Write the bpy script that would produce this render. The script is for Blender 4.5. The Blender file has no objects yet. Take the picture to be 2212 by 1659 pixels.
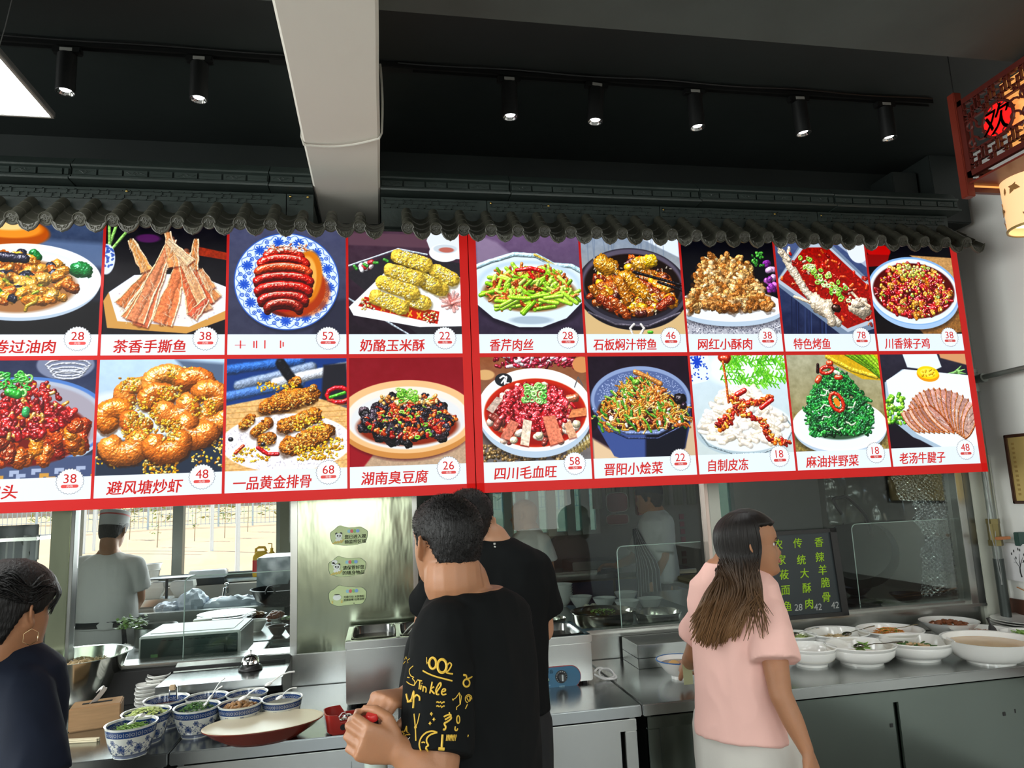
import bpy,bmesh,math,random
import numpy as np
from mathutils import Vector,Matrix,noise
from mathutils.bvhtree import BVHTree
S = bpy.context.scene
COL = S.collection
random.seed(7)
RNG = np.random.default_rng(7)
PI = math.pi
V = Vector
# ------------------------------------------------------------------ camera
FPX = 1522.3
YAW,PIT,ROL = 0.186333,0.153878,-0.042911
CAMH = 1.62
_F = V((math.sin(YAW)*math.cos(PIT),math.cos(YAW)*math.cos(PIT),math.sin(PIT)))
_R = V((math.cos(YAW),-math.sin(YAW),0))
_U = _R.cross(_F)
CR = _R*math.cos(ROL) + _U*math.sin(ROL)
CU = -_R*math.sin(ROL) + _U*math.cos(ROL)
CF = _F
cam_d = bpy.data.cameras.new('camera')
cam_d.sensor_width = 36.0
cam_d.lens = FPX*36.0/2212.0
cam_d.clip_start = 0.05;cam_d.clip_end = 300
cam = bpy.data.objects.new('camera',cam_d)
COL.objects.link(cam)
m = Matrix((CR,CU,-CF)).transposed().to_4x4()
m.translation = V((0,0,CAMH))
cam.matrix_world = m
S.camera = cam
S.view_settings.view_transform = 'Standard'
S.view_settings.look = 'None'
S.view_settings.exposure = 0.0
S.view_settings.gamma = 1.0
S.view_settings.use_curve_mapping = False
def ray(px,py):
 return CR*((px-1106)/FPX) + CU*((829.5-py)/FPX) + CF
def at_y(px,py,y):
 d = ray(px,py);return V((0,0,CAMH)) + d*(y/d.y)
def at_z(px,py,z):
 d = ray(px,py);return V((0,0,CAMH)) + d*((z-CAMH)/d.z)
def at_d(px,py,d): return V((0,0,CAMH))+ray(px,py)*d
def at_x(px,py,x):
 d = ray(px,py);return V((0,0,CAMH)) + d*(x/d.x)
# ------------------------------------------------------------------ world and sun
w = bpy.data.worlds.new('sky');S.world = w;w.use_nodes = True
nt = w.node_tree
bgn = nt.nodes['Background']
sky = nt.nodes.new('ShaderNodeTexSky');sky.sky_type = 'NISHITA'
sky.sun_disc = False;sky.sun_elevation = math.radians(50);sky.sun_rotation = math.radians(150)
nt.links.new(sky.outputs[0],bgn.inputs[0]);bgn.inputs[1].default_value = 0.28
def light(name,typ,loc,rot,energy,color=(1,1,1),**kw):
 d = bpy.data.lights.new(name,typ);d.energy = energy;d.color = color
 for k,v in kw.items(): setattr(d,k,v)
 o = bpy.data.objects.new(name,d);o.location = loc;o.rotation_euler = rot
 COL.objects.link(o);return o
light('sun','SUN',(0,20,12),(math.radians(48),0,math.radians(-125)),9.0,(1,.93,.82),angle=.01)
# lamps added as daylight at unseen hall windows; front ones placed for their reflections
for x_,w_ in ((-.5,1.9),(2.65,1.0)):
 light('daylight_lamp','AREA',(x_,-4.95,2.0),(math.radians(90),0,0),28*w_,(.95,1.0,.98),shape='RECTANGLE',size=w_,size_y=2.0)
light('daylight_lamp','AREA',(-5.85,0.0,1.9),(math.radians(90),0,math.radians(-90)),400,(.97,1.0,.97),shape='RECTANGLE',size=6,size_y=2.2)
# daylight through the kitchen's back window
light('daylight_lamp','AREA',(-1.3,6.25,1.75),(math.radians(-90),0,0),60,(.96,.98,1.0),shape='RECTANGLE',size=2.4,size_y=1.2)
# ------------------------------------------------------------------ materials
MATS = {}
def mat(name,col,rough=.5,metal=0.,spec=.5,noise_amt=0.,noise_scale=8.,bump=0.,bump_scale=60.,emit=None,estr=1.,alpha=1.,trans=0.,coat=0.,sheen=0.,stretch=None,subs=0.):
 if name in MATS: return MATS[name]
 mt = bpy.data.materials.new(name);mt.use_nodes = True
 n = mt.node_tree.nodes;l = mt.node_tree.links
 b = n['Principled BSDF']
 b.inputs['Base Color'].default_value = (*col,1)
 b.inputs['Roughness'].default_value = rough
 b.inputs['Metallic'].default_value = metal
 b.inputs['Specular IOR Level'].default_value = spec
 b.inputs['Coat Weight'].default_value = coat
 b.inputs['Coat Roughness'].default_value = .08
 b.inputs['Sheen Weight'].default_value = sheen
 b.inputs['Transmission Weight'].default_value = trans
 b.inputs['Alpha'].default_value = alpha
 if subs:
  b.inputs['Subsurface Weight'].default_value = subs
  b.inputs['Subsurface Radius'].default_value = (.012,.005,.003)
  b.inputs['Subsurface Scale'].default_value = .6
 if emit:
  b.inputs['Emission Color'].default_value = (*emit,1);b.inputs['Emission Strength'].default_value = estr
 tc = n.new('ShaderNodeTexCoord')
 src = tc.outputs['Object']
 if stretch:
  mp = n.new('ShaderNodeMapping');mp.inputs['Scale'].default_value = stretch
  l.new(src,mp.inputs[0]);src = mp.outputs[0]
 nz = n.new('ShaderNodeTexNoise');nz.inputs['Scale'].default_value = noise_scale;nz.inputs['Detail'].default_value = 5
 l.new(src,nz.inputs['Vector'])
 mx = n.new('ShaderNodeMix');mx.data_type = 'RGBA'
 a = max(noise_amt,.03)
 mx.inputs[6].default_value = (*[max(0,c*(1-a)) for c in col],1)
 mx.inputs[7].default_value = (*[min(1,c*(1+a)) for c in col],1)
 l.new(nz.outputs['Fac'],mx.inputs[0]);l.new(mx.outputs[2],b.inputs['Base Color'])
 if metal > .5:
  mr = n.new('ShaderNodeMapRange');mr.inputs['To Min'].default_value = max(.02,rough-.02);mr.inputs['To Max'].default_value = rough+.03
  l.new(nz.outputs['Fac'],mr.inputs[0]);l.new(mr.outputs[0],b.inputs['Roughness'])
 if bump:
  n2 = n.new('ShaderNodeTexNoise');n2.inputs['Scale'].default_value = bump_scale;n2.inputs['Detail'].default_value = 4
  l.new(src,n2.inputs['Vector'])
  bp = n.new('ShaderNodeBump');bp.inputs['Strength'].default_value = bump;bp.inputs['Distance'].default_value = .01
  l.new(n2.outputs['Fac'],bp.inputs['Height']);l.new(bp.outputs[0],b.inputs['Normal'])
 MATS[name] = mt
 return mt
M = dict(
 black=mat('black_ceiling_paint',(.016,.022,.021),.55,noise_amt=.25,noise_scale=3,bump=.15,bump_scale=9),
 beamblack=mat('dark_concrete_paint',(.055,.068,.062),.6,noise_amt=.35,noise_scale=4,bump=.4,bump_scale=7),
 track=mat('black_powder_coat',(.012,.013,.013),.4,noise_amt=.1),
 tile=mat('dark_grey_roof_tile',(.050,.050,.037),.42,noise_amt=.25,noise_scale=25,bump=.15,bump_scale=90),
 ridge=mat('dark_green_grey_moulding',(.028,.040,.036),.4,noise_amt=.25,noise_scale=12,bump=.1),
 cream=mat('cream_wall_paint',(.76,.735,.66),.6,noise_amt=.04,noise_scale=2,bump=.06,bump_scale=20),
 wall=mat('white_wall_paint',(.80,.80,.77),.6,noise_amt=.06,noise_scale=2,bump=.08,bump_scale=12),
 hallwall=mat('hall_wall_paint',(.36,.36,.33),.6,noise_amt=.04),
 floor=mat('dark_floor_tile',(.16,.16,.145),.3,noise_amt=.1,noise_scale=3),
 red=mat('backlit_red_film',(.22,.006,.006),.4,spec=.2,emit=(.50,.012,.010),estr=.85),
 steel=mat('brushed_steel',(.50,.51,.48),.25,1.,noise_amt=.06,noise_scale=3,bump=.05,bump_scale=4,stretch=(1,1,1)),
 steelp=mat('wavy_steel_sheet',(.33,.37,.27),.17,1.,noise_amt=.08,noise_scale=3,bump=.5,bump_scale=2.6,stretch=(1.9,1.9,.5)),
 steeltop=mat('worn_steel_worktop',(.42,.44,.43),.22,1.,noise_amt=.10,noise_scale=6,bump=.008,bump_scale=14),
 steeld=mat('dark_steel',(.26,.27,.26),.3,1.,noise_amt=.2,noise_scale=6),
 chrome=mat('polished_chrome',(.8,.8,.8),.06,1.),
 darkgap=mat('dark_void',(.01,.01,.01),.8),
 porc=mat('white_porcelain',(.86,.86,.82),.12,noise_amt=.02,coat=.5),
 white=mat('white_paint',(.8,.8,.78),.4),
 plasticblack=mat('black_plastic',(.015,.015,.015),.35,noise_amt=.1),
 iron=mat('cast_iron',(.02,.02,.022),.42,.3,noise_amt=.3,noise_scale=20,bump=.2),
 glassdark=mat('dark_glass_panel',(.012,.02,.02),.08,noise_amt=.3),
 woodred=mat('red_lacquered_wood',(.16,.022,.012),.35,noise_amt=.35,noise_scale=10,stretch=(1,1,.2)),
 wood=mat('light_wood',(.42,.25,.12),.5,noise_amt=.25,noise_scale=14,stretch=(1,1,9)),
 skin=mat('skin',(.40,.185,.092),.48,noise_amt=.10,noise_scale=18,bump=.06,bump_scale=220,subs=.15),
 skinl=mat('light_skin',(.50,.26,.15),.45,noise_amt=.08,noise_scale=18,bump=.04,bump_scale=220,subs=.15),
 hair=mat('black_hair',(.0045,.004,.004),.5,spec=.35,noise_amt=.4,noise_scale=60,bump=.5,bump_scale=160,stretch=(1,1,.25)),
 tee=mat('black_cotton',(.0065,.0075,.0078),.85,noise_amt=.2,noise_scale=30,bump=.5,bump_scale=7,stretch=(1,1,.4),spec=.12),
 navy=mat('navy_cotton',(.008,.012,.024),.75,noise_amt=.2,noise_scale=30,bump=.6,bump_scale=7,stretch=(1,1,.45),spec=.15),
 pink=mat('pink_cotton',(.90,.55,.48),.8,noise_amt=.04,noise_scale=6,bump=.9,bump_scale=6,stretch=(1,1,.35),spec=.2,sheen=.05),
 chefw=mat('white_uniform_cotton',(.62,.62,.60),.8,noise_amt=.06,noise_scale=8,bump=.9,bump_scale=8,stretch=(1,1,.5),spec=.2),
 trouser=mat('off_white_trousers',(.66,.64,.58),.8,noise_amt=.08,bump=.2,bump_scale=12),
 darktr=mat('dark_trousers',(.01,.011,.012),.85,noise_amt=.2,bump=.2,bump_scale=12),
 yellow=mat('yellow_print_ink',(.72,.46,.05),.6),
)
def glass_mat(name,tint=(.93,.97,.95),refl=1.0,rough=0.):
 mt = bpy.data.materials.new(name);mt.use_nodes = True
 n = mt.node_tree.nodes;l = mt.node_tree.links;n.clear()
 o = n.new('ShaderNodeOutputMaterial');mix = n.new('ShaderNodeMixShader')
 t = n.new('ShaderNodeBsdfTransparent');t.inputs[0].default_value = (*tint,1)
 g = n.new('ShaderNodeBsdfGlossy');g.inputs['Roughness'].default_value = rough
 f = n.new('ShaderNodeFresnel');f.inputs[0].default_value = 1.5
 mu = n.new('ShaderNodeMath');mu.operation = 'MULTIPLY';mu.inputs[1].default_value = refl
 l.new(f.outputs[0],mu.inputs[0]);l.new(mu.outputs[0],mix.inputs[0])
 l.new(t.outputs[0],mix.inputs[1]);l.new(g.outputs[0],mix.inputs[2]);l.new(mix.outputs[0],o.inputs[0])
 return mt
M['glass'] = glass_mat('clear_window_glass',(.90,.94,.92),.45)
M['teal'] = glass_mat('teal_tinted_glass',(.24,.36,.37),.6)
M['glass2'] = glass_mat('clear_sneeze_guard',(.95,.97,.96),.7)
# ------------------------------------------------------------------ mesh builder
class MB:
 def __init__(s): s.v = [];s.f = []
 def add(s,vs,fs,mx=None):
  b = len(s.v)
  s.v += [tuple(mx @ V(v)) if mx else tuple(v) for v in vs]
  s.f += [tuple(i+b for i in f) for f in fs]
  return s
 def box(s,a,b,mx=None):
  x0,y0,z0 = a;x1,y1,z1 = b
  return s.add([(x0,y0,z0),(x1,y0,z0),(x1,y1,z0),(x0,y1,z0),(x0,y0,z1),(x1,y0,z1),(x1,y1,z1),(x0,y1,z1)],
    [(3,2,1,0),(4,5,6,7),(0,1,5,4),(1,2,6,5),(2,3,7,6),(3,0,4,7)],mx)
 def bbox(s,a,b,c=.004,mx=None):     # box with chamfered edges
  x0,y0,z0 = a;x1,y1,z1 = b
  bm = bmesh.new();bmesh.ops.create_cube(bm,size=1)
  for v in bm.verts:
   v.co = V(((x0+x1)/2+v.co.x*(x1-x0),(y0+y1)/2+v.co.y*(y1-y0),(z0+z1)/2+v.co.z*(z1-z0)))
  bmesh.ops.bevel(bm,geom=bm.edges[:],offset=min(c,.45*min(abs(x1-x0),abs(y1-y0),abs(z1-z0))),segments=2,affect='EDGES')
  bm.verts.index_update()
  vs = [v.co.copy() for v in bm.verts];fs = [[v.index for v in f.verts] for f in bm.faces];bm.free()
  return s.add(vs,fs,mx)
 def tube(s,pts,r,n=10,cap=True,flat=1.,up=None):
  pts = [V(p) for p in pts];rs = r if isinstance(r,(list,tuple)) else [r]*len(pts)
  b = len(s.v);N = None
  for i,p in enumerate(pts):
   t = (pts[min(i+1,len(pts)-1)]-pts[max(i-1,0)])
   t = t.normalized() if t.length > 1e-9 else V((0,0,1))
   if N is None:
    a = V(up) if up else (V((0,0,1)) if abs(t.z) < .9 else V((1,0,0)))
    N = (a-t*a.dot(t)).normalized()
   else:
    N = (N-t*N.dot(t)).normalized()
   B = t.cross(N)
   for k in range(n):
    an = 2*PI*k/n
    s.v.append(tuple(p + B*(math.cos(an)*rs[i]) + N*(math.sin(an)*rs[i]*flat)))
  for i in range(len(pts)-1):
   for k in range(n):
    a0 = b+i*n+k;a1 = b+i*n+(k+1) % n
    s.f.append((a0,a1,a1+n,a0+n))
  if cap:
   s.f.append(tuple(b+k for k in range(n))[::-1]);e = b+(len(pts)-1)*n
   s.f.append(tuple(e+k for k in range(n)))
  return s
 def lathe(s,prof,c=(0,0,0),n=32,mx=None,sx=1.,sy=1.,a0=0.,a1=2*PI,cap=True):
  vs = [];fs = [];full = abs(a1-a0-2*PI) < 1e-6;m_ = n if full else n+1
  for (r,z) in prof:
   for k in range(m_):
    a = a0+(a1-a0)*k/n
    vs.append((c[0]+r*sx*math.cos(a),c[1]+r*sy*math.sin(a),c[2]+z))
  for i in range(len(prof)-1):
   for k in range(n):
    k2 = (k+1) % m_
    fs.append((i*m_+k,i*m_+k2,(i+1)*m_+k2,(i+1)*m_+k))
  if full and cap and prof[0][0] > 1e-6 and prof[-1][0] > 1e-6:
   if prof[0][0] > 1e-6: fs.append(tuple(range(n))[::-1])
   if prof[-1][0] > 1e-6: fs.append(tuple((len(prof)-1)*n+k for k in range(n)))
  return s.add(vs,fs,mx)
 def ell(s,c,r,mx=None,n=12,m_=8):
  r = (r,r,r) if not hasattr(r,'__len__') else r
  vs = [(c[0],c[1],c[2]-r[2])];fs = []
  for i in range(1,m_):
   a = -PI/2+PI*i/m_
   for k in range(n):
    t = 2*PI*k/n
    vs.append((c[0]+r[0]*math.cos(a)*math.cos(t),c[1]+r[1]*math.cos(a)*math.sin(t),c[2]+r[2]*math.sin(a)))
  vs.append((c[0],c[1],c[2]+r[2]));e = len(vs)-1
  for k in range(n):
   fs.append((0,1+(k+1) % n,1+k));fs.append((e,e-n+k,e-n+(k+1) % n))
  for i in range(m_-2):
   for k in range(n):
    a = 1+i*n+k;b = 1+i*n+(k+1) % n
    fs.append((a,b,b+n,a+n))
  return s.add(vs,fs,mx)
 def loft(s,secs,cap=True):     # list of rings (lists of points, same length)
  b = len(s.v);n = len(secs[0])
  for r in secs: s.v += [tuple(p) for p in r]
  for i in range(len(secs)-1):
   for k in range(n):
    a0 = b+i*n+k;a1 = b+i*n+(k+1) % n
    s.f.append((a0,a1,a1+n,a0+n))
  if cap:
   s.f.append(tuple(b+k for k in range(n))[::-1]);e = b+(len(secs)-1)*n
   s.f.append(tuple(e+k for k in range(n)))
  return s
 def prism(s,pts,d,mx=None):   # pts: 3D polygon, d: extrusion vector
  pts = [V(p) for p in pts];d = V(d);n = len(pts)
  vs = pts+[p+d for p in pts]
  fs = [tuple(range(n))[::-1],tuple(range(n,2*n))]+[(i,(i+1) % n,(i+1) % n+n,i+n) for i in range(n)]
  return s.add(vs,fs,mx)
 def mesh(s,name):
  me = bpy.data.meshes.new(name);me.from_pydata(s.v,[],s.f);me.update()
  bm = bmesh.new();bm.from_mesh(me);bmesh.ops.recalc_face_normals(bm,faces=bm.faces);bm.to_mesh(me);bm.free()
  return me
 def build(s,name,mt,parent=None,smooth=None,angle=40):
  return link(s.mesh(name),name,mt,parent,angle if smooth is None else (180 if smooth else 0))
def link(me,name,mt,parent=None,angle=40):
 if mt and not me.materials: me.materials.append(mt)
 if angle:
  me.polygons.foreach_set('use_smooth',[True]*len(me.polygons))
  if angle < 180: me.set_sharp_from_angle(angle=math.radians(angle))
 o = bpy.data.objects.new(name,me);COL.objects.link(o)
 if parent:
  o.parent = parent
  o.matrix_parent_inverse = Matrix.Translation(-V(parent.location)) if parent.get('_off') else Matrix()
 return o
def thing(name,label,cat,loc=(0,0,0),group=None,kind=None):
 """Empty at the base of a thing; its parts are modelled in world space and keep their place."""
 o = bpy.data.objects.new(name,None);COL.objects.link(o)
 o.location = loc;o.empty_display_size = .05;o['_off'] = 1
 tag(o,label,cat,group,kind);return o
def local(name,label,cat,loc=(0,0,0),rz=0.,group=None):
 """Empty whose parts are modelled in its own space (for things that are copied)."""
 o = bpy.data.objects.new(name,None);COL.objects.link(o)
 o.location = loc;o.rotation_euler = (0,0,rz);o.empty_display_size = .05
 tag(o,label,cat,group);return o
def tag(o,label=None,cat=None,group=None,kind=None):
 if label: o['label'] = label
 if cat: o['category'] = cat
 if group: o['group'] = group
 if kind: o['kind'] = kind
 return o
def struct(o): o['kind'] = 'structure';return o
def kids(o): return list(o.children)
def dup(o,parent=None):
 c = o.copy();COL.objects.link(c);pi = o.matrix_parent_inverse.copy();c.parent = parent;c.matrix_parent_inverse = pi
 for ch in kids(o): dup(ch,c)
 return c
def inst(o,name,parent,loc,rot=(0,0,0),scale=(1,1,1)):   # a further piece sharing mesh data
 c = bpy.data.objects.new(name,o.data);COL.objects.link(c)
 c.parent = parent
 mx = Matrix.LocRotScale(V(loc),__import__('mathutils').Euler(rot),V(scale))
 if parent and parent.get('_off'): c.matrix_parent_inverse = Matrix.Translation(-V(parent.location))
 c.matrix_basis = mx
 return c
def displace(me,fn):
 n = len(me.vertices);co = np.empty(n*3);me.vertices.foreach_get('co',co);no = np.empty(n*3);me.vertices.foreach_get('normal',no)
 co = co.reshape(-1,3);no = no.reshape(-1,3)
 d = np.array([fn(c) for c in co]);co += no*d[:,None];me.vertices.foreach_set('co',co.ravel());me.update()
# ------------------------------------------------------------------ lettering
_TC = {}
def text_mesh(s,weight=0.,res=3):
 k = (s,weight,res)
 if k in _TC: return _TC[k]
 c = bpy.data.curves.new('lettering','FONT');c.body = s;c.size = 1;c.resolution_u = res
 c.offset = weight;c.align_x = 'CENTER';c.align_y = 'CENTER'
 o = bpy.data.objects.new('tmp',c);COL.objects.link(o)
 dg = bpy.context.evaluated_depsgraph_get();dg.update()
 me = bpy.data.meshes.new_from_object(o.evaluated_get(dg))
 bpy.data.objects.remove(o);bpy.data.curves.remove(c)
 n = len(me.vertices);co = np.empty(n*3);me.vertices.foreach_get('co',co);co = co.reshape(-1,3)
 fs = [tuple(p.vertices) for p in me.polygons]
 _TC[k] = (co,fs);return _TC[k]
def text_pts(s,center,ux,uy,size,weight=0.,off=(0,0,0),fit=None,shear=0.):
 """points and faces of lettering laid on the plane spanned by ux (right) and uy (up)"""
 co,fs = text_mesh(s,0.)
 if not len(co): return [],[]
 if weight:
  n0 = len(co);L = [(-1,-.6),(1,-.6),(-1,.6),(1,.6)]
  co = np.concatenate([co+np.array([a*weight,b*weight,i*1e-3]) for i,(a,b) in enumerate(L)]);fs = [tuple(v+n0*i for v in f) for i in range(len(L)) for f in fs]
 ux = V(ux);uy = V(uy);c = V(center)+V(off)
 mn = co.min(0);mx = co.max(0)
 k = size if fit is None else fit/(mx[0]-mn[0])
 mid = (mn+mx)/2
 return [tuple(c+ux*((p[0]-mid[0]+shear*(p[1]-mid[1]))*k)+uy*((p[1]-mid[1])*(size if fit is None else size))) for p in co],fs
# ================================================================== the setting
XR = 3.3            # right side wall
YW = 3.48           # upper back wall face
ZC = 3.4            # ceiling
YP = 3.40           # partition plane between dining hall and kitchen
YB = 3.12           # face of the menu light boxes
def sbox(name,a,b,m_,bev=0):
 mb = MB();(mb.bbox(a,b,bev) if bev else mb.box(a,b))
 return struct(mb.build(name,m_,angle=30 if bev else 0))
sbox('floor',(-6,-5.2,-.1),(4.2,9.2,0),M['floor'])
sbox('ceiling',(-6.1,-5.2,ZC),(XR+.12,YW+.12,ZC+.12),M['black'])
sbox('wall_back',(-6,YW,1.72),(XR,YW+.10,ZC),M['black'])
sbox('wall_right',(XR,-5.2,0),(XR+.12,YW+.1,ZC),M['wall'])
# left wall of the hall with its window openings
for i,(a,b) in enumerate(((-5.2,-3.2),(3.1,YW))): sbox('wall_left',(-6.1,a,0),(-6,b,ZC),M['hallwall'])
sbox('wall_left',(-6.1,-3.2,0),(-6,3.1,.8),M['hallwall'])
sbox('wall_left',(-6.1,-3.2,3.0),(-6,3.1,ZC),M['hallwall'])
# front of the hall (behind the camera): low wall, head and columns around the openings of the daylight lamps
sbox('wall_front',(-6,-5.2,0),(XR,-5.1,.6),M['hallwall'])
sbox('wall_front',(-6,-5.2,3.1),(XR,-5.1,ZC),M['hallwall'])
for a_,b_ in ((-6,-1.45),(.45,2.15),(3.15,XR)): sbox('wall_front',(a_,-5.2,.6),(b_,-5.1,3.1),M['hallwall'])
# dark concrete cross beam overhead and black boxing in the corner
bm_ = MB();bm_.bbox((-6,1.15,3.1),(XR,2.0,ZC+.01),.012);struct(bm_.build('trim_1',M['beamblack'],angle=30))
# brow of the back wall: shallow boxed band under the ceiling
bm_ = MB();bm_.bbox((2.86,3.30,3.0),(3.02,YW+.01,3.33),.006);bm_.bbox((3.04,3.22,3.0),(3.26,YW+.01,ZC),.006)
struct(bm_.build('trim_2',M['black'],angle=30))
# cream beam running out from the back wall, slightly rough edges
bb = MB()
x0,x1,zb = -.283,.009,3.0
N_ = 40;secs = []
for i in range(N_+1):
 y = 3.475-(3.475+1.5)*i/N_
 j = lambda a,s_: .0035*noise.noise(V((y*2.1+a,s_,0)))
 secs.append([(x0+j(0,1),y,ZC+.02),(x0+j(3,2),y,zb+.006+j(1,1)),(x0+.008+j(3,2),y,zb+j(1,1)),(x1-.010+j(7,3),y,zb+j(5,1)),(x1+j(7,3),y,zb+.010+j(5,1)),(x1+j(9,4),y,ZC+.02)])
bb.loft(secs)
beam = struct(bb.build('trim_3',M['cream'],angle=35))
# rope looped round the beam
rp = []
for i in range(60):
 t = i/59
 if t < .25: rp.append((x0-.006,2.63+.05*math.sin(t*12),ZC-.03-(ZC-.03-zb)*t/.25))
 elif t < .75: u = (t-.25)/.5;rp.append((x0+(x1-x0)*u,2.66+.03*math.sin(PI*u)-.08*u,zb-.007-.002*math.sin(PI*u)))
 else: u = (t-.75)/.25;rp.append((x1+.007+.006*math.sin(u*PI),2.58+.10*u,zb+(ZC-.03-zb)*u))
c_ = MB().tube(rp,.0045,6)
tag(c_.build('cord',mat('off_white_cord',(.55,.53,.47),.6)),'thin off-white cord looped around the cream ceiling beam','cord')
# ------------------------------------------------------------------ track and spotlights
def spot_proto():
 o = local('spotlight','x','spotlight',(0,0,0),group='spotlights on the ceiling track')
 b_ = MB();b_.bbox((-.05,-.016,-.024),(.05,.016,0),.003);b_.build('track_adapter',M['track'],o)
 b_ = MB();b_.bbox((-.022,-.0175,-.020),(.022,-.0155,-.006),.0008);b_.build('adapter_label',mat('grey_label',(.45,.45,.42),.5),o)
 b_ = MB();r = .0335
 b_.lathe([(.004,-.028),(r-.003,-.028),(r,-.031),(r,-.180),(r-.002,-.182),(r-.004,-.180),(r-.007,-.168),(0,-.168)],n=28)
 b_.tube([(0,0,-.02),(0,0,-.03)],.012,10)
 h = b_.build('lamp_barrel',M['track'],o)
 b_ = MB();b_.lathe([(r-.0045,-.1805),(r-.009,-.174),(r-.014,-.170)],n=24,cap=False);b_.build('reflector',M['chrome'],h,angle=60)
 b_ = MB();b_.lathe([(0,-.1705),(r-.012,-.1705)],n=16)
 b_.build('lamp_lens',mat('lit_lamp_lens',(1,1,1),.5,emit=(.95,.98,1),estr=7),h)
 return o
sp = spot_proto();sx = [-1.16,-.685,.555,.945,1.40,1.915,2.365]
names = ['leftmost spotlight on the track, beside the hanging panel light','second spotlight from the left, between panel light and cream beam',
 'first black track spotlight to the right of the cream beam','second black track spotlight to the right of the cream beam, slightly tilted',
 'third black track spotlight right of the cream beam','fourth black track spotlight right of the cream beam','last spotlight on the track, nearest the red fretwork lantern']
tilt = [.0,.0,0,-.09,.02,.05,.02]
for i,x in enumerate(sx):
 o = sp if i == 0 else dup(sp)
 o.location = (x,2.72,3.374);o['label'] = names[i];o.rotation_euler = (0,tilt[i]*-1,0)
 light('spot_beam','SPOT',(x,2.72,3.19),(0,0,0),14,(.95,.98,1),spot_size=1.1,spot_blend=.6,shadow_soft_size=.02)
for a,b,lb in ((-2.6,x0,'black light track on the ceiling left of the cream beam'),(x1,2.62,'black light track on the ceiling right of the cream beam')):
 t = thing('light_track',lb,'track',(a,2.72,ZC))
 mb = MB()
 mb.box((a,2.703,ZC-.022),(b,2.708,ZC));mb.box((a,2.732,ZC-.022),(b,2.737,ZC));mb.box((a,2.703,ZC-.006),(b,2.737,ZC));mb.box((a,2.717,ZC-.016),(b,2.723,ZC))
 mb.build('rail',M['track'],t)
 mb = MB();mb.bbox((b-.14 if b < 1 else a,2.699,ZC-.026),(b-.002 if b < 1 else a+.14,2.741,ZC-.001),.003);mb.build('end_feed',M['track'],t)
# loose cable lying along the track
cb = []
for i in range(70):
 x = -2.5+5.1*i/69
 if x0-.02 < x < x1+.02: continue
 cb.append((x,2.69+.004*math.sin(x*9),ZC-.008-.003*abs(math.sin(x*5))))
left = [p for p in cb if p[0] < 0];right = [p for p in cb if p[0] > 0]
for L,lb in ((left,'thin black cable beside the track left of the beam'),(right,'thin black cable beside the track right of the beam')):
 tag(MB().tube(L,.004,6).build('cable',M['track']),lb,'cable')
# ------------------------------------------------------------------ hanging LED panel, top left
c1 = at_z(120,255,3.0)
px1,py1 = c1.x,c1.y
pn = thing('panel_light','bright white hanging LED panel at top left','panel light',(px1-.6,py1-.15,3.0))
MB().box((px1-1.19,py1-.59,2.9985),(px1-.012,py1-.012,3.0)).build('diffuser',mat('lit_led_diffuser',(1,1,1),.5,emit=(1,1,.97),estr=11.0),pn)
fr = MB()
for a,b in (((px1-1.2,py1-.6,2.996),(px1-1.188,py1,3.02)),((px1-.012,py1-.6,2.996),(px1,py1,3.02)),((px1-1.2,py1-.012,2.996),(px1,py1,3.02)),((px1-1.2,py1-.6,2.996),(px1,py1-.588,3.02)),((px1-1.2,py1-.6,3.0),(px1,py1,3.02))):
 fr.bbox(a,b,.002)
fr.build('frame',mat('grey_alu_frame',(.30,.31,.30),.4,.6),pn)
top = V((px1-.17,py1-.16,3.30));hk = V((px1-.17,py1-.16,3.16))
for q in ((px1-.02,py1-.03,3.02),(px1-.3,py1-.3,3.02)):
 MB().tube([hk,q],.0012,5).build('suspension_wire',M['steel'],pn)
MB().tube([(hk.x,hk.y,ZC),top,hk],.0016,5).build('suspension_wire',M['steel'],pn)
MB().tube([(px1-.10,py1-.12,ZC),(px1-.115,py1-.13,3.25),(px1-.13,py1-.15,3.10),(px1-.20,py1-.2,3.02)],.0016,5).build('power_cable',mat('grey_cable',(.25,.26,.25),.5),pn)
# more panels of the same kind over the dining hall (behind the camera); they light the room
for (x,y,w_) in ((-2.6,-.4,'left, nearest row'),(-.2,-1.0,'middle, nearest row'),(2.0,-.6,'right, nearest row'),(-2.6,-3.2,'left, far row'),(.2,-3.2,'middle, far row'),(2.4,-3.0,'right, far row')):
 o = dup(pn);o.location = (x,y,3.0);o['label'] = 'hanging LED panel over the dining hall behind the viewer, '+w_;o['group'] = 'panel lights over the dining hall'
pn['group'] = 'panel lights over the dining hall'
# ------------------------------------------------------------------ tiled eave
roof = thing('tiled_eave','dark grey ornamental tiled eave above the menu light boxes','eave',(.8,3.2,2.9))
mb = MB();mb.box((-2.7,3.14,2.835),(x0-.006,YW-.002,2.96));mb.box((x1+.006,3.14,2.835),(2.99,YW-.002,2.96));mb.build('backing_board',M['ridge'],roof)
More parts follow.
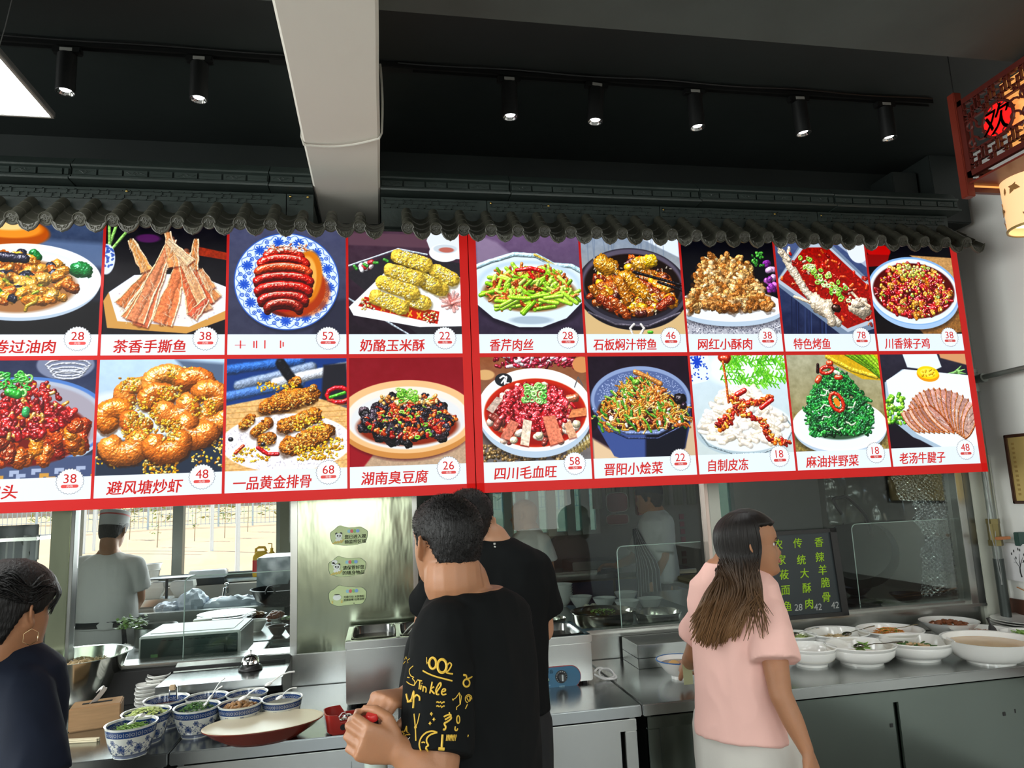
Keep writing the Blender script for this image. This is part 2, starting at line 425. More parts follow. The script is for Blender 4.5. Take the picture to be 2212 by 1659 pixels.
# lower band with a pressed fret pattern
def strip(xa,xb):
 mb = MB();mb.box((xa,3.105,2.845),(xb,3.145,2.985));return mb
segs = [(-2.62,-1.77),(-1.766,-.405),(-.401,x0-.004),(x1+.004,.500),(.504,1.36),(1.364,2.22),(2.224,2.99)]
for a,b in segs:
 f = strip(a,b).build('fret_band',M['ridge'],roof,angle=0)
 mb = MB();x = a+.01;k = 0;y0_,y1_ = 3.099,3.106
 while x < b-.07:
  z = 2.975
  mb.box((x,y0_,z-.004),(x+.058,y1_,z));mb.box((x+.01,y0_,z-.022),(x+.048,y1_,z-.018));mb.box((x,y0_,z-.042),(x+.058,y1_,z-.038))
  mb.box((x+(.027 if k % 2 else 0),y0_,z-.022),(x+(.031 if k % 2 else .004),y1_,z));mb.box((x+(.0 if k % 2 else .03),y0_,z-.042),(x+(.004 if k % 2 else .034),y1_,z-.02))
  x += .062;k += 1
 mb.build('fret_relief',M['ridge'],f,angle=0)
# upper ridge moulding (profile extruded), in lengths of 0.92 m
prof = [(3.05,2.995),(3.048,3.003),(3.062,3.008),(3.068,3.012),(3.068,3.020),(3.075,3.024),(3.080,3.050),(3.072,3.056),(3.064,3.058),(3.060,3.064),(3.064,3.071),(3.078,3.078),(3.088,3.092),(3.105,3.112),(3.12,3.116),(YW-.002,3.118),(YW-.002,2.99)]
rs = [(-2.7,-1.272),(-1.268,-.475),(-.471,x0-.002),(x1+.002,.607),(.611,1.56),(1.564,2.30),(2.304,3.035)]
for i,(a,b) in enumerate(rs):
 mb = MB();dz = .002*(i % 2)
 mb.prism([(a,y,z+dz) for y,z in prof],(b-a,0,0));r_ = mb.build('ridge_moulding',M['ridge'],roof,angle=25)
 mb = MB();x = a+.004;k = 0       # pressed bricks, every other one carrying a scroll
 while x < b-.02:
  xe = min(x+.096,b-.004)
  mb.box((x+.002,3.066,3.023),(xe-.002,3.079,3.049))
  if k % 2 == 0:
   pts = [(x+.012+.075*t,3.0655,3.036+.006*math.sin(t*9+k)*(1-.3*t)) for t in [j/9 for j in range(10)]]
   if xe-x > .09: mb.tube(pts,.0018,4);mb.tube([(x+.048+.009*math.cos(q),3.0655,3.036+.008*math.sin(q)) for q in [j*.7 for j in range(8)]],.0015,4)
  else:
   mb.box((x+.004,3.0645,3.034),(xe-.004,3.067,3.0365))
  x += .1;k += 1
 mb.build('brick_relief',M['ridge'],r_,angle=20)
# gold screws
scr = MB().ell((0,0,0),(.006,.004,.006),n=8,m_=5).build('screw',mat('brass_screw',(.6,.42,.12),.3,1.),roof)
sc_pts = [(-1.06,2.972),(-.385,2.972),(-.31,2.972),(.52,2.972),(.80,2.968),(1.38,2.968),(1.98,2.965),(2.24,2.965),(-1.9,2.972)]
scr.location = (sc_pts[0][0],3.101,sc_pts[0][1])
for x,z in sc_pts[1:]: inst(scr,'screw',roof,(x,3.101,z))
# round ridge tiles: barrel with stepped joints and a stamped end disc
PITCH = .1215
A_ = V((0,3.085,2.905));B_ = V((0,2.94,2.775))     # axis from wall to eave edge
dirn = (B_-A_).normalized();L_ = (B_-A_).length
def rnd_tile(short=False):
 mb = MB();nn = 3;R0 = .0242
 pts = [];rr = []
 s0 = .35 if short else 0.
 for i in range(nn):
  a = L_*(s0+(1-s0)*i/nn);b = L_*(s0+(1-s0)*(i+1)/nn)
  pts += [A_+dirn*a,A_+dirn*(b-.004),A_+dirn*b];rr += [R0-.0015,R0+.0005,R0+.001]
 mb.tube(pts,rr,18,up=(0,0,1))
 me = mb.mesh('round_tile');return me
def disc():
 mb = MB()
 zx = dirn;ux = V((1,0,0));uy = zx.cross(ux).normalized()*-1
 # end cap stands nearly vertical, tipped a little down
 nrm = V((0,-.93,-.30)).normalized();uy = ux.cross(nrm).normalized();uy = -uy if uy.z < 0 else uy
 c = B_+nrm*.006
 T = Matrix((ux,uy,nrm)).transposed().to_4x4();T.translation = c
 mb.lathe([(0,-.012),(.0272,-.012),(.0282,-.004),(.0275,.003),(.0255,.0045),(.0232,.003),(.0218,0),(0,0)],n=24,mx=T)
 for k in range(4):
  a = k*PI/2+.2
  loop = [V((math.cos(a)*.0095+.0065*math.cos(t),math.sin(a)*.0095+.0065*math.sin(t),.0005)) for t in [j*PI/4 for j in range(9)]]
  mb.tube([T @ p for p in loop],.0018,4)
  mb.tube([T @ V((math.cos(a+PI/4)*.005,math.sin(a+PI/4)*.005,.0005)),T @ V((math.cos(a+PI/4)*.018,math.sin(a+PI/4)*.018,.0005))],.0016,4)
 return mb.mesh('end_disc')
def pan_tile(short=False):
 mb = MB()
 s0 = .45 if short else 0.
 for i in range(3):     # three stepped concave pans
  a = s0+(1-s0)*i/3;b = min(1.0,s0+(1-s0)*(i+1)/3+.05)
  rows = []
  for t,lift in ((a,.0),(b,.007)):
   P = A_+(B_-A_)*t+V((0,0,-.004+lift));ring = []
   for k in range(9):
    u = -1+2*k/8;ring.append(P+V((u*.042,0,-.026+.024*abs(u)**2.2)))
   rows.append(ring)
  low = [[p+V((0,.004,-.008)) for p in r] for r in rows]
  secs = [rows[0]+low[0][::-1],rows[1]+low[1][::-1]]
  mb.loft(secs)
 return mb.mesh('pan_tile')
def drip():
 mb = MB();P = B_+V((0,-.004,-.004))
 out = [(-.042,.006),(-.040,-.006),(-.035,-.015),(-.029,-.027),(-.018,-.038),(-.007,-.042),(0,-.0465),(.007,-.042),(.018,-.038),(.029,-.027),(.035,-.015),(.040,-.006),(.042,.006)]
 top_ = [(u*.040,-.022+.024*abs(u)**2.2) for u in (.8,.5,.2,-.2,-.5,-.8)]
 pl = [(x,z-.004) for x,z in out]+top_
 mb.prism([P+V((x,-.004-.25*(-z)*.2,z)) for x,z in pl],(0,.009,0))
 rim = [P+V((x*.96,-.006-.05*(-z),z-.004)) for x,z in out]
 mb.tube(rim,.0028,5)
 for s_ in (-1,1):
  mb.tube([P+V((s_*(.006+.016*t),-.0065,-.034+.016*t+.005*math.sin(t*7))) for t in [j/7 for j in range(8)]],.0018,4)
  mb.tube([P+V((s_*(.012+.006*math.cos(q)),-.0065,-.029+.005*math.sin(q))) for q in [j*.9 for j in range(7)]],.0016,4)
 mb.tube([P+V((0,-.0065,-.043)),P+V((0,-.0065,-.030))],.0022,4)
 return mb.mesh('drip_tile')
me_r,me_rs,me_d,me_p,me_ps,me_dr = rnd_tile(),rnd_tile(True),disc(),pan_tile(),pan_tile(True),drip()
for me in (me_r,me_rs,me_d,me_p,me_ps,me_dr):
 me.materials.append(M['tile']);me.polygons.foreach_set('use_smooth',[True]*len(me.polygons));me.set_sharp_from_angle(angle=math.radians(38))
def put(me,name,parent,x,dz=0,ry=0):
 o = bpy.data.objects.new(name,me);COL.objects.link(o);o.parent = parent
 o.matrix_parent_inverse = Matrix.Translation(-V(parent.location)) if parent.get('_off') else Matrix()
 if parent.get('_off'): o.location = (x,0,dz)
 return o
xc = [-1.051+PITCH*k for k in range(-13,9)]       # left run, up to the beam
xr = [.125+PITCH*k for k in range(0,24)]          # right run
for x in xc+xr:
 if x > 2.99: continue
 under = x0-.04 < x < x1+.03
 jz = random.uniform(-.0012,.0012)
 t_ = put(me_rs if under else me_r,'round_tile',roof,x,jz)
 put(me_d,'end_disc',t_,0)
 p_ = put(me_ps if under else me_p,'pan_tile',roof,x+PITCH/2,jz-.002)
 put(me_dr,'drip_tile',p_,0)
# ------------------------------------------------------------------ fretwork palace lantern at top right
LX = 2.3
la = at_x(2062,222,LX);lb_ = at_x(2085,420,LX)
yb_,zt,zbm = la.y,la.z,lb_.z              # far edge, top and bottom heights
lan = thing('palace_lantern','square red wooden fretwork lantern with lit red disc hanging at upper right','lantern',(LX+.45,yb_-.45,zbm))
W_ = .86
posts = [(LX,yb_),(LX+W_,yb_),(LX,yb_-W_),(LX+W_,yb_-W_)]
for (x,y) in posts:
 mb = MB();mb.bbox((x-.018,y-.018,zbm-.02),(x+.018,y+.018,zt+.035),.003);mb.build('post',M['woodred'],lan)
z0_,z1_ = zbm+.055,zt-.01
frets = mat('dark_red_fretwork',(.085,.012,.008),.4,noise_amt=.3)
glow = mat('lit_orange_lantern_paper',(.7,.35,.12),.6,emit=(.95,.42,.10),estr=.75)
reddisc = mat('lit_red_acrylic',(.6,.01,.01),.3,emit=(.85,.008,.008),estr=1.0)
def fret_panel(o,ux,L,z0,z1,full,name='side_panel'):
 """o: start point, ux: direction along the panel; bars cut in fine key-fret patterns"""
 mb = MB();uz = V((0,0,1));nn = ux.cross(uz)
 def bar(a,b,z,zz,d=.006):
  P = o+ux*a;Q = o+ux*b
  mb.add([P-nn*d+uz*z,Q-nn*d+uz*z,Q+nn*d+uz*z,P+nn*d+uz*z,P-nn*d+uz*zz,Q-nn*d+uz*zz,Q+nn*d+uz*zz,P+nn*d+uz*zz],
    [(3,2,1,0),(4,5,6,7),(0,1,5,4),(1,2,6,5),(2,3,7,6),(3,0,4,7)])
 H = z1-z0
 bar(0,L,z0,z0+.022,.009);bar(0,L,z1-.022,z1,.009);bar(0,.02,z0,z1,.009);bar(L-.02,L,z0,z1,.009)
 bands = [(z0+.022,z0+.022+.075),(z1-.022-.075,z1-.022)] if full else [(z0+.022,z1-.022)]
 for (a,b) in bands:
  x = .02;k = 0;c = .034
  while x < L-.03:
   s_ = (b-a)
   bar(x,x+c,a+s_*.30,a+s_*.36);bar(x,x+c*.62,a+s_*.62,a+s_*.68);bar(x+c*.4,x+c,a+s_*.90,a+s_*.96)
   if k % 2: bar(x,x+.005,a,a+s_*.65);bar(x+c*.5,x+c*.5+.005,a+s_*.3,b)
   else: bar(x,x+.005,a+s_*.3,b);bar(x+c*.5,x+c*.5+.005,a,a+s_*.36);bar(x+c*.2,x+c*.75,a+s_*.14,a+s_*.19)
   x += c;k += 1
  bar(0,L,b-.003,b+.003) if a < (z0+z1)/2 else bar(0,L,a-.003,a+.003)
 return mb
zm = (z0_+z1_)/2
for (o_,ux_,full) in ((V((LX,yb_-.018,0)),V((0,-1,0)),True),(V((LX,yb_,0)),V((1,0,0)),False),(V((LX+W_,yb_-.018,0)),V((0,-1,0)),True),(V((LX,yb_-W_,0)),V((1,0,0)),False)):
 L = W_-.036 if full else W_
 zz0 = z0_ if full else zbm+.0;zz1 = z1_ if full else zbm+.10
 p = fret_panel(o_,ux_,L,zz0,zz1,full).build('side_panel',frets,lan,angle=0)
 if not full:
  MB().add([(o_+ux_*.02+V((0,-.01,zz0+.02))),(o_+ux_*(L-.02)+V((0,-.01,zz0+.02))),(o_+ux_*(L-.02)+V((0,-.01,zz0+.036))),(o_+ux_*.02+V((0,-.01,zz0+.036)))],[(0,1,2,3)]).build('lit_strip',glow,p)
 if full:
  nn = V((1,0,0)) if o_.x < LX+.1 else V((-1,0,0))
  # glowing paper behind the middle part
  q = [o_+ux_*.16+V((0,0,z0_+.02)),o_+ux_*(L-.16)+V((0,0,z0_+.02)),o_+ux_*(L-.16)+V((0,0,z1_-.02)),o_+ux_*.16+V((0,0,z1_-.02))]
  MB().prism([a+nn*.03 for a in q],nn*.003).build('lit_paper',glow,p)
  hc = 0
  for cx in ((.16,.42,.68) if L > .6 else (.2,)):
   C = o_+ux_*cx+V((0,0,zm));R_ = .066
   T = Matrix((ux_,V((0,0,1)),ux_.cross(V((0,0,1))))).transposed().to_4x4();T.translation = C
   mb = MB();mb.tube([T @ V((math.cos(t)*R_,math.sin(t)*R_,0)) for t in [j*2*PI/36 for j in range(37)]],.0065,6);mb.build('disc_rim',frets,p)
   d = MB().lathe([(0,-.003),(R_,-.003),(R_,.003),(0,.003)],n=40,mx=T).build('red_disc',reddisc,p)
   pts,fs = text_pts('欢' if hc == 0 else ('迎' if hc == 1 else '您'),C-nn*.0075,-ux_ if (nn.x < 0) else -ux_*-1,V((0,0,1)),.115,.012,shear=.25)
   mb = MB();n0 = len(pts);mb.add(pts,fs)
   mb.add([V(a)+nn*.006 for a in pts],fs)
   mb.build('disc_lettering',frets,p,angle=0);hc += 1
   # scroll work around the disc
   mb = MB()
   for k in range(8):
    a = k*PI/4+.35;base = V((math.cos(a)*.074,math.sin(a)*.062,0))
    sp_ = [T @ (base+V((.026*(1-t*.75)*math.cos(a+t*5)*1.1,.022*(1-t*.75)*math.sin(a+t*5),0))) for t in [j/10 for j in range(11)]]
    sp_ = [v for v in sp_ if z0_+.09 < v.z < z1_-.09] or sp_[:1]
    if len(sp_) > 2: mb.tube(sp_,.005,5)
   for s_ in (-1,1):
    for t0 in (-.12,.12):
     mb.tube([T @ V((t0+.028*math.cos(q)*(1-q/9),s_*.035+.028*math.sin(q)*(1-q/9),0)) for q in [j*.55 for j in range(12)]],.005,5)
     mb.tube([T @ V((t0*.72,s_*.075,0)),T @ V((t0*.95,s_*.055,0)),T @ V((t0,0,0))],.005,5)
   mb.build('scroll_work',frets,p)
mb = MB();mb.box((LX-.005,yb_-W_,zbm+.028),(LX+W_,yb_,zbm+.036));mb.build('bottom_board',M['woodred'],lan,angle=0)
for (x,y) in posts[:2]+posts[2:]:
 MB().tube([(x,y,zt+.03),(x,y,ZC)],.002,5).build('hanging_rod',M['track'],lan)
# inner lamp shade with a leaf print hanging from the lantern
lc = at_x(2225,440,2.48)
sh = thing('paper_lantern','glowing cream paper lantern with leaf print under the red fretwork lantern','lantern',(lc.x,lc.y,2.56))
q0 = at_y(2178,375,lc.y);q1 = at_y(2196,488,lc.y)
Rsh = .105;cx_,cy_ = q1.x+Rsh+.004,lc.y
pap = mat('lit_cream_paper',(.8,.55,.3),.6,emit=(.95,.60,.28),estr=.62)
shd = MB().lathe([(Rsh-.004,q1.z),(Rsh,q1.z),(Rsh+.004,zbm+.03),(Rsh,zbm+.03)],c=(cx_,cy_,0),n=40,cap=False).build('shade',pap,sh)
mb = MB()
for k in range(26):
 a = PI+random.uniform(-1.3,1.3);z = random.uniform(q1.z+.02,zbm);s_ = random.uniform(.010,.018)
 c = V((cx_+(Rsh+.0045)*math.cos(a),cy_+(Rsh+.0045)*math.sin(a),z));tx = V((-math.sin(a),math.cos(a),0));an = random.uniform(0,PI)
 d1 = tx*math.cos(an)+V((0,0,math.sin(an)));d2 = -tx*math.sin(an)+V((0,0,math.cos(an)))
 mb.add([c-d1*s_*1.5,c-d1*s_*.4+d2*s_*.6,c+d1*s_*.6+d2*s_*.5,c+d1*s_*1.5,c+d1*s_*.6-d2*s_*.5,c-d1*s_*.4-d2*s_*.6],[(0,1,2,3,4,5)])
mb.build('leaf_print',mat('leaf_print_ink',(.28,.13,.03),.7),shd,angle=0)
mb = MB();mb.lathe([(Rsh-.002,q1.z-.004),(Rsh+.004,q1.z-.004),(Rsh+.004,q1.z+.004)],c=(cx_,cy_,0),n=40,cap=False);mb.build('shade_rim',mat('gilt_rim',(.5,.35,.12),.4,.6),sh)
MB().lathe([(0,q1.z+.03),(Rsh-.01,q1.z+.03)],c=(cx_,cy_,0),n=24).build('inner_glow',mat('lit_bulb',(1,.8,.5),.5,emit=(1,.75,.4),estr=2.),sh)
# ------------------------------------------------------------------ things on the right wall
pipeM = mat('painted_grey_pipe',(.20,.22,.20),.35,.5,noise_amt=.25,noise_scale=15)
pp = thing('gas_pipe','grey metal pipe rising in the corner beside the light box','pipe',(3.20,3.31,.9))
mb = MB();mb.tube([(3.20,3.31,1.17),(3.20,3.31,2.75)],.021,16);mb.build('riser',pipeM,pp)
mb = MB();mb.tube([(3.20,3.31,.3),(3.20,3.31,1.17)],.025,16);mb.build('lower_riser',mat('dark_pipe',(.05,.06,.055),.4,.5),pp)
zbr = at_x(2110,820,3.2).z
mb = MB();mb.tube([(3.20,3.31,zbr),(3.20,3.22,zbr+.006),(3.20,1.2,zbr+.05)],.014,12);mb.build('branch',pipeM,pp)
mb = MB();mb.tube([(3.20,3.31,zbr-.06),(3.20,3.31,zbr+.055)],.029,16);mb.tube([(3.20,3.31,zbr-.065),(3.20,3.31,zbr-.045)],.032,16);mb.tube([(3.20,3.31,zbr+.04),(3.20,3.31,zbr+.06)],.032,16);mb.tube([(3.20,3.31,zbr),(3.20,3.235,zbr+.004)],.022,14);mb.tube([(3.20,3.25,zbr+.002),(3.20,3.23,zbr+.004)],.025,14)
mb.build('tee_fitting',pipeM,pp)
vz = at_x(2140,1145,3.2).z
mb = MB();mb.tube([(3.20,3.31,vz-.07),(3.20,3.31,vz+.05)],.030,8);mb.tube([(3.20,3.31,vz+.035),(3.20,3.31,vz+.06)],.033,6);mb.tube([(3.20,3.31,vz-.08),(3.20,3.31,vz-.05)],.035,6)
vv = mb.build('valve',mat('brass_valve',(.16,.13,.05),.4,.7),pp)
mb = MB();mb.bbox((3.15,3.24,vz-.045),(3.23,3.262,vz-.030),.003);mb.tube([(3.20,3.30,vz-.038),(3.2,3.25,vz-.038)],.008,8);mb.build('valve_handle',mat('rusty_handle',(.42,.15,.05),.5),vv)
for d in (0,.012):
 ps = [(3.165+d+.012*math.sin(t*9+d*300),3.285-.004*math.cos(t*7),1.66-t*.62) for t in [i/20 for i in range(21)]]
 tag(MB().tube(ps,.0022,5).build('cable',mat('grey_cable',(.25,.26,.25),.5)),'thin loose cable hanging down the pipe from the light box corner' if d == 0 else 'second thin cable hanging behind the first on the pipe','cable')
# framed certificate
f0 = at_x(2173,940,XR);f1 = at_x(2195,1088,XR)
fy1,fz1,fz0 = f0.y,f0.z,f1.z
pf = thing('picture_frame','dark-framed gold certificate hanging on the right wall','picture',(XR,fy1-.2,fz0))
mb = MB();t_ = .016
for a,b in (((XR-.022,fy1-.62,fz0),(XR,fy1,fz0+t_)),((XR-.022,fy1-.62,fz1-t_),(XR,fy1,fz1)),((XR-.022,fy1-t_,fz0),(XR,fy1,fz1)),((XR-.022,fy1-.62,fz0),(XR,fy1-.62+t_,fz1))): mb.bbox(a,b,.003)
mb.build('frame',mat('dark_brown_wood',(.05,.018,.010),.35,noise_amt=.3),pf)
pl_ = MB().box((XR-.010,fy1-.6,fz0+.01),(XR-.008,fy1-.012,fz1-.01)).build('certificate',mat('gold_certificate',(.62,.45,.16),.35,.3,noise_amt=.18,noise_scale=5),pf,angle=0)
mb = MB()
for i in range(12):
 z = fz0+.05+(fz1-fz0-.1)*i/11;mb.box((XR-.0115,fy1-.05,z-.006),(XR-.0105,fy1-.034,z+.006))
mb.build('border_print',mat('brown_print',(.35,.22,.06),.6),pl_,angle=0)
pts,fs = text_pts('厨师团队',(XR-.0115,fy1-.25,(fz0+fz1)/2+.02),(0,-1,0),(0,0,1),.05)
MB().add(pts,fs).build('lettering',mat('dark_print',(.05,.03,.01),.6),pl_,angle=0)
# white box with tree decoration
g0 = at_x(2163,1172,3.27);g1 = at_x(2176,1252,3.27)
wb = thing('wall_picture','small white framed picture of a bare tree below the certificate','picture',(3.27,g0.y-.1,g1.z))
mb = MB();mb.bbox((3.262,g0.y-.42,g1.z),(XR,g0.y,g0.z),.005);mb.build('canvas',mat('white_canvas',(.72,.71,.72),.6),wb)
gy = g0.y-.105;gz = g1.z;mb = MB();HH = g0.z-g1.z
def br(a,b,r0,r1): mb.tube([(3.2615,gy-a[0]*HH,gz+a[1]*HH),(3.2615,gy-(a[0]+b[0])/2*HH+.003,gz+(a[1]+b[1])/2*HH),(3.2615,gy-b[0]*HH,gz+b[1]*HH)],[r0,(r0+r1)/2,r1],5,flat=.3)
br((0,.12),(-.02,.38),.005,.004);br((-.02,.38),(-.16,.62),.003,.001);br((-.02,.35),(.12,.66),.003,.001);br((0,.4),(.02,.74),.003,.001);br((-.08,.48),(-.2,.5),.002,.0008);br((.06,.5),(.2,.56),.002,.0008)
for (a,b) in ((-.22,.72),(-.14,.8),(0,.86),(.05,.84),(.16,.72),(.22,.74),(.27,.6),(-.1,.62),(.12,.55)): mb.ell((3.2615,gy-a*HH,gz+b*HH),(.0015,.004,.008),n=6,m_=4)
mb.build('tree_print',mat('black_print',(.03,.03,.03),.6),wb)
mb = MB();mb.bbox((3.25,g0.y-.13,g0.z-.01),(XR,g0.y-.10,g0.z+.06),.003);mb.build('hanging_clip',mat('dark_green_plastic',(.03,.07,.06),.4),wb)
# brown skirting on the right wall
MB().box((XR-.012,-1,.55),(XR,YP,at_x(2175,1290,XR).z)).build('baseboard_right',mat('brown_wall_panel',(.07,.022,.012),.35,noise_amt=.3))
bpy.data.objects['baseboard_right']['kind'] = 'structure'
tag(MB().tube([(XR-.02,3.30,1.02),(XR-.02,3.0,.93),(XR-.02,2.6,.84)],.003,5).build('cable',mat('orange_cable',(.5,.2,.06),.5)),'thin orange cable sloping down the brown wall panel','cable')
# ================================================================== printed dish pictures (flat prints, painted procedurally)
PW,PH = 288,276
def _noise(h,w,cell,rng):
 a = rng.random((h//cell+3,w//cell+3))
 y = np.arange(h)/cell;x = np.arange(w)/cell
 yi = y.astype(int);xi = x.astype(int);fy = (y-yi)[:,None];fx = (x-xi)[None,:]
 fy = fy*fy*(3-2*fy);fx = fx*fx*(3-2*fx)
 A = a[yi][:,xi];B = a[yi][:,xi+1];C = a[yi+1][:,xi];D = a[yi+1][:,xi+1]
 return (A*(1-fx)+B*fx)*(1-fy)+(C*(1-fx)+D*fx)*fy
_NG = np.random.default_rng(3)
NB = _noise(900,900,22,_NG)*.5+_noise(900,900,9,_NG)*.3+_noise(900,900,4,_NG)*.2
NF = _noise(900,900,5,_NG)*.45+_noise(900,900,3,_NG)*.35+_noise(900,900,2,_NG)*.2
NGY,NGX = np.gradient(NF)
def hx(s):
 s = s.lstrip('#');return np.array([int(s[i:i+2],16)/255 for i in (0,2,4)])
class Paint:
 def __init__(s,seed,W=PW,H=PH):
  s.W,s.H = W,H;s.c = np.zeros((H,W,3));s.r = np.random.default_rng(seed)
  s.yy,s.xx = np.mgrid[0:H,0:W].astype(float)
  s.k = W/100.;s.ky = H/100.
 def bg(s,a,b=None,n=.05,cell=0):
  a = hx(a);b = hx(b) if b else a
  t = (s.yy/s.H)[...,None];s.c[:] = a*(1-t)+b*t
  s.c += ((NB[:s.H,:s.W]-.5)*n*2)[...,None]
 def reg(s,x0,y0,x1,y1,pad=3):
  X0 = int(max(0,x0*s.k-pad));X1 = int(min(s.W,x1*s.k+pad));Y0 = int(max(0,y0*s.ky-pad));Y1 = int(min(s.H,y1*s.ky+pad))
  return X0,Y0,X1,Y1
 def put(s,X0,Y0,X1,Y1,m_,col):
  r_ = s.c[Y0:Y1,X0:X1];r_ += (col-r_)*m_[...,None]
 def ell(s,cx,cy,rx,ry,col,rot=0.,soft=1.,a=1.,ring=None):
  R = max(rx,ry);X0,Y0,X1,Y1 = s.reg(cx-R,cy-R,cx+R,cy+R,3+soft)
  if X1 <= X0 or Y1 <= Y0: return
  x = s.xx[Y0:Y1,X0:X1]/s.k-cx;y = s.yy[Y0:Y1,X0:X1]/s.ky-cy
  co,si = math.cos(rot),math.sin(rot);u = x*co+y*si;v = -x*si+y*co
  d = np.sqrt((u/rx)**2+(v/ry)**2);px = min(rx,ry)*s.k
  m_ = np.clip((1-d)*px/soft+.5,0,1)*a
  if ring: m_ = m_*np.clip((d-(1-ring))*px/soft+.5,0,1)
  s.put(X0,Y0,X1,Y1,m_,hx(col) if isinstance(col,str) else col)
 def poly(s,pts,col,soft=1.,a=1.,tex=0.):
  xs = [p[0] for p in pts];ys = [p[1] for p in pts];X0,Y0,X1,Y1 = s.reg(min(xs),min(ys),max(xs),max(ys),3+soft*2)
  if X1 <= X0 or Y1 <= Y0: return
  x = s.xx[Y0:Y1,X0:X1];y = s.yy[Y0:Y1,X0:X1]
  P = [(p[0]*s.k,p[1]*s.ky) for p in pts];n = len(P)
  ins = np.zeros(x.shape,bool);dm = np.full(x.shape,1e9)
  for i in range(n):
   ax,ay = P[i];bx,by = P[(i+1) % n]
   if ay != by:
    ins ^= ((ay > y) != (by > y)) & (x < (bx-ax)*(y-ay)/(by-ay)+ax)
   ex,ey = bx-ax,by-ay;L = ex*ex+ey*ey+1e-9
   t = np.clip(((x-ax)*ex+(y-ay)*ey)/L,0,1)
   dm = np.minimum(dm,np.hypot(x-ax-t*ex,y-ay-t*ey))
  sd = np.where(ins,dm,-dm);m_ = np.clip(sd/soft+.5,0,1)*a
  c = hx(col) if isinstance(col,str) else col
  if tex: c = np.clip(c*(1+(NF[Y0:Y1,X0:X1]-.5)[...,None]*tex*2),0,1)
  s.put(X0,Y0,X1,Y1,m_,c)
 def stroke(s,pts,r,col,rough=.3,sh=.55,spec=.5,tex=.25,flat=False,soft=1.,a=1.,tap=0.):
  """lit rounded stroke along points (in 0..100 units); radius r"""
  c = (hx(col) if isinstance(col,str) else np.array(col)).copy()
  xs = [p[0] for p in pts];ys = [p[1] for p in pts]
  X0,Y0,X1,Y1 = s.reg(min(xs)-r*1.4,min(ys)-r*1.4,max(xs)+r*1.4,max(ys)+r*1.4)
  if X1 <= X0 or Y1 <= Y0: return
  x = s.xx[Y0:Y1,X0:X1];y = s.yy[Y0:Y1,X0:X1]
  P = [(p[0]*s.k,p[1]*s.ky) for p in pts]
  if len(P) == 1: P = P*2
  best = np.full(x.shape,1e9);dx = np.zeros(x.shape);dy = np.zeros(x.shape);R = np.full(x.shape,r*s.k);n = len(P)-1
  for i in range(n):
   ax,ay = P[i];bx,by = P[i+1];ex,ey = bx-ax,by-ay;L = ex*ex+ey*ey+1e-9
   t = np.clip(((x-ax)*ex+(y-ay)*ey)/L,0,1)
   qx = x-ax-t*ex;qy = y-ay-t*ey;d = np.hypot(qx,qy);w_ = d < best
   best = np.where(w_,d,best);dx = np.where(w_,qx,dx);dy = np.where(w_,qy,dy)
   if tap: R = np.where(w_,r*s.k*(1-tap*(i+t)/n),R)
  ox,oy = s.r.integers(0,560),s.r.integers(0,560);h,w = x.shape
  if h > 330 or w > 330: ox = oy = 0
  nb = NB[oy:oy+h,ox:ox+w];nf = NF[oy:oy+h,ox:ox+w]
  R = R*(1+rough*(nb-.5)*1.6);q = best/np.maximum(R,.5);m_ = np.clip((1-q)*R/soft+.5,0,1)*a
  if flat:
   s.put(X0,Y0,X1,Y1,m_,c);return
  nz = np.sqrt(np.clip(1-np.minimum(q,1)**2,.02,1))
  nx = dx/np.maximum(R,.5)+NGX[oy:oy+h,ox:ox+w]*tex*9;ny = dy/np.maximum(R,.5)+NGY[oy:oy+h,ox:ox+w]*tex*9
  ln = np.sqrt(nx*nx+ny*ny+nz*nz);nx /= ln;ny /= ln;nz /= ln
  li = np.clip(nx*-.35+ny*-.62+nz*.70,0,1);shd = (1-sh)+sh*1.35*li
  hsp = np.clip(nx*-.2+ny*-.42+nz*.885,0,1)**26*spec
  cc = c[None,None]*shd[...,None]*(1+(nf-.5)[...,None]*tex*1.6)+hsp[...,None]
  s.put(X0,Y0,X1,Y1,m_,np.clip(cc,0,1))
 def blob(s,cx,cy,rx,ry,col,rot=0.,**k):
  r = min(rx,ry);L = max(rx,ry)-r;
  if rx >= ry: d = (math.cos(rot)*L,math.sin(rot)*L)
  else: d = (-math.sin(rot)*L,math.cos(rot)*L)
  s.stroke([(cx-d[0],cy-d[1]),(cx+d[0],cy+d[1])],r,col,**k)
 def ring(s,cx,cy,R,r,col,sq=.6,rot=0.,**k):
  pts = []
  for j in range(11):
   t = j*2*PI/10;x = R*math.cos(t);y = R*sq*math.sin(t);pts.append((cx+x*math.cos(rot)-y*math.sin(rot),cy+x*math.sin(rot)+y*math.cos(rot)))
  s.stroke(pts,r,col,rough=.1,**k)
 def pile(s,cx,cy,rx,ry,n,fn,dome=1.0,top=0.):
  """call fn(x, y, k) for n places spread over a heap, back (top) first"""
  L = []
  for i in range(n):
   a = s.r.random()*2*PI;q = math.sqrt(s.r.random())
   L.append((cx+rx*q*math.cos(a)*(1 if math.sin(a) > 0 else .85),cy+ry*q*math.sin(a)))
  L.sort(key=lambda p: p[1])
  for i,(x,y) in enumerate(L): fn(x,y,i)
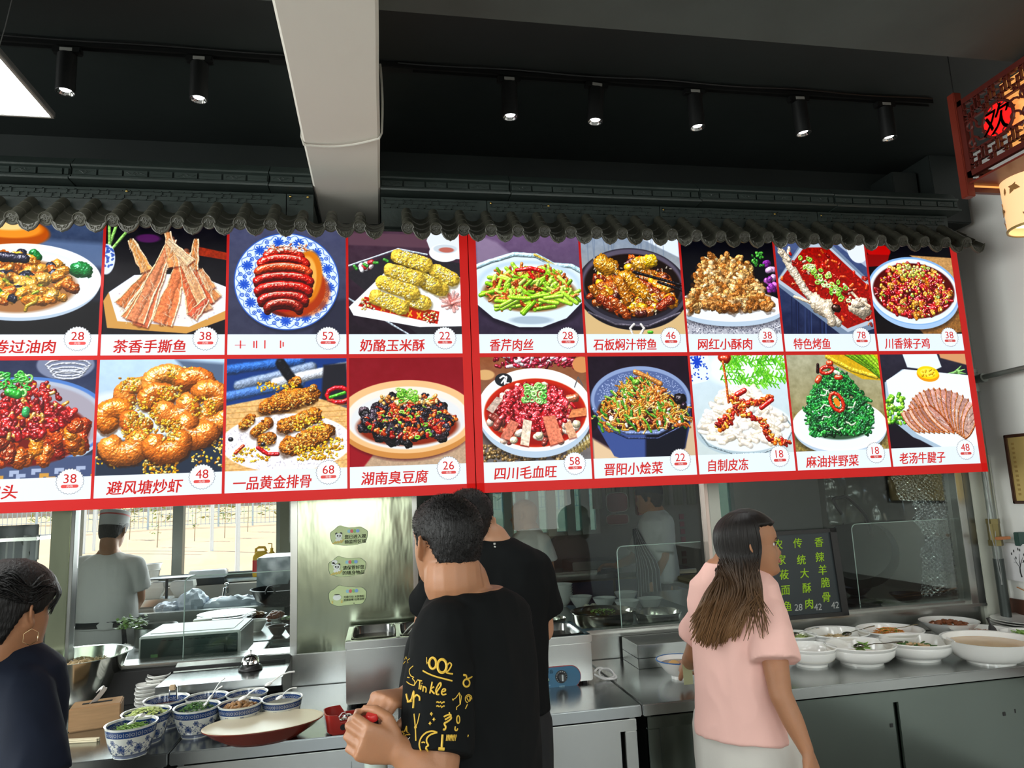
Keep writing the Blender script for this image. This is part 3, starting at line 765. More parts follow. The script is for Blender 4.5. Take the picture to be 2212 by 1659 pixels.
 def plate(s,cx,cy,rx,ry,col='#f2f6fa',rim='#ffffff',shade='#b9cadb',th=3.,inner='#e6edf4',rimw=.12):
  s.ell(cx,cy+th+2,rx*1.02,ry*1.03,'#101018',soft=9,a=.45)
  s.ell(cx,cy+th,rx*.98,ry,shade,soft=1.5);s.ell(cx,cy,rx,ry,rim,soft=1.3)
  s.ell(cx,cy+.6,rx*(1-rimw),ry*(1-rimw*1.1),inner,soft=2.5);s.ell(cx,cy+1.5,rx*(.95-rimw),ry*(.93-rimw),col,soft=5)
 def pick(s,*c): return hx(c[s.r.integers(0,len(c))])*(.86+.28*s.r.random())
 def U(s,a,b): return a+(b-a)*s.r.random()
 def blur(s,n):
  for _ in range(n):
   c = s.c;c = (np.roll(c,1,0)+c*2+np.roll(c,-1,0))/4;s.c = (np.roll(c,1,1)+c*2+np.roll(c,-1,1))/4
def wavy(p,x,y,L,a,amp,n=5):
 ph = p.U(0,6);return [(x+math.cos(a)*L*(t/(n-1)-.5)-math.sin(a)*amp*math.sin(ph+t*1.6),y+math.sin(a)*L*(t/(n-1)-.5)+math.cos(a)*amp*math.sin(ph+t*1.6)) for t in range(n)]
def d_pork(p):
 p.bg('#3c4a66','#191a24',.05);p.poly([(-5,12),(105,18),(105,40),(-5,36)],'#6d83a8',soft=14,a=.7);p.poly([(0,80),(100,70),(100,102),(0,102)],'#0c0c12',soft=10)
 p.ell(24,8,34,14,'#a8500f',.1,4);p.ell(22,4,30,10,'#e29238',.1,5);p.ell(20,2,20,5,'#f6cf92',.1,5)
 p.plate(38,52,62,33,col='#eaf1f6',th=3)
 p.ell(36,57,45,24,'#8a4a12',soft=8,a=.75)
 def f(x,y,k):
  r = p.r.random()
  if r < .27: p.blob(x,y,p.U(4,8),p.U(3,5),p.pick('#1b1c2c','#242634','#11111c'),p.U(0,3),rough=.7,spec=.75,tex=.3)
  elif r < .34: p.stroke(wavy(p,x,y,14,p.U(-1,1),1.5),1.4,p.pick('#c8a83c','#8a9a30'),spec=.5)
  elif r < .40: p.blob(x,y,6,3.4,p.pick('#1e6b34','#2f8f4a'),p.U(0,1),rough=.4,spec=.9)
  else: p.blob(x,y,p.U(6,10),p.U(3,5),p.pick('#c8862c','#d99a3c','#b8701c','#e3b058','#a85a18'),p.U(-.8,.8),rough=.8,spec=.75,tex=.45)
 p.pile(36,52,42,24,95,f)
 p.blob(84,42,10,7,'#1d7a3c',.5,rough=.5,spec=1,tex=.3);p.blob(30,32,14,4,'#2a2a3a',.1,rough=.5,spec=.9)
def d_fish_dry(p):
 p.bg('#0c0b12','#15121c',.03);p.ell(34,12,10,4,'#5a2060',soft=4,a=.8)
 for a,b in (((2,22),(8,0)),((4,24),(18,4)),((3,20),(2,-2))): p.stroke([a,b],1.3,'#8fc46a',spec=.3)
 p.ell(1,32,7,14,'#dfe8f6',soft=2)
 for k in range(26): p.blob(p.U(-4,7),p.U(20,44),1.5,.9,'#2a4aa0',p.U(0,3),flat=True,a=.8)
 p.poly([(72,18),(100,24),(100,31),(76,27)],'#8c2e14',soft=2,tex=.3)
 p.poly([(4,62),(24,46),(72,44),(100,56),(100,82),(70,96),(10,90)],'#e8edf5',soft=1.5);p.poly([(0,70),(4,62),(12,88),(70,93),(100,78),(100,86),(68,99),(4,94)],'#c89a58',soft=1.5)
 p.poly([(8,66),(26,52),(70,50),(97,60),(92,78),(66,90),(16,86)],'#f3ece6',soft=2)
 for k in range(60): p.ell(p.U(12,92),p.U(60,86),.7,.5,'#c9b8c6',soft=1)
 def strip_(x0,y0,x1,y1,w,c):
  n = 7;L = [];Rr = []
  for i in range(n):
   t = i/(n-1);x = x0+(x1-x0)*t;y = y0+(y1-y0)*t;w_ = w*(1-.55*t)*(1+.12*math.sin(i*2.3+x0));nx,ny = -(y1-y0),(x1-x0);l_ = math.hypot(nx,ny)
   L.append((x+nx/l_*w_,y+ny/l_*w_));Rr.append((x-nx/l_*w_,y-ny/l_*w_))
  p.poly([(a+.8,b+1.6) for a,b in L+Rr[::-1]],'#5a1c10',soft=4,a=.6);p.poly(L+Rr[::-1],c,soft=1.2,tex=.35)
  p.stroke([(x0,y0),(x1,y1)],w*.30,hx(c)*.80,rough=.6,spec=.25,soft=3,a=.55);p.stroke(L,.7,'#fbe0bf',rough=1.2,spec=.2);p.stroke(Rr,.6,'#f6cfa4',rough=1.2,spec=.2)
  for j in range(14):
   t = p.r.random();x = x0+(x1-x0)*t;y = y0+(y1-y0)*t;p.stroke([(x+p.U(-w,w)*.6,y),(x+p.U(-w,w)*.6,y+p.U(3,7))],.35,'#ffe2c2',spec=.1,a=.6)
 for a in ((14,74,38,40,5,'#d08050'),(20,86,42,44,5,'#d9885a'),(92,68,66,40,6,'#e09a66'),(86,72,70,36,5,'#ce6a48'),(88,58,78,40,4,'#e3a070'),(34,42,20,14,5,'#e8a868'),(72,40,74,12,4,'#d99058'),(30,92,50,26,7.5,'#de7f5c'),(26,88,54,12,7,'#e0926a'),(48,90,66,24,9,'#e88a5c'),(76,80,62,30,7,'#d9744e'),(84,78,60,24,5,'#f0b88a'),(56,38,50,6,5,'#f0a870'),(70,34,50,14,4,'#f8d8b0'),(72,84,84,68,5,'#d86a50')): strip_(*a)
def d_braised(p):
 p.bg('#4c4f68','#3a3c50',.03);p.poly([(80,70),(100,66),(100,100),(70,100)],'#2c2d3c',soft=10,a=.8)
 p.ell(50,53,44,46,'#20222e',soft=7,a=.5);p.ell(49,50,45,46,'#3a5fb0',soft=1.2);p.ell(49,50,44,45,'#dbe9f8',soft=1.2)
 for k in range(13):
  a = k*2*PI/13+.15;x = 49+36.5*math.cos(a);y = 50+37.5*math.sin(a);B = '#2450b8'
  for j in range(11):
   b = j*2*PI/11;p.stroke([(x+1.4*math.cos(b),y+1.4*math.sin(b)),(x+4.1*math.cos(b),y+4.1*math.sin(b))],.75,B,flat=True,a=.9)
  p.ell(x,y,1.2,1.2,B)
  a2 = a+PI/13
  for rr,da in ((40,0),(33,.06),(36,-.05)):
   x2 = 49+rr*math.cos(a2+da);y2 = 50+rr*1.02*math.sin(a2+da);p.ring(x2,y2,1.5,.35,B,sq=1,flat=True);p.ell(x2,y2,.6,.6,B)
 for rr,fq in ((30.5,26),(42,30),(36.5,39)):
  p.stroke([(49+(rr+1.3*math.sin(t*fq))*math.cos(t),50+(rr+1.3*math.sin(t*fq))*1.02*math.sin(t)) for t in [i*2*PI/150 for i in range(151)]],.32,'#3c66c4',flat=True,a=.8)
 p.ell(50,51,28.5,29.5,'#e6eefa',soft=1.5);p.ell(52,56,30,28,'#5c1406',soft=4,a=.95);p.ell(60,60,26,24,'#b8480c',soft=8,a=.7)
 p.ell(66,46,13,26,'#c87a20',.1,5);p.ell(64,48,10,22,'#e8b060',.1,4)
 p.ell(46,48,24,31,'#a01c10',soft=3)
 for i,(y,w_) in enumerate(((22,14),(29,19),(37,21.5),(46,22.5),(55,21.5),(64,18.5),(71,13.5))):
  pts = [(46+w_*math.cos(t)*1.0,y+5-6*math.sin(t)*1.0) for t in [PI*.04+PI*.92*j/8 for j in range(9)]]
  p.stroke([(a,b+3.4) for a,b in pts],3.0,'#5a0a04',rough=.2,spec=.2);p.stroke(pts,3.9,['#b83222','#b01c10','#c84420','#a81208','#b51a10','#a0140c','#8a2014'][i],rough=.28,spec=.95,tex=.3,sh=.65)
  p.stroke([(a,b-2.2) for a,b in pts[2:7]],.7,'#ffb8a0',rough=.9,spec=.9,a=.8)
 for k in range(50): p.blob(p.U(30,66),p.U(14,20)+abs(p.U(-1,1))*2,1.6,.8,p.pick('#f2c8b8','#c86a3c','#f6e0d0'),p.U(-1,1),rough=.6,spec=.9)
def d_corn(p):
 p.bg('#4a3644','#221a24',.04);p.poly([(0,2),(100,2),(100,16),(0,14)],'#5c4450',soft=5)
 p.poly([(-4,42),(42,20),(100,30),(110,100),(60,100)],'#2c2a30',soft=1.5,tex=.1)
 for a,b in (((-4,36),(44,17)),((0,66),(52,100)),((44,17),(70,22))): p.stroke([a,b],.9,'#b9c6d2',spec=.4)
 p.poly([(0,74),(32,40),(100,44),(104,92),(62,93),(4,82)],'#f0f4f6',soft=1.2);p.poly([(8,73),(14,64),(80,78),(78,90)],'#b82818',soft=1.2)
 for k in range(34): p.blob(p.U(10,22),p.U(66,76),1.3,.9,p.pick('#e8c070','#fff0d0','#802010'),p.U(0,3));p.blob(p.U(66,78),p.U(79,89),1.3,.9,p.pick('#e8c070','#fff0d0','#802010'),p.U(0,3))
 for k in range(5): p.stroke([(28+k*8,73+k*1.6),(31+k*8,77+k*1.7)],.7,'#f0b040',flat=True);p.stroke([(31+k*8,72.5+k*1.6),(28+k*8,77.5+k*1.7)],.6,'#f0b040',flat=True)
 p.poly([(70,8),(74,-4),(100,-4),(100,26),(84,26),(74,20)],'#dfe6ec',soft=1.5);p.ell(86,20,14,9,'#eef3f6',soft=1.5);p.ell(87,16,11,4.5,'#c8d2da',soft=2);p.ell(88,17,7,2.6,'#b06a60',soft=2)
 for k in range(9): p.blob(16+p.U(-6,6),33+p.U(-4,5),3,2,p.pick('#e8e8ee','#c83a40','#f0d0d4'),p.U(0,3),rough=.5)
 for k in range(4): p.blob(6+k*9,36-k*2.5,3,1.4,'#4a9a40',p.U(-1,1))
 for k in range(18): a = k*.35;p.stroke([(92,70),(92+p.U(8,15)*math.cos(a),68+p.U(6,11)*math.sin(a))],1.6,p.pick('#e08a80','#d86a60','#f0b0a8'),a=.6)
 def st(x0,y0,x1,y1):
  p.stroke([(x0+1,y0+2),(x1+1,y1+2)],7.2,'#a8801c',soft=5,a=.5);p.stroke([(x0,y0),(x1,y1)],6.9,'#ecca58',rough=.25,spec=.2,tex=.5,sh=.42)
  for k in range(95):
   t = p.r.random();o = p.U(-6.4,6.4);dx,dy = x1-x0,y1-y0;l_ = math.hypot(dx,dy);x = x0+dx*t-dy/l_*o;y = y0+dy*t+dx/l_*o
   p.blob(x,y,1.0,.75,p.pick('#fae694','#f6d968','#fff4c4','#e4ba40'),p.U(0,3),spec=.3)
 for a in ((78,38,92,46),(70,50,82,56),(60,44,76,52),(56,66,66,70),(44,24,68,32),(38,38,60,46),(30,50,56,60),(24,64,46,74)): st(*a)
def d_celery(p):
 p.bg('#6e5a78','#31293a',.04);p.poly([(0,0),(20,8),(40,26),(0,50)],'#a294ac',soft=8,a=.6)
 p.ell(50,62,55,34,'#15111c',soft=9,a=.6)
 p.poly([(-6,36),(10,28),(34,20),(58,21),(74,30),(92,32),(106,42),(104,64),(84,84),(60,93),(38,93),(14,84),(-6,66)],'#dbe8f0',soft=1.5)
 p.stroke([(-6,36),(12,28),(36,20),(58,21),(74,30),(92,31),(104,38)],2.4,'#c0e0ea',rough=.2,spec=.5);p.stroke([(56,20),(66,25),(74,30)],1.2,'#c8b058')
 p.ell(50,50,50,24,'#c4d8e6',soft=6);p.ell(50,54,46,24,'#e9f1f5',soft=8);p.ell(50,86,20,4,'#a9bac8',soft=4)
 p.ell(50,58,45,20,'#6a4010',soft=6,a=.8)
 def f(x,y,k):
  r = p.r.random();a = p.U(-1.3,1.3) if r < .5 else p.U(-.6,2.4)
  if r < .48: p.stroke(wavy(p,x,y,p.U(11,18),a,.4,3),p.U(1.5,2.1),p.pick('#8cc02c','#a8d848','#78b020','#c0e068'),rough=.15,spec=.5,tex=.15)
  else: p.stroke(wavy(p,x,y,p.U(9,15),a,1.4),p.U(1.1,1.6),p.pick('#a8481c','#c0602a','#8a3410','#c87838'),rough=.5,spec=.6)
 p.pile(50,54,46,20,190,f)
 p.stroke([(38,36),(52,34),(64,37)],2,'#c01818',spec=.9,rough=.2);p.stroke([(50,38),(54,44)],1.7,'#d02a1c',spec=.8)
 for k in range(12): p.stroke(wavy(p,p.U(16,84),p.U(62,74),17,p.U(-.5,.3),.3,3),2,p.pick('#a4d444','#8cc030'),rough=.1,spec=.5,tex=.15)
def d_pot(p):
 p.bg('#8a97a8','#b8ab94',.06);p.poly([(60,0),(100,0),(100,20)],'#dce6f2',soft=4);p.poly([(0,74),(100,70),(100,100),(0,100)],'#cdb488',soft=5)
 for k in range(20): x = p.U(0,100);p.stroke([(x,0),(x+p.U(-3,3),30)],.5,'#6c7a90',flat=True,a=.5)
 p.ell(50,54,57,42,'#1a1820',soft=2);p.ell(50,52,56,39,'#4a4855',soft=1.5);p.ell(50,49,54,38,'#2a2730',soft=1.5);p.ell(50,47,51,35,'#5c5666',soft=5);p.ell(50,50,49,33,'#1a0e0c',soft=5)
 p.stroke([(4,78),(30,90),(62,92),(96,78)],1.1,'#77727f',spec=.3,a=.7)
 def f(x,y,k):
  r = p.r.random()
  if r < .22: p.blob(x,y,p.U(4,7),p.U(3,5),p.pick('#d8a41c','#e8c040','#c89018'),p.U(-1,1),rough=.5,spec=.9,tex=.3)
  elif r < .45: p.blob(x,y,p.U(4,8),p.U(2,4),p.pick('#3a1410','#4a1a12','#20100c'),p.U(-1,1),rough=.7,spec=.9,tex=.4)
  else: p.blob(x,y,p.U(6,12),p.U(3,6),p.pick('#b06414','#98440e','#c88424','#8a300c','#a8541a'),p.U(-.6,1.4),rough=.8,spec=1,tex=.55)
 p.pile(50,52,42,28,100,f)
 for a in ((24,30,13,8,'#c08420',.5),(62,26,12,7,'#d89a2c',-.2),(70,24,7,6,'#e0b828',.3),(52,50,20,7,'#c8861c',.75),(40,56,16,6,'#b06a18',1.2),(82,68,12,5,'#8a2c10',-.6),(36,74,13,5,'#98420f',.9)): p.blob(a[0],a[1],a[2],a[3],a[4],a[5],rough=.6,spec=1,tex=.6)
 for k in range(90): x,y = p.U(12,90),p.U(22,80);p.blob(x,y,1.4,.6,'#fff2d8',p.U(0,3),rough=.8,a=.75)
 for a,b in (((52,36),(104,50)),((76,46),(104,56))): p.stroke([a,b],1.5,'#120f14',rough=.02,spec=.5)
 p.stroke([(46,100),(44,94),(48,90)],1.2,'#f0ece8',spec=.5);p.stroke([(54,100),(58,94),(55,90)],1.2,'#f0ece8',spec=.5);p.blob(64,98,3,1.5,'#50b030')
def d_fried(p):
 p.bg('#07080f','#0e0f18',.02);p.poly([(-2,84),(100,72),(100,102),(-2,102)],'#b4b6c0',soft=4)
 for k in range(700): p.ell(p.U(0,100),p.U(80,100),.6,.6,p.pick('#7c7e8c','#e8e8f0','#5c5e6c'),soft=1)
 p.plate(48,70,58,17,th=5,col='#e9f0f8',inner='#dfe8f2')
 for k in range(14): p.blob(94+p.U(-4,5),26+p.U(-6,30),4,3,p.pick('#8a3a9a','#b868c0','#e0b8e8','#6a2078'),p.U(0,3),rough=.4)
 for k in range(26): p.blob(82+p.U(-6,6),20+p.U(-8,8),1.8,1.2,p.pick('#2f7a2c','#4c9c3c'),p.U(0,3),rough=.8)
 L = []
 for i in range(260):
  v = p.r.random();y = 20+52*v**.7;hw = 16+29*((y-20)/52)**.8;x = 45+p.U(-hw,hw);L.append((x,y))
 L.sort(key=lambda q: q[1])
 for x,y in L:
  p.stroke(wavy(p,x+.6,y+1.4,p.U(7,15),p.U(-1.4,1.4),1.4),p.U(2.3,3.1),'#5c3410',rough=.9,spec=0,soft=3,a=.45)
  p.stroke(wavy(p,x,y,p.U(7,14),p.U(-1.5,1.5),1.6),p.U(1.9,3.2),p.pick('#c89a5c','#dcb47c','#b8824a','#e8c898','#a86c34'),rough=.9,spec=.35,tex=.6)
def d_fishred(p):
 p.bg('#4c5a80','#1c2440',.05)
 for k in range(26): x = p.U(0,100);p.stroke([(x,60),(x-4,100)],.5,p.pick('#3c4a70','#2a3458','#161c34'),flat=True,a=.8)
 p.poly([(10,0),(60,-6),(104,30),(104,10),(100,-4),(0,-4)],'#a8b4c8',soft=3);p.ell(92,6,12,16,'#dfe6ee',soft=2)
 p.poly([(-4,46),(30,0),(60,-2),(112,52),(108,92),(66,104)],'#76869c',soft=1.5);p.poly([(-2,44),(30,3),(58,1),(110,54),(106,86),(70,98)],'#b6c2d0',soft=1.5)
 p.poly([(2,42),(32,6),(58,5),(106,54),(104,82),(70,94)],'#8e1408',soft=2,tex=.35)
 for k in range(170):
  x = p.U(4,102);y = p.U(8,92)
  if y > 42+.78*x or y < 40-1.1*x or y < -2+.66*(x-36): continue
  p.blob(x,y,p.U(1.5,4),p.U(.8,1.8),p.pick('#c02010','#7a0c06','#d84a20','#a01408','#e06a28'),p.U(0,3),rough=.5,spec=.9,a=.8)
 def wb(x,y,r,rr,rot=0): p.blob(x,y,r,rr,'#e8d8c0',rot,rough=.7,spec=.6,tex=.4)
 p.stroke([(8,14),(16,30),(30,56),(60,88)],4,'#e8dcc8',rough=.6,spec=.5,tex=.4);wb(10,16,9,4,.9);wb(6,10,5,2,1.2);wb(15,10,5,2,1.8)
 wb(44,70,15,9,.5);wb(86,72,13,9,.2);wb(52,82,10,5,1.2);wb(88,66,10,5,-.3);p.stroke([(72,46),(86,62),(98,70)],1.6,'#f0dcc0');p.stroke([(16,60),(32,66)],1.5,'#f0dcc0')
 p.blob(60,72,5,4,'#301810',.4,rough=.5,spec=1)
 for k in range(70): t = p.r.random();p.blob(14+t*56+p.U(-3,20),20+t*44+p.U(-9,5),p.U(1.8,3.2),p.U(1.1,1.7),p.pick('#a81c14','#c03020','#781008','#e8c8b0'),p.U(0,3),rough=.5,spec=.9)
 for k in range(46): t = p.r.random();p.ring(24+t*44+p.U(-4,12),22+t*40+p.U(-9,6),2.1,.9,p.pick('#8cc848','#a8dc68','#6cb03c','#d8f0b0'),sq=p.U(.5,1),rot=p.U(0,3),spec=.5)
def d_chili(p):
 p.bg('#0a0810','#100c10',.02);p.ell(14,8,14,8,'#a81010',soft=3);p.poly([(0,12),(26,12),(22,24),(0,26)],'#7c0c10',soft=2);p.poly([(50,12),(100,14),(100,40)],'#b89060',soft=3,tex=.2);p.poly([(44,88),(100,70),(100,98),(56,102)],'#8a6238',soft=3,tex=.3)
 p.plate(50,52,54,38,th=5,rim='#8ab0dc',shade='#a8c4e4',rimw=.04,col='#dfeaf4',inner='#e8f1fa')
 p.ell(50,52,48,31,'#4c0c08',soft=4)
 def f(x,y,k):
  r = p.r.random()
  if r < .45: p.blob(x,y,p.U(2.4,4.6),p.U(1.5,2.2),p.pick('#8c0c14','#b01820','#6a0810','#a01018'),p.U(0,3),rough=.3,spec=1,tex=.2)
  elif r < .72: p.blob(x,y,1.7,1.5,p.pick('#e8b848','#f2cc68','#d89c30'),p.U(0,3),rough=.2,spec=.5)
  elif r < .84: p.blob(x,y,p.U(3,5),2.6,p.pick('#c07c2c','#a8601c','#d89848'),p.U(0,3),rough=.9,spec=.6,tex=.6)
  elif r < .93: p.blob(x,y,1.3,.9,p.pick('#f4ecc0','#fff8e0'),p.U(0,3))
  else: p.ring(x,y,1.6,.7,p.pick('#90c850','#b8e080'),sq=.7)
 p.pile(50,51,46,30,620,f)
 for k in range(60): p.blob(50+p.U(-16,16),30+p.U(-7,7),1.8,1.4,p.pick('#e8d868','#d0dc60','#f0e8a0'),p.U(0,3),rough=.5)
def d_duck(p):
 p.bg('#2c3450','#56647e',.04);p.ell(0,10,26,14,'#6cc020',.2,5);p.ell(76,4,22,13,'#8088a0',soft=3)
 for k in range(4): p.ring(78,4+k*3,17-k*2,.9,'#c2c8d6',sq=.3)
 p.plate(46,52,66,38,th=4,rim='#5c84c4',inner='#b8c0d0',col='#a8a4b0',rimw=.05)
 p.poly([(0,88),(100,82),(100,102),(0,102)],'#4c5878',soft=2)
 for k in range(18): x = (k*11) % 104;y = 90+(k*7) % 11;p.poly([(x,y),(x+7,y),(x+7,y+3),(x+3,y+3),(x+3,y+5),(x,y+5)],'#aab6d0' if k % 3 else '#c89a50',soft=1)
 p.ell(46,62,50,28,'#6a1408',soft=6)
 for k in range(46): x = p.U(6,92);y = p.U(56,84);p.blob(x,y,p.U(6,10),p.U(4,6),p.pick('#b84c18','#c8641c','#a03810','#d88428','#8a200c'),p.U(.6,2.2),rough=.6,spec=1,tex=.5)
 def f(x,y,k):
  r = p.r.random()
  if r < .85: p.blob(x,y,p.U(2.4,5),p.U(1.4,2.6),p.pick('#8c1014','#a8181c','#6c0a10','#c02820'),p.U(0,3),rough=.35,spec=1,tex=.25)
  else: p.blob(x,y,3.4,1.5,p.pick('#c88428','#b86420','#e0b060'),p.U(0,3),rough=.5,spec=.9)
 p.pile(44,42,40,24,260,f)
 for k in range(26): p.ring(36+p.U(-14,13),19+p.U(-8,9),p.U(2,3.4),1.0,p.pick('#3cac40','#58c850','#2c9434','#98dc80'),sq=p.U(.4,.9),rot=p.U(0,3),spec=.8)
 p.blob(38,28,7,3.5,'#38a83c',.4,spec=.9);p.blob(48,44,3,4.5,'#4cb870',.1,spec=.8)
def d_shrimp(p):
 p.bg('#c3dcf2','#aebfcc',.03);p.poly([(60,0),(100,4),(100,30),(70,12)],'#5c6c84',soft=10);p.poly([(0,72),(100,60),(100,102),(0,102)],'#2b3444',soft=5);p.ell(30,48,50,22,'#dfe8ec',soft=12)
 def crumb(cx,cy,rx,ry,n):
  for k in range(n): p.blob(cx+p.U(-rx,rx),cy+p.U(-ry,ry),p.U(.8,1.7),p.U(.6,1.1),p.pick('#e8b028','#f4cc54','#d08c18','#fbe090','#b87410'),p.U(0,3),rough=.6,spec=.4)
 crumb(50,92,14,9,120);crumb(88,82,12,14,80);crumb(12,86,12,8,20)
 def sh(cx,cy,R,a0,a1,r,c):
  pts = [(cx+R*math.cos(t),cy+R*.72*math.sin(t)) for t in [a0+(a1-a0)*j/9 for j in range(10)]]
  p.stroke([(x,y+2) for x,y in pts],r,'#7a3208',soft=5,a=.6);p.stroke(pts,r,c,rough=.3,spec=.85,tex=.3,sh=.6)
  for j in range(1,9,2): x,y = pts[j];dx,dy = x-cx,y-cy;l_ = math.hypot(dx,dy)+.01;p.stroke([(x-dx/l_*r*.8,y-dy/l_*r*.8),(x+dx/l_*r*.8,y+dy/l_*r*.8)],.45,'#a85010',a=.5,spec=0)
  p.stroke([(x-.6,y-r*.45) for x,y in pts[2:7]],.8,'#ffe6cc',rough=.9,a=.5,spec=.5)
 for a in ((30,30,10,2.4,5.6,8,'#e08a3c'),(54,22,13,3.0,6.3,8.5,'#e89a4a'),(76,22,9,3.8,7.2,9,'#e07c30'),(88,34,9,4.2,7.4,9,'#dc8438'),(14,50,10,2.2,5.2,9,'#dc8028'),(93,52,9,.2,3.4,8,'#e2883a'),(46,34,8,2.6,6.0,8,'#d87c30'),(62,44,10,-.5,2.8,10,'#e4863a'),(32,54,7,1,3.5,8,'#d8742c'),(78,62,10,.4,3.8,10,'#df8036'),(22,74,11,-.3,2.9,10,'#e48a3c'),(55,74,10,-.1,3.0,10,'#e08032')): sh(*a)
 crumb(36,48,12,16,130);crumb(56,30,10,6,60);crumb(30,60,10,9,70);crumb(58,62,8,9,70);crumb(22,22,8,6,30);crumb(84,42,10,8,50);crumb(64,12,10,5,26)
def d_ribs(p):
 p.bg('#274a84','#a8835a',.03);p.poly([(0,0),(100,0),(100,40),(0,44)],'#1c3c78',soft=3)
 for a in ((0,10,60,2,'#3c6cb4'),(10,24,70,8,'#8c9cb4'),(0,34,60,22,'#5880c0'),(40,22,100,8,'#e4eaf2'),(44,4,60,30,'#16181e')): p.stroke([(a[0],a[1]),(a[2],a[3])],4.5,a[4],rough=.2,spec=.1,soft=5)
 p.poly([(80,6),(100,4),(100,44),(78,40)],'#24242c',soft=6);p.ring(93,34,10,2,'#c01420',sq=.7,spec=.8);p.stroke([(86,36),(98,32)],1.5,'#50b030')
 p.poly([(0,42),(60,30),(104,48),(104,102),(0,102)],'#e0b880',soft=3,tex=.2)
 for k in range(12): y = 44+k*5;p.stroke([(0,y),(100,y-6)],.4,'#b88848',flat=True,a=.6)
 p.ell(50,76,54,26,'#f4f2f4',soft=2)
 for k in range(240): a = p.U(0,2*PI);q = p.U(.6,.98);p.blob(50+54*q*math.cos(a),76+26*q*math.sin(a),1,.3,'#b9b6c4',p.U(0,3),flat=True,a=.8)
 def rib(x0,y0,x1,y1,r,c='#c07428'):
  p.stroke([(x0,y0+2),(x1,y1+2)],r,'#5c2c0c',soft=6,a=.6);p.stroke([(x0,y0),(x1,y1)],r,c,rough=.5,spec=.5,tex=.8,sh=.65)
  for k in range(int(14*r)): t = p.r.random();p.blob(x0+(x1-x0)*t+p.U(-r,r)*.8,y0+(y1-y0)*t+p.U(-r,r)*.8,p.U(.6,1.4),p.U(.4,1),p.pick('#e8a848','#f6cc78','#8a4410','#d89030','#a85c18'),p.U(0,3),rough=.7,spec=.5)
 for a in ((14,60,20,54,4),(24,66,34,58,4.5),(30,74,36,72,5),(32,44,52,34,7),(44,40,68,34,8.5),(54,22,58,20,3.5),(70,28,72,26,2.5),(48,62,72,52,7),(52,80,82,68,8.5)): rib(*a)
 for cx,cy,rx,ry,n in ((34,26,9,4,30),(52,26,6,4,20),(68,60,12,6,60),(74,86,18,6,120),(22,86,16,6,60),(88,78,8,6,40)):
  for k in range(n): p.blob(cx+p.U(-rx,rx),cy+p.U(-ry,ry),p.U(.8,1.6),p.U(.6,1.1),p.pick('#f0b828','#f8d860','#d89418'),p.U(0,3),rough=.6,spec=.4)
 for x,y in ((4,72),(30,77)): p.blob(x,y,2,1.8,'#1c1c24',spec=.8)
 p.stroke([(26,80),(34,86),(42,86)],1.7,'#b8181c',spec=.9);p.stroke([(8,84),(14,78)],1.3,'#b83010',spec=.9)
def d_tofu(p):
 p.bg('#7c1222','#8c1626',.03);p.poly([(0,80),(20,88),(0,102)],'#8c1626',soft=2);p.poly([(22,86),(100,72),(100,102),(10,102)],'#b8a088',soft=4,tex=.12)
 p.ell(50,60,60,36,'#3c0a10',soft=8,a=.6);p.ell(50,60,60,34,'#c08a50',soft=1.5);p.ell(50,55,60,34,'#e3bd8e',soft=1.5);p.ell(50,56,53,29,'#efe6dc',soft=2);p.ell(50,59,50,26,'#dfe2e4',soft=6);p.ell(50,64,44,18,'#7c2a10',soft=6)
 for k in range(30): x = p.U(12,90);y = p.U(48,80);p.blob(x,y,p.U(5,8),p.U(4,6),p.pick('#1c1a20','#2c2830','#141216','#4c4048'),p.U(0,3),rough=.7,spec=.7,tex=.8)
 def f(x,y,k):
  r = p.r.random()
  if r < .35: p.blob(x,y,p.U(1.5,3.4),p.U(1,2),p.pick('#b84418','#d0702c','#a02c10','#c85c20'),p.U(0,3),rough=.6,spec=.9)
  elif r < .52: p.blob(x,y,1.2,.9,p.pick('#f0e0a0','#fff0c8','#e8c860'),p.U(0,3))
  elif r < .68: p.blob(x,y,p.U(3,6),p.U(2,4),p.pick('#201c24','#141218','#38303a'),p.U(0,3),rough=.9,spec=.7,tex=.9)
  elif r < .78: p.ring(x,y,1.9,.8,p.pick('#70b838','#98d458'),sq=.7,spec=.6)
  else: p.blob(x,y,p.U(2,4),1.5,p.pick('#a81c10','#8a1408'),p.U(0,3),spec=.9)
 p.pile(52,55,40,20,420,f)
 for k in range(60): p.blob(52+p.U(-26,26),36+abs(p.U(-1,1))*8,2,1.4,p.pick('#d89048','#e8b060','#c85c28','#f0dca0'),p.U(0,3),spec=.7)
 for k in range(26): p.ring(50+p.U(-8,8),34+p.U(-5,7),2.1,.8,p.pick('#68b838','#90d850','#b8ec80'),sq=p.U(.5,.9),rot=p.U(0,3),spec=.6)
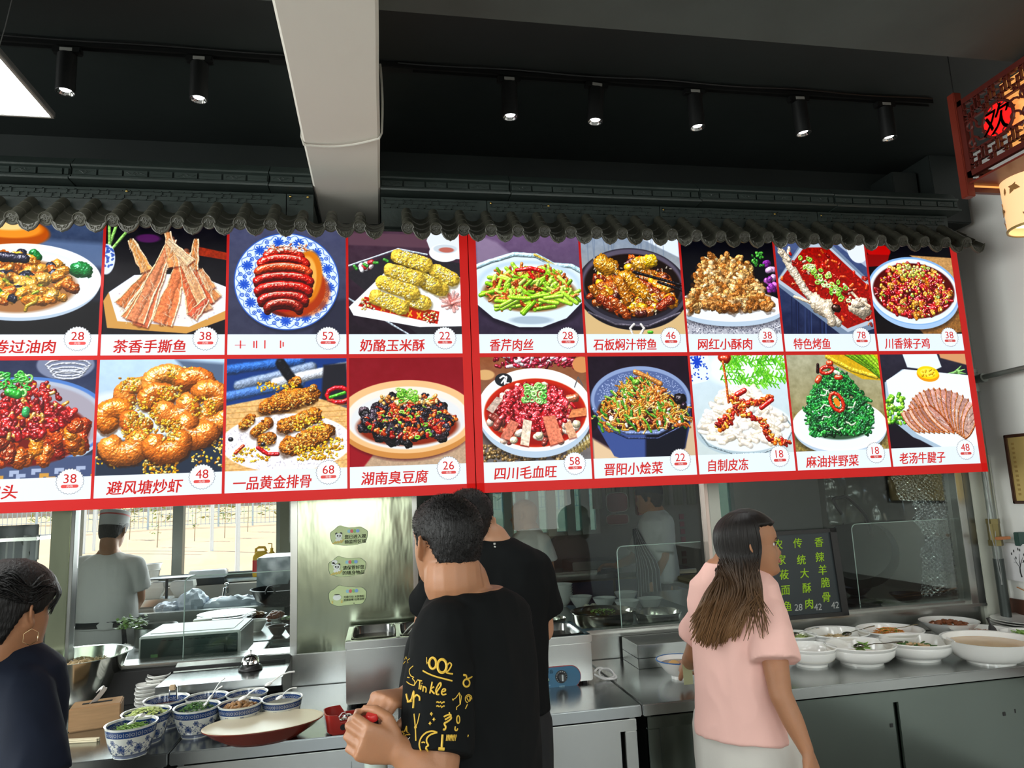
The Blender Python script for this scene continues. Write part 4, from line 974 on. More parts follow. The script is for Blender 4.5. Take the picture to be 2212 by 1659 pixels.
def d_blood(p):
 p.bg('#8a5638','#6e6c6e',.05)
 for k in range(130): p.blob(p.U(14,92),p.U(-2,9),p.U(2,5),1.6,p.pick('#8c1028','#b0203c','#6a0c1c','#c84860','#e8dce0'),p.U(0,3),spec=.9)
 p.ell(96,8,9,8,'#c89060',soft=2);p.ell(4,17,9,5,'#cda878',soft=3)
 for k in range(220): p.stroke([(p.U(0,80),p.U(84,100)),] * 1 + [(p.U(0,80),p.U(84,100))][:0],1.6,p.pick('#8c7048','#b09468','#64502e'),rough=.3)
 p.stroke([(82,92),(102,80)],5,'#d8c488',rough=.1)
 for k in range(8): p.stroke([(80+k*3,86-k*1.6),(83+k*3,97-k*1.6)],.5,'#8c7848',flat=True)
 p.plate(50,51,54,40,th=6,col='#f0eee8',inner='#eef2f2',rimw=.10)
 p.ell(21,22,8,6.4,'#25262c',soft=1.2);p.stroke([(18,20),(21,18),(24,20)],.8,'#f0f0f0',flat=True);p.stroke([(19,25),(22,21),(22,26)],.7,'#f0f0f0',flat=True);p.stroke([(24,19),(23,25),(26,25)],.7,'#f0f0f0',flat=True)
 p.stroke([(88,30),(92,20),(94,24),(96,29)],.5,'#5c5c60',flat=True)
 p.ell(50,54,48,33,'#b42c08',soft=3);p.ell(50,55,45,30,'#8c1608',soft=8)
 for k in range(44): a = p.U(0,2*PI);q = p.U(.6,.98);p.blob(50+43*q*math.cos(a),55+29*q*math.sin(a),p.U(5,9),p.U(2.6,4),p.pick('#e8d0c0','#a8503c','#f0e4d4','#884038','#c87c5c'),p.U(0,3),rough=.4,spec=.8)
 p.pile(50,48,36,22,330,lambda x,y,k: p.blob(x,y,p.U(2.4,4.8),p.U(1.5,2.4),p.pick('#a01420','#c0303c','#7c0c14','#d85058','#8c1018'),p.U(0,3),rough=.4,spec=1,tex=.3))
 for pts,c in (([(56,58),(68,57),(75,82),(62,86)],'#d8866c'),([(34,84),(38,60),(46,62),(42,86)],'#ecdcc8'),([(16,76),(26,60),(34,64),(24,80)],'#c87c68'),([(84,52),(98,50),(98,58),(80,60)],'#d88c60'),([(76,66),(82,62),(88,78),(80,80)],'#e0b090'),([(4,50),(14,38),(20,40),(10,54)],'#c8b4a8')):
  p.poly([(a,b+1.5) for a,b in pts],'#5a0c04',soft=4,a=.6);p.poly(pts,c,soft=1.2,tex=.3)
 for x,y in ((52,76),(88,66),(28,80)): p.blob(x,y,4,3.6,'#f2e8c8',spec=.5)
 for k in range(30): p.ring(48+p.U(-9,11),34+p.U(-7,10),2.4,1,p.pick('#58b048','#7cc860','#b0e090'),sq=p.U(.5,.9),rot=p.U(0,3),spec=.7)
def d_noodle(p):
 p.bg('#1c1020','#241528',.03);p.poly([(0,80),(30,100),(0,102)],'#d8c0a0',soft=8);p.poly([(88,76),(104,60),(104,102),(84,102)],'#c8b498',soft=8)
 p.poly([(2,42),(6,70),(20,98),(36,104),(76,104),(90,92),(98,66),(99,42)],'#44558a',soft=2);p.poly([(52,76),(98,56),(90,92),(76,104),(50,104)],'#0e1120',soft=8)
 p.ell(50,44,50,34,'#54617e',soft=1.5);p.ell(50,43,49,33,'#8fa0c4',soft=1.5);p.ell(50,44,46,30,'#5c6c96',soft=2)
 for k in range(500): a = p.U(PI,2*PI);q = p.U(.55,.96);p.ell(50+46*q*math.cos(a),44+30*q*math.sin(a),.4,.4,'#b6c4e4',soft=1)
 p.ell(50,54,43,20,'#3c2008',soft=4)
 p.stroke([(3,52),(14,66),(34,76),(64,77),(88,66),(98,50)],1.6,'#7c8cb8',rough=.05,spec=.3);p.stroke([(4,56),(14,71),(34,81),(64,82),(88,71),(97,56)],.8,'#2c3558',rough=.05)
 def f(x,y,k):
  r = p.r.random();
  if r < .38: p.stroke(wavy(p,x,y,p.U(9,20),p.U(-.9,2.2),2.4,7),p.U(.6,.9),p.pick('#d8a040','#e8c078','#c88428','#b87020'),spec=.7,rough=.2)
  elif r < .58: p.stroke(wavy(p,x,y,p.U(8,16),p.U(.5,1.6),.8),p.U(.9,1.5),p.pick('#5c9c34','#3c7c28','#88b850'),spec=.6,rough=.2)
  elif r < .72: p.blob(x,y,2.6,1.4,p.pick('#f0e4cc','#fffaf0'),p.U(0,3),spec=.5)
  elif r < .84: p.blob(x,y,4,2.4,p.pick('#2c140c','#5c2c14','#40100c'),p.U(0,3),rough=.7,spec=.9)
  else: p.stroke(wavy(p,x,y,9,p.U(0,3),1),1.5,p.pick('#b05820','#c87838'),spec=.6)
 L = []
 for i in range(430):
  v = p.r.random();y = 24+46*v**.85;hw = 5+38*min(1,(y-24)/32)**.9;L.append((50+p.U(-hw,hw),y))
 L.sort(key=lambda q: q[1]);[f(x,y,0) for x,y in L]
 p.stroke([(46,16),(56,20),(70,28)],2.4,'#c88848',rough=.4,spec=.7);p.blob(46,26,4,3,'#70a838');p.blob(88,44,6,5,'#140e14',rough=.8,spec=1);p.blob(92,50,4,4,'#241420',rough=.8,spec=1)
 p.ell(3,66,3,7,'#101018',.3,1.5)
def d_jelly(p):
 p.bg('#cfe2ee','#c8d4d4',.02);p.ell(56,14,40,20,'#eaf4f6',soft=14)
 p.poly([(-4,-4),(18,-4),(22,14),(16,26),(-4,30)],'#e4eefc',soft=2)
 for k in range(46): p.ell(p.U(0,17),p.U(0,26),.7,.8,'#2048b0',soft=1)
 for j in range(9): b = j*2*PI/9;p.stroke([(7+1*math.cos(b),6+1*math.sin(b)),(7+4.5*math.cos(b),6+5.5*math.sin(b))],1,'#2048b8',flat=True)
 for k in range(46):
  x0 = p.U(28,98);y0 = p.U(2,30);a = p.U(-.6,.6);L = p.U(8,18)
  p.stroke([(x0,y0),(x0+L*math.cos(a),y0+L*math.sin(a))],.5,'#4c9c24',flat=True)
  for j in range(6): t = j/6;x = x0+L*t*math.cos(a);y = y0+L*t*math.sin(a);s_ = 1 if j % 2 else -1;p.stroke([(x,y),(x+2.5,y+s_*4.5)],.65,p.pick('#68bc34','#88d448','#4ca428'),flat=True)
 p.ell(52,76,52,27,'#b2c4cc',soft=2);p.ell(52,73,50,25,'#e6eef0',soft=3);p.ring(52,76,50,.7,'#8a9ca4',sq=.5)
 L = []
 for i in range(230):
  v = p.r.random();y = 34+56*v;hw = 12+32*min(1,(y-34)/36)**.8;L.append((50+p.U(-hw,hw)*(1 if y < 78 else .8),y))
 L.sort(key=lambda q: q[1])
 for x,y in L: p.blob(x,y,p.U(4,8),p.U(2,4),p.pick('#f0e8dc','#f6f0e4','#e4d8c4','#ece6e0','#dcd0b8'),p.U(-.7,.7),rough=.2,spec=.8,tex=.15,a=.8,sh=.3)
 def sc(pts,n,w_):
  for k in range(n):
   i = p.r.integers(0,len(pts)-1);t = p.r.random();x = pts[i][0]*(1-t)+pts[i+1][0]*t+p.U(-w_,w_);y = pts[i][1]*(1-t)+pts[i+1][1]*t+p.U(-w_,w_)*.6
   p.blob(x,y,p.U(1.5,4),p.U(1,2),p.pick('#b82010','#d04818','#8c1408','#e07820','#e8a840'),p.U(0,3),rough=.6,spec=.95)
 sc([(40,44),(52,50),(36,62),(24,74)],120,5);sc([(52,50),(70,48),(80,44)],70,3);sc([(50,60),(70,68),(78,88),(96,90)],70,3.5)
 p.stroke([(54,36),(46,40)],2.6,'#c81c14',spec=1);p.stroke([(70,54),(82,46)],2.2,'#d01810',spec=1)
 p.ell(36,2,7,5,'#a82810',soft=2);p.blob(36,3,6,4,'#b83418',spec=1,rough=.5);p.stroke([(34,6),(35.5,26),(36,48)],1.1,'#c85c1c',rough=.3,spec=.9)
def d_greens(p):
 p.bg('#a8a890','#8a7c50',.09);p.poly([(0,60),(100,60),(100,102),(0,102)],'#8a7a48',soft=10,tex=.5,a=.8)
 p.poly([(40,-4),(100,-4),(104,28),(80,26),(48,8)],'#c8a424',soft=3,tex=.15);p.stroke([(44,2),(70,16),(96,24)],2.4,'#e0c444',rough=.2,spec=.3)
 for k in range(6): p.stroke([(60+k*6,-4),(86+k*4,12+k),(108,30+k*3)],2,p.pick('#8cc028','#b0d840','#6ca420'),rough=.1)
 p.plate(50,74,51,27,th=3.5,col='#e8f2f8',inner='#eaf3fa',rimw=.08)
 p.ell(50,76,33,13,'#0c2c10',soft=6,a=.8)
 L = []
 for i in range(640):
  v = p.r.random();y = 17+66*v**.8;hw = 5+31*math.sin(PI/2*min(1,(y-17)/46));hw *= 1 if y < 72 else .9;L.append((50+p.U(-hw,hw),y))
 L.sort(key=lambda q: q[1])
 for x,y in L:
  p.stroke(wavy(p,x,y,p.U(4,9),p.U(0,3),1.6,5),p.U(.8,1.6),p.pick('#0c4c20','#14682c','#1f8034','#0a3418','#38a040'),rough=.5,spec=.7,tex=.4)
 for k in range(9): p.stroke(wavy(p,p.U(30,70),p.U(34,80),10,p.U(-.6,1.4),1.6),.8,'#dceccc',spec=.5)
 p.ring(49,50,6.5,1.9,'#c83018',sq=1.55,rot=-.4,spec=.9);p.ell(49,50,3,5,'#e08830',-.4,2)
 p.ring(42,16,7,1.9,'#c02818',sq=.5,rot=-.2,spec=.9);p.blob(46,9,4,3,'#d84a28',spec=.9,rough=.1);p.blob(54,24,5,3,'#c83c20',spec=.9);p.blob(32,26,5,3,'#d05030',-.9,spec=.9);p.stroke([(32,18),(33,10)],1.6,'#200c0c')
 p.blob(53,19,4,2,'#f0f0e0',.5)
def d_beef(p):
 p.bg('#2c2a38','#16141c',.03);p.poly([(26,-2),(66,-2),(70,14),(60,18),(30,14)],'#e4f0f8',soft=3);p.poly([(68,-4),(100,-4),(100,12),(70,4)],'#c89870',soft=4)
 for k in range(8): a = -.9+k*.55;p.stroke([(86,20),(86+12*math.cos(a),20+9*math.sin(a))],1.8,'#7cac68',tap=.8,spec=.2)
 p.poly([(2,30),(24,16),(104,24),(108,104),(52,104),(30,92),(0,66)],'#a8bccc',soft=2);p.poly([(4,28),(26,16),(106,24),(108,100),(58,100),(32,86),(6,62)],'#e9f2fa',soft=1.5);p.poly([(0,78),(34,92),(52,102),(0,104)],'#1a1420',soft=3)
 for k in range(60): p.blob(p.U(0,20),p.U(44,74),p.U(2,4),1.8,p.pick('#4c9c1c','#78c034','#34801c','#a0dc50'),p.U(0,3),rough=.8,spec=.6)
 def sl(x0,y0,x1,y1,w_,c):
  dx,dy = x1-x0,y1-y0;l_ = math.hypot(dx,dy);nx,ny = -dy/l_*w_,dx/l_*w_
  pts = [(x0+dx*t+nx*math.sin(PI*min(1,t*.9+.1))**.6+dx*0,y0+dy*t+ny*math.sin(PI*min(1,t*.9+.1))**.6) for t in [j/8 for j in range(9)]]
  lo = [(x0+dx*t-nx*.9*math.sin(PI*min(1,t*.9+.1))**.6,y0+dy*t-ny*.9*math.sin(PI*min(1,t*.9+.1))**.6) for t in [j/8 for j in range(9)]]
  P_ = pts+lo[::-1];p.poly([(a+.8,b+1) for a,b in P_],'#5c2c18',soft=3,a=.7);p.poly(P_,c,soft=1.2,tex=.28)
  for j in range(5): t = p.U(.1,.8);p.stroke([(x0+dx*t+nx*p.U(-.7,.7),y0+dy*t+ny*p.U(-.7,.7)),(x0+dx*(t+.15)+nx*p.U(-.7,.7),y0+dy*(t+.15)+ny*p.U(-.7,.7))],.5,p.pick('#fbeee8','#8c5c50'),spec=.2,a=.8)
  p.stroke(lo,.9,'#9a4c20',rough=.6,spec=.9);p.stroke(pts,.6,'#b86c38',rough=.6,spec=.8)
 n = 17
 for k in range(n):
  t = k/(n-1);a = PI*1.05+PI*.86*t;cx,cy = 52,62;x0 = cx+(24+14*t)*math.cos(a);y0 = cy+(26+4*t)*math.sin(a)*1.0
  sl(x0+t*18-4,y0+4,cx+8+t*34-8,cy+6+t*24,4.4+2.2*t,p.pick('#c8a098','#b88c84','#d8b4a8','#c49484'))
 for k in range(8):
  t = k/7;sl(18+t*30,62-t*6,34+t*40,84+t*2,4.6,p.pick('#c09084','#d0a898','#b48478'))
 p.ell(53,22,13,8,'#d89410',.1,1.5);p.ell(53,20,12.5,7,'#f6cc20',.1,1.5);p.ell(53,20,9,4.5,'#f8e060',.1,2)
 for k in range(14): p.blob(53+p.U(-8,8),20+p.U(-3.5,3.5),1.3,.8,'#f0b010',p.U(0,3))
def gauss_srgb_to_lin(c):
 return np.where(c <= .04045,c/12.92,((c+.055)/1.055)**2.4)
def print_mat(name,p):
 im = bpy.data.images.new(name,p.W,p.H,alpha=False,float_buffer=False)
 a = np.ones((p.H,p.W,4),np.float32);a[...,:3] = np.clip(p.c,0,1)[::-1]
 im.pixels.foreach_set(a.ravel());im.update();im.pack()
 mt = bpy.data.materials.new(name);mt.use_nodes = True;n = mt.node_tree.nodes;l = mt.node_tree.links;b = n['Principled BSDF']
 t = n.new('ShaderNodeTexImage');t.image = im;t.extension = 'EXTEND'
 l.new(t.outputs[0],b.inputs['Emission Color']);b.inputs['Emission Strength'].default_value = 1.12
 b.inputs['Base Color'].default_value = (.01,.01,.01,1);b.inputs['Roughness'].default_value = .5;b.inputs['Specular IOR Level'].default_value = .1
 return mt
def quad_uv(name,a,b,c,d,mt,parent):
 me = bpy.data.meshes.new(name);me.from_pydata([tuple(a),tuple(b),tuple(c),tuple(d)],[],[(0,1,2,3)])
 uv = me.uv_layers.new(name='uv')
 for i,q in enumerate(((0,0),(1,0),(1,1),(0,1))): uv.data[i].uv = q
 return link(me,name,mt,parent,0)
stripM = mat('lit_white_film',(.1,.1,.1),.4,emit=(.72,.83,.92),estr=1.08)
badgeM = mat('lit_badge_white',(.1,.1,.1),.4,emit=(.80,.87,.93),estr=1.08)
redink = mat('lit_red_lettering',(.3,.02,.02),.4,emit=(.48,.035,.03),estr=1.)
greyink = mat('lit_grey_line',(.1,.1,.1),.4,emit=(.16,.15,.17),estr=1.)
whiteink = mat('lit_white_lettering',(.1,.1,.1),.4,emit=(.85,.85,.85),estr=1.)
ROWS = [(2.345,2.826,2.2555),(1.7605,2.2375,1.6705)]   # picture bottom, picture top, strip bottom
XL = [-2.149,-1.648,-1.145,-.648,-.141,.366]
XRr = [.444,.946,1.457,1.965,2.485,2.993]
left_top = [None,(d_pork,'花卷过油肉','28'),(d_fish_dry,'茶香手撕鱼','38'),(d_braised,None,'52'),(d_corn,'奶酪玉米酥','22')]
left_bot = [None,(d_duck,'鸭头','38'),(d_shrimp,'避风塘炒虾','48'),(d_ribs,'一品黄金排骨','68'),(d_tofu,'湖南臭豆腐','26')]
right_top = [(d_celery,'香芹肉丝','28'),(d_pot,'石板焖汁带鱼','46'),(d_fried,'网红小酥肉','38'),(d_fishred,'特色烤鱼','78'),(d_chili,'川香辣子鸡','38')]
right_bot = [(d_blood,'四川毛血旺','58'),(d_noodle,'晋阳小烩菜','22'),(d_jelly,'自制皮冻','18'),(d_greens,'麻油拌野菜','18'),(d_beef,'老汤牛腱子','48')]
def lightbox(nm,label,x0,x1,XS,tops,bots,seed):
 t = thing('menu_light_box',label,'menu board',((x0+x1)/2,YB,1.627))
 mb = MB();mb.box((x0,YB,1.627),(x1,YB+.09,2.826));mb.build('housing',mat('dark_box_side',(.03,.03,.03),.5),t,angle=0)
 fr = MB();y0,y1 = YB-.004,YB+.001
 fr.box((x0,y0,1.627),(x1,y1,1.6705))
 fr.box((x0,y0,1.627),(XS[0],y1,2.826));fr.box((XS[-1],y0,1.627),(x1,y1,2.826))
 fr.build('red_border',M['red'],t,angle=0)
 dv = MB()
 for x in XS[1:-1]: dv.box((x-.0055,YB-.003,1.66),(x+.0055,YB,2.826))
 dv.box((XS[0]-.01,YB-.0031,2.2375),(XS[-1]+.01,YB,2.2555))
 dv.build('divider',M['red'],t,angle=0)
 for row,(pz0,pz1,sz0) in zip((tops,bots),ROWS):
  for i,cell in enumerate(row):
   if cell is None: continue
   fn,title,price = cell
   xa,xb = XS[i]+(.0055 if i else 0),XS[i+1]-(.0055 if i < len(XS)-2 else 0)
   p = Paint(seed+i*7+(row is bots)*50)
   fn(p)
   lum = p.c.mean(2,keepdims=True);p.c = np.clip(((lum+(p.c-lum)*1.16)-.5)*1.08+.5,0,1)
   y = YB-.0015
   pic = quad_uv('dish_picture',(xa,y,pz0),(xb,y,pz0),(xb,y,pz1),(xa,y,pz1),print_mat('dish_print',p),t)
   y = YB-.0016
   sp_ = MB().add([(xa,y,sz0),(xb,y,sz0),(xb,y,pz0),(xa,y,pz0)],[(0,1,2,3)]).build('caption_strip',stripM,t,angle=0)
   zc = (sz0+pz0)/2+.000;y = YB-.0022
   ux,uz = (1,0,0),(0,0,1)
   bx = xb-.078;bz = pz0-.018
   if title:
    n_ = len(title);wd = {2: .118,4: .205,5: .285,6: .325}[n_]
    xs_ = xa+.048+wd/2 if n_ != 2 else bx-.245
    if i == len(row)-1 and n_ == 5 and XS is XRr: wd = .262;xs_ = xa+.040+wd/2
    if n_ == 6: xs_ = xa+.028+wd/2;wd = .315
    pts,fs = text_pts(title,(xs_,y,zc-.006),ux,uz,.060,.020,fit=wd,shear=.12)
    MB().add(pts,fs).build('caption_lettering',redink,sp_,angle=0)
   else:
    mb = MB()
    for k,(dx,h) in enumerate(((0,.035),(.055,.030),(.066,.034),(.10,.036),(.165,.034),(.176,.020))):
     mb.box((xa+.05+dx,y-.0002,zc-h/2),(xa+.056+dx,y,zc+h/2))
    mb.box((xa+.03,y-.0002,zc-.004),(xa+.075,y,zc-.001));mb.build('caption_lettering',redink,sp_,angle=0)
   # scalloped price seal
   def seal(r0,amp,yy,n=120,teeth=26): return [(bx+(r0+amp*math.cos(a*teeth))*math.cos(a),yy,bz+(r0+amp*math.cos(a*teeth))*math.sin(a)) for a in [j*2*PI/n for j in range(n)]]
   sl_ = MB().add(seal(.0500,.0020,YB-.0024),[tuple(range(120))]).build('price_seal',badgeM,t,angle=0)
   o_ = seal(.0510,.0020,YB-.0026);i_ = seal(.0488,.0020,YB-.0026)
   MB().add(o_+i_,[(j,(j+1) % 120,120+(j+1) % 120,120+j) for j in range(120)]).build('seal_outline',greyink,sl_,angle=0)
   pts,fs = text_pts(price,(bx,YB-.0027,bz+.011),ux,uz,.052,.004);
   mbp = MB().add(pts,fs)
   yy = YB-.0027;rr = .0065
   pl = [(bx+s_*.026+rr*math.cos(a),yy,bz-.0195+rr*math.sin(a)) for s_,a in [(1,-PI/2+j*PI/6) for j in range(7)]+[(-1,PI/2+j*PI/6) for j in range(7)]]
   mbp.add(pl,[tuple(range(14))]);mbp.build('price_lettering',redink,sl_,angle=0)
   pts,fs = text_pts('元/份',(bx,YB-.0029,bz-.0195),ux,uz,.011,.0)
   MB().add(pts,fs).build('unit_lettering',whiteink,sl_,angle=0)
 return t
box_l = lightbox('l','left lit red menu board with eight visible dish pictures',-2.187,.405,XL,left_top,left_bot,11)
box_r = lightbox('r','right lit red menu board with ten dish pictures',.409,3.029,XRr,right_top,right_bot,200)
# ================================================================== partition between hall and kitchen
CZ = .82
XS0,XS1 = -.403,.142          # solid steel panel
st = M['steel']
def part_box(name,a,b,m_=None,bev=.002):
 mb = MB();mb.bbox(a,b,bev);return struct(mb.build(name,m_ or st,angle=30))
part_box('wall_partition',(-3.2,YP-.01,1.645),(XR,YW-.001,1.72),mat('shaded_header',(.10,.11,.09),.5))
part_box('wall_partition',(XS0,YP-.01,.958),(XS1,YP+.05,1.645),M['steelp'])
part_box('wall_partition',(XS0+.02,YP-.018,.958),(XS0-.006,YP-.008,1.645))
part_box('wall_partition',(XS1-.006,YP-.016,.958),(XS1+.016,YP+.05,1.645))
part_box('wall_partition',(-3.2,YP-.006,0),(XR-.02,YP+.06,.955),M['steel'])          # lower wall and backsplash
part_box('wall_partition',(-1.392,YP-.03,.95),(-1.315,YP+.05,1.645),M['steelp'])      # post by the left opening
part_box('wall_partition',(-1.315,YP-.028,.95),(-1.300,YP+.03,1.645),M['steeld'])
part_box('wall_partition',(1.600,YP-.03,.93),(1.618,YP+.03,1.645),mat('brushed_pinkish_steel',(.62,.5,.44),.4,.8))
part_box('wall_partition',(1.618,YP-.03,.93),(1.680,YP+.05,1.645),mat('pale_painted_post',(.52,.53,.46),.45))
part_box('wall_partition',(3.060,YP-.03,.93),(3.105,YP+.05,1.645),M['steel'])
part_box('wall_partition',(3.105,YP-.03,.93),(3.150,YP+.05,1.645),M['steeld'])
part_box('wall_partition',(3.150,YP-.03,.80),(XR-.001,YP+.05,1.72),mat('pale_green_wall',(.50,.52,.44),.6,noise_amt=.1))
part_box('trim_4',(XS1,YP-.035,.925),(3.15,YP+.08,.94),st)                          # right sills
part_box('trim_5',(-2.6,YP-.012,.955),(XS0,YP+.12,.967),st)
# serving ledge under the left opening: sloped lip and a small shelf
lg = thing('serving_ledge','folded steel serving ledge under the left kitchen opening','ledge',(-.65,3.25,CZ))
mb = MB();x0_,x1_ = -.875,XS0-.003
mb.prism([(x0_,YP-.013,.962),(x0_,3.325,.936),(x0_,3.085,.936),(x0_,3.08,.905),(x0_,3.09,.905),(x0_,3.095,.928),(x0_,3.32,.928),(x0_,YP-.013,.950)],(x1_-x0_,0,0))
mb.build('ledge_sheet',M['steeltop'],lg,angle=20)
mb = MB();mb.prism([(x1_,YP-.013,.955),(x1_,3.325,.935),(x1_,3.085,.935),(x1_,3.16,CZ+.001),(x1_,YP-.013,CZ+.001)],(.003,0,0));mb.build('end_plate',M['steeld'],lg,angle=0)
mb = MB();mb.box((-1.6,3.34,CZ+.001),(x0_+.45,3.385,.95));mb.build('dark_recess',M['darkgap'],lg,angle=0)
# glass
def pane(name,a,b,label=None,mt=None):
 mb = MB();mb.box(a,b);return struct(mb.build(name,mt or M['glass'],angle=0))
pane('window_1',(-1.298,YP+.012,.968),(XS0-.004,YP+.017,1.645))
pane('window_2',(-2.6,YP+.012,.968),(-1.393,YP+.017,1.645))
pane('window_3',(XS1+.017,YP+.012,.941),(1.598,YP+.017,1.645))
pane('window_4',(1.682,YP+.012,.941),(3.058,YP+.017,1.645))
edge = mat('bright_glass_edge',(.62,.72,.68),.2)
def guard(lb,x0,x1,z0,z1,y):
 t = thing('sneeze_guard',lb,'glass guard',((x0+x1)/2,y,z0))
 MB().box((x0,y,z0),(x1,y+.004,z1)).build('glass_sheet',M['glass2'],t,angle=0)
 mb = MB();r = .03
 pts = [(x0,y+.002,z0),(x0,y+.002,z1-r)]+[(x0+r-r*math.cos(a),y+.002,z1-r+r*math.sin(a)) for a in (.4,.8,1.2)]+[(x0+r,y+.002,z1),(x1,y+.002,z1)]
 mb.tube(pts,.0022,5);mb.build('polished_edge',edge,t)
guard('low clear glass guard with rounded corner behind the soup pots',1.150,1.598,.945,1.335,YP+.06)
guard('low clear glass guard inside the left opening',-.87,XS0-.012,.97,1.315,YP+.05)
guard('low clear glass guard in front of the silver foil',2.46,3.05,.945,1.38,YP+.05)
# latch pull on the right-hand glass
tag(MB().tube([(1.596,YP+.0,1.115),(1.575,YP-.02,1.12),(1.54,YP-.024,1.128)],.004,6).build('latch_handle',mat('brass_latch',(.6,.5,.3),.3,.8)),'small bent brass latch on the post edge beside the long-haired woman','latch')
# stickers on the steel panel
def sticker(cx,cz,lines,seed,blob):
 t = thing('sticker',{0: 'top green cloud sticker with panda reading 您已进入视频监控区域',1: 'middle green cloud sticker with hatted panda reading 请保管好您的随身物品',2: 'lowest green cloud sticker with steaming bowl about wasting no food'}[seed],'sticker',(cx,YP-.0115,cz))
 t['group'] = 'green notice stickers on the steel panel'
 W,H = .084,.0405;y = YP-.0108
 def outl(k):
  P = []
  for j in range(64):
   a = j*2*PI/64;rx = W*(1+.02*math.sin(a*5));rz = H*(1+.05*math.sin(a*7+seed))
   x = rx*math.copysign(abs(math.cos(a))**.55,math.cos(a));z = rz*math.copysign(abs(math.sin(a))**.7,math.sin(a))
   z += .010*math.exp(-((x+W*.45)/.018)**2) if z > 0 else 0
   P.append((cx+x*k,y,cz+z*k))
  return P
 q = MB();q.add([(p[0],YP-.0104,p[2]) for p in outl(1)],[tuple(range(64))]);b_ = q.build('sticker_edge',mat('dark_outline',(.02,.05,.03),.5),t,angle=0)
 MB().add(outl(.975),[tuple(range(64))]).build('sticker_face',mat('pale_green_vinyl',(.47,.58,.30),.45),t,angle=0)
 ink = mat('black_print',(.03,.03,.03),.6)
 mb = MB();sz = .0195 if len(lines[0]) < 7 else .0112
 for i,s_ in enumerate(lines):
  pts,fs = text_pts(s_,(cx+.028,y-.0012,cz-.003-i*(.0225 if sz > .015 else .0125)),(1,0,0),(0,0,1),sz,.012,fit=.096 if sz > .015 else .092)
  mb.add(pts,fs)
 mb.build('lettering',ink,t,angle=0)
 for k,c in enumerate(((.25,.5,.6),(.6,.12,.12),(.2,.45,.15),(.2,.35,.65))):
  MB().lathe([(0,-.0002),(.008,-.0002)],n=18,mx=Matrix.Translation((cx+.0+k*.013,y-.001-k*.0001,cz+.022)) @ Matrix.Rotation(PI/2,4,'X')).build('coloured_dot',mat('dot_%s' % ['blue','red','green','sky'][k],c,.5),t)
 # animal or bowl drawing (plain generic)
 dr = MB();R90 = Matrix.Rotation(PI/2,4,'X')
 def dsk(mb,x,z,rx,rz,d): mb.add([(cx+x+rx*math.cos(j*2*PI/20),y-d,cz+z+rz*math.sin(j*2*PI/20)) for j in range(20)],[tuple(range(20))])
 wh,bk = MB(),MB()
 if blob == 'panda':
  dsk(bk,-.056,.013,.006,.006,.001);dsk(bk,-.036,.013,.006,.006,.001);dsk(wh,-.046,.003,.0155,.0125,.0014);dsk(bk,-.051,.004,.0035,.004,.0018);dsk(bk,-.040,.003,.0035,.004,.0018);dsk(bk,-.045,-.002,.0018,.0014,.0018)
  dsk(wh,-.046,-.014,.016,.008,.0012)
  if seed == 1: dsk(wh,-.056,.026,.013,.009,.0016);dsk(wh,-.062,.018,.008,.007,.0016)
  for k in range(4): MB().add([(cx-.076+k*.012,y-.0016,cz-.030+k*.001),(cx-.060+k*.012,y-.0016,cz-.020+k*.003),(cx-.057+k*.012,y-.0016,cz-.023+k*.003),(cx-.070+k*.012,y-.0016,cz-.033+k*.001)],[(0,1,2,3)]).build('drawn_stick',mat('mustard_print',(.55,.45,.12),.6),t,angle=0)
 else:
  dsk(wh,-.047,-.002,.018,.013,.0012);dsk(bk,-.047,.010,.013,.002,.0016)
  for k in (-1,1): MB().add([(cx-.047+k*.017,y-.0016,cz-.028),(cx-.047+k*.024,y-.0016,cz-.028),(cx-.047+k*.024,y-.0016,cz-.014),(cx-.047+k*.018,y-.0016,cz-.016)],[(0,1,2,3)]).build('drawn_hand',mat('mustard_print',(.55,.45,.12),.6),t,angle=0)
  dsk(bk,.028,-.032,.003,.002,.001)
 wh.build('drawn_face',mat('pale_print',(.68,.74,.70),.6),t,angle=0);bk.build('drawn_spots',ink,t,angle=0)
for i,(px,py,ln,bl) in enumerate(((754,1158,('您已进入视','频监控区域'),'panda'),(750,1225,('请保管好您','的随身物品'),'panda'),(751,1288,('光盘行动 从我做起','按需取餐 杜绝浪费'),'bowl'))):
 P = at_y(px,py,YP-.011);sticker(P.x,P.z,ln,i,bl)
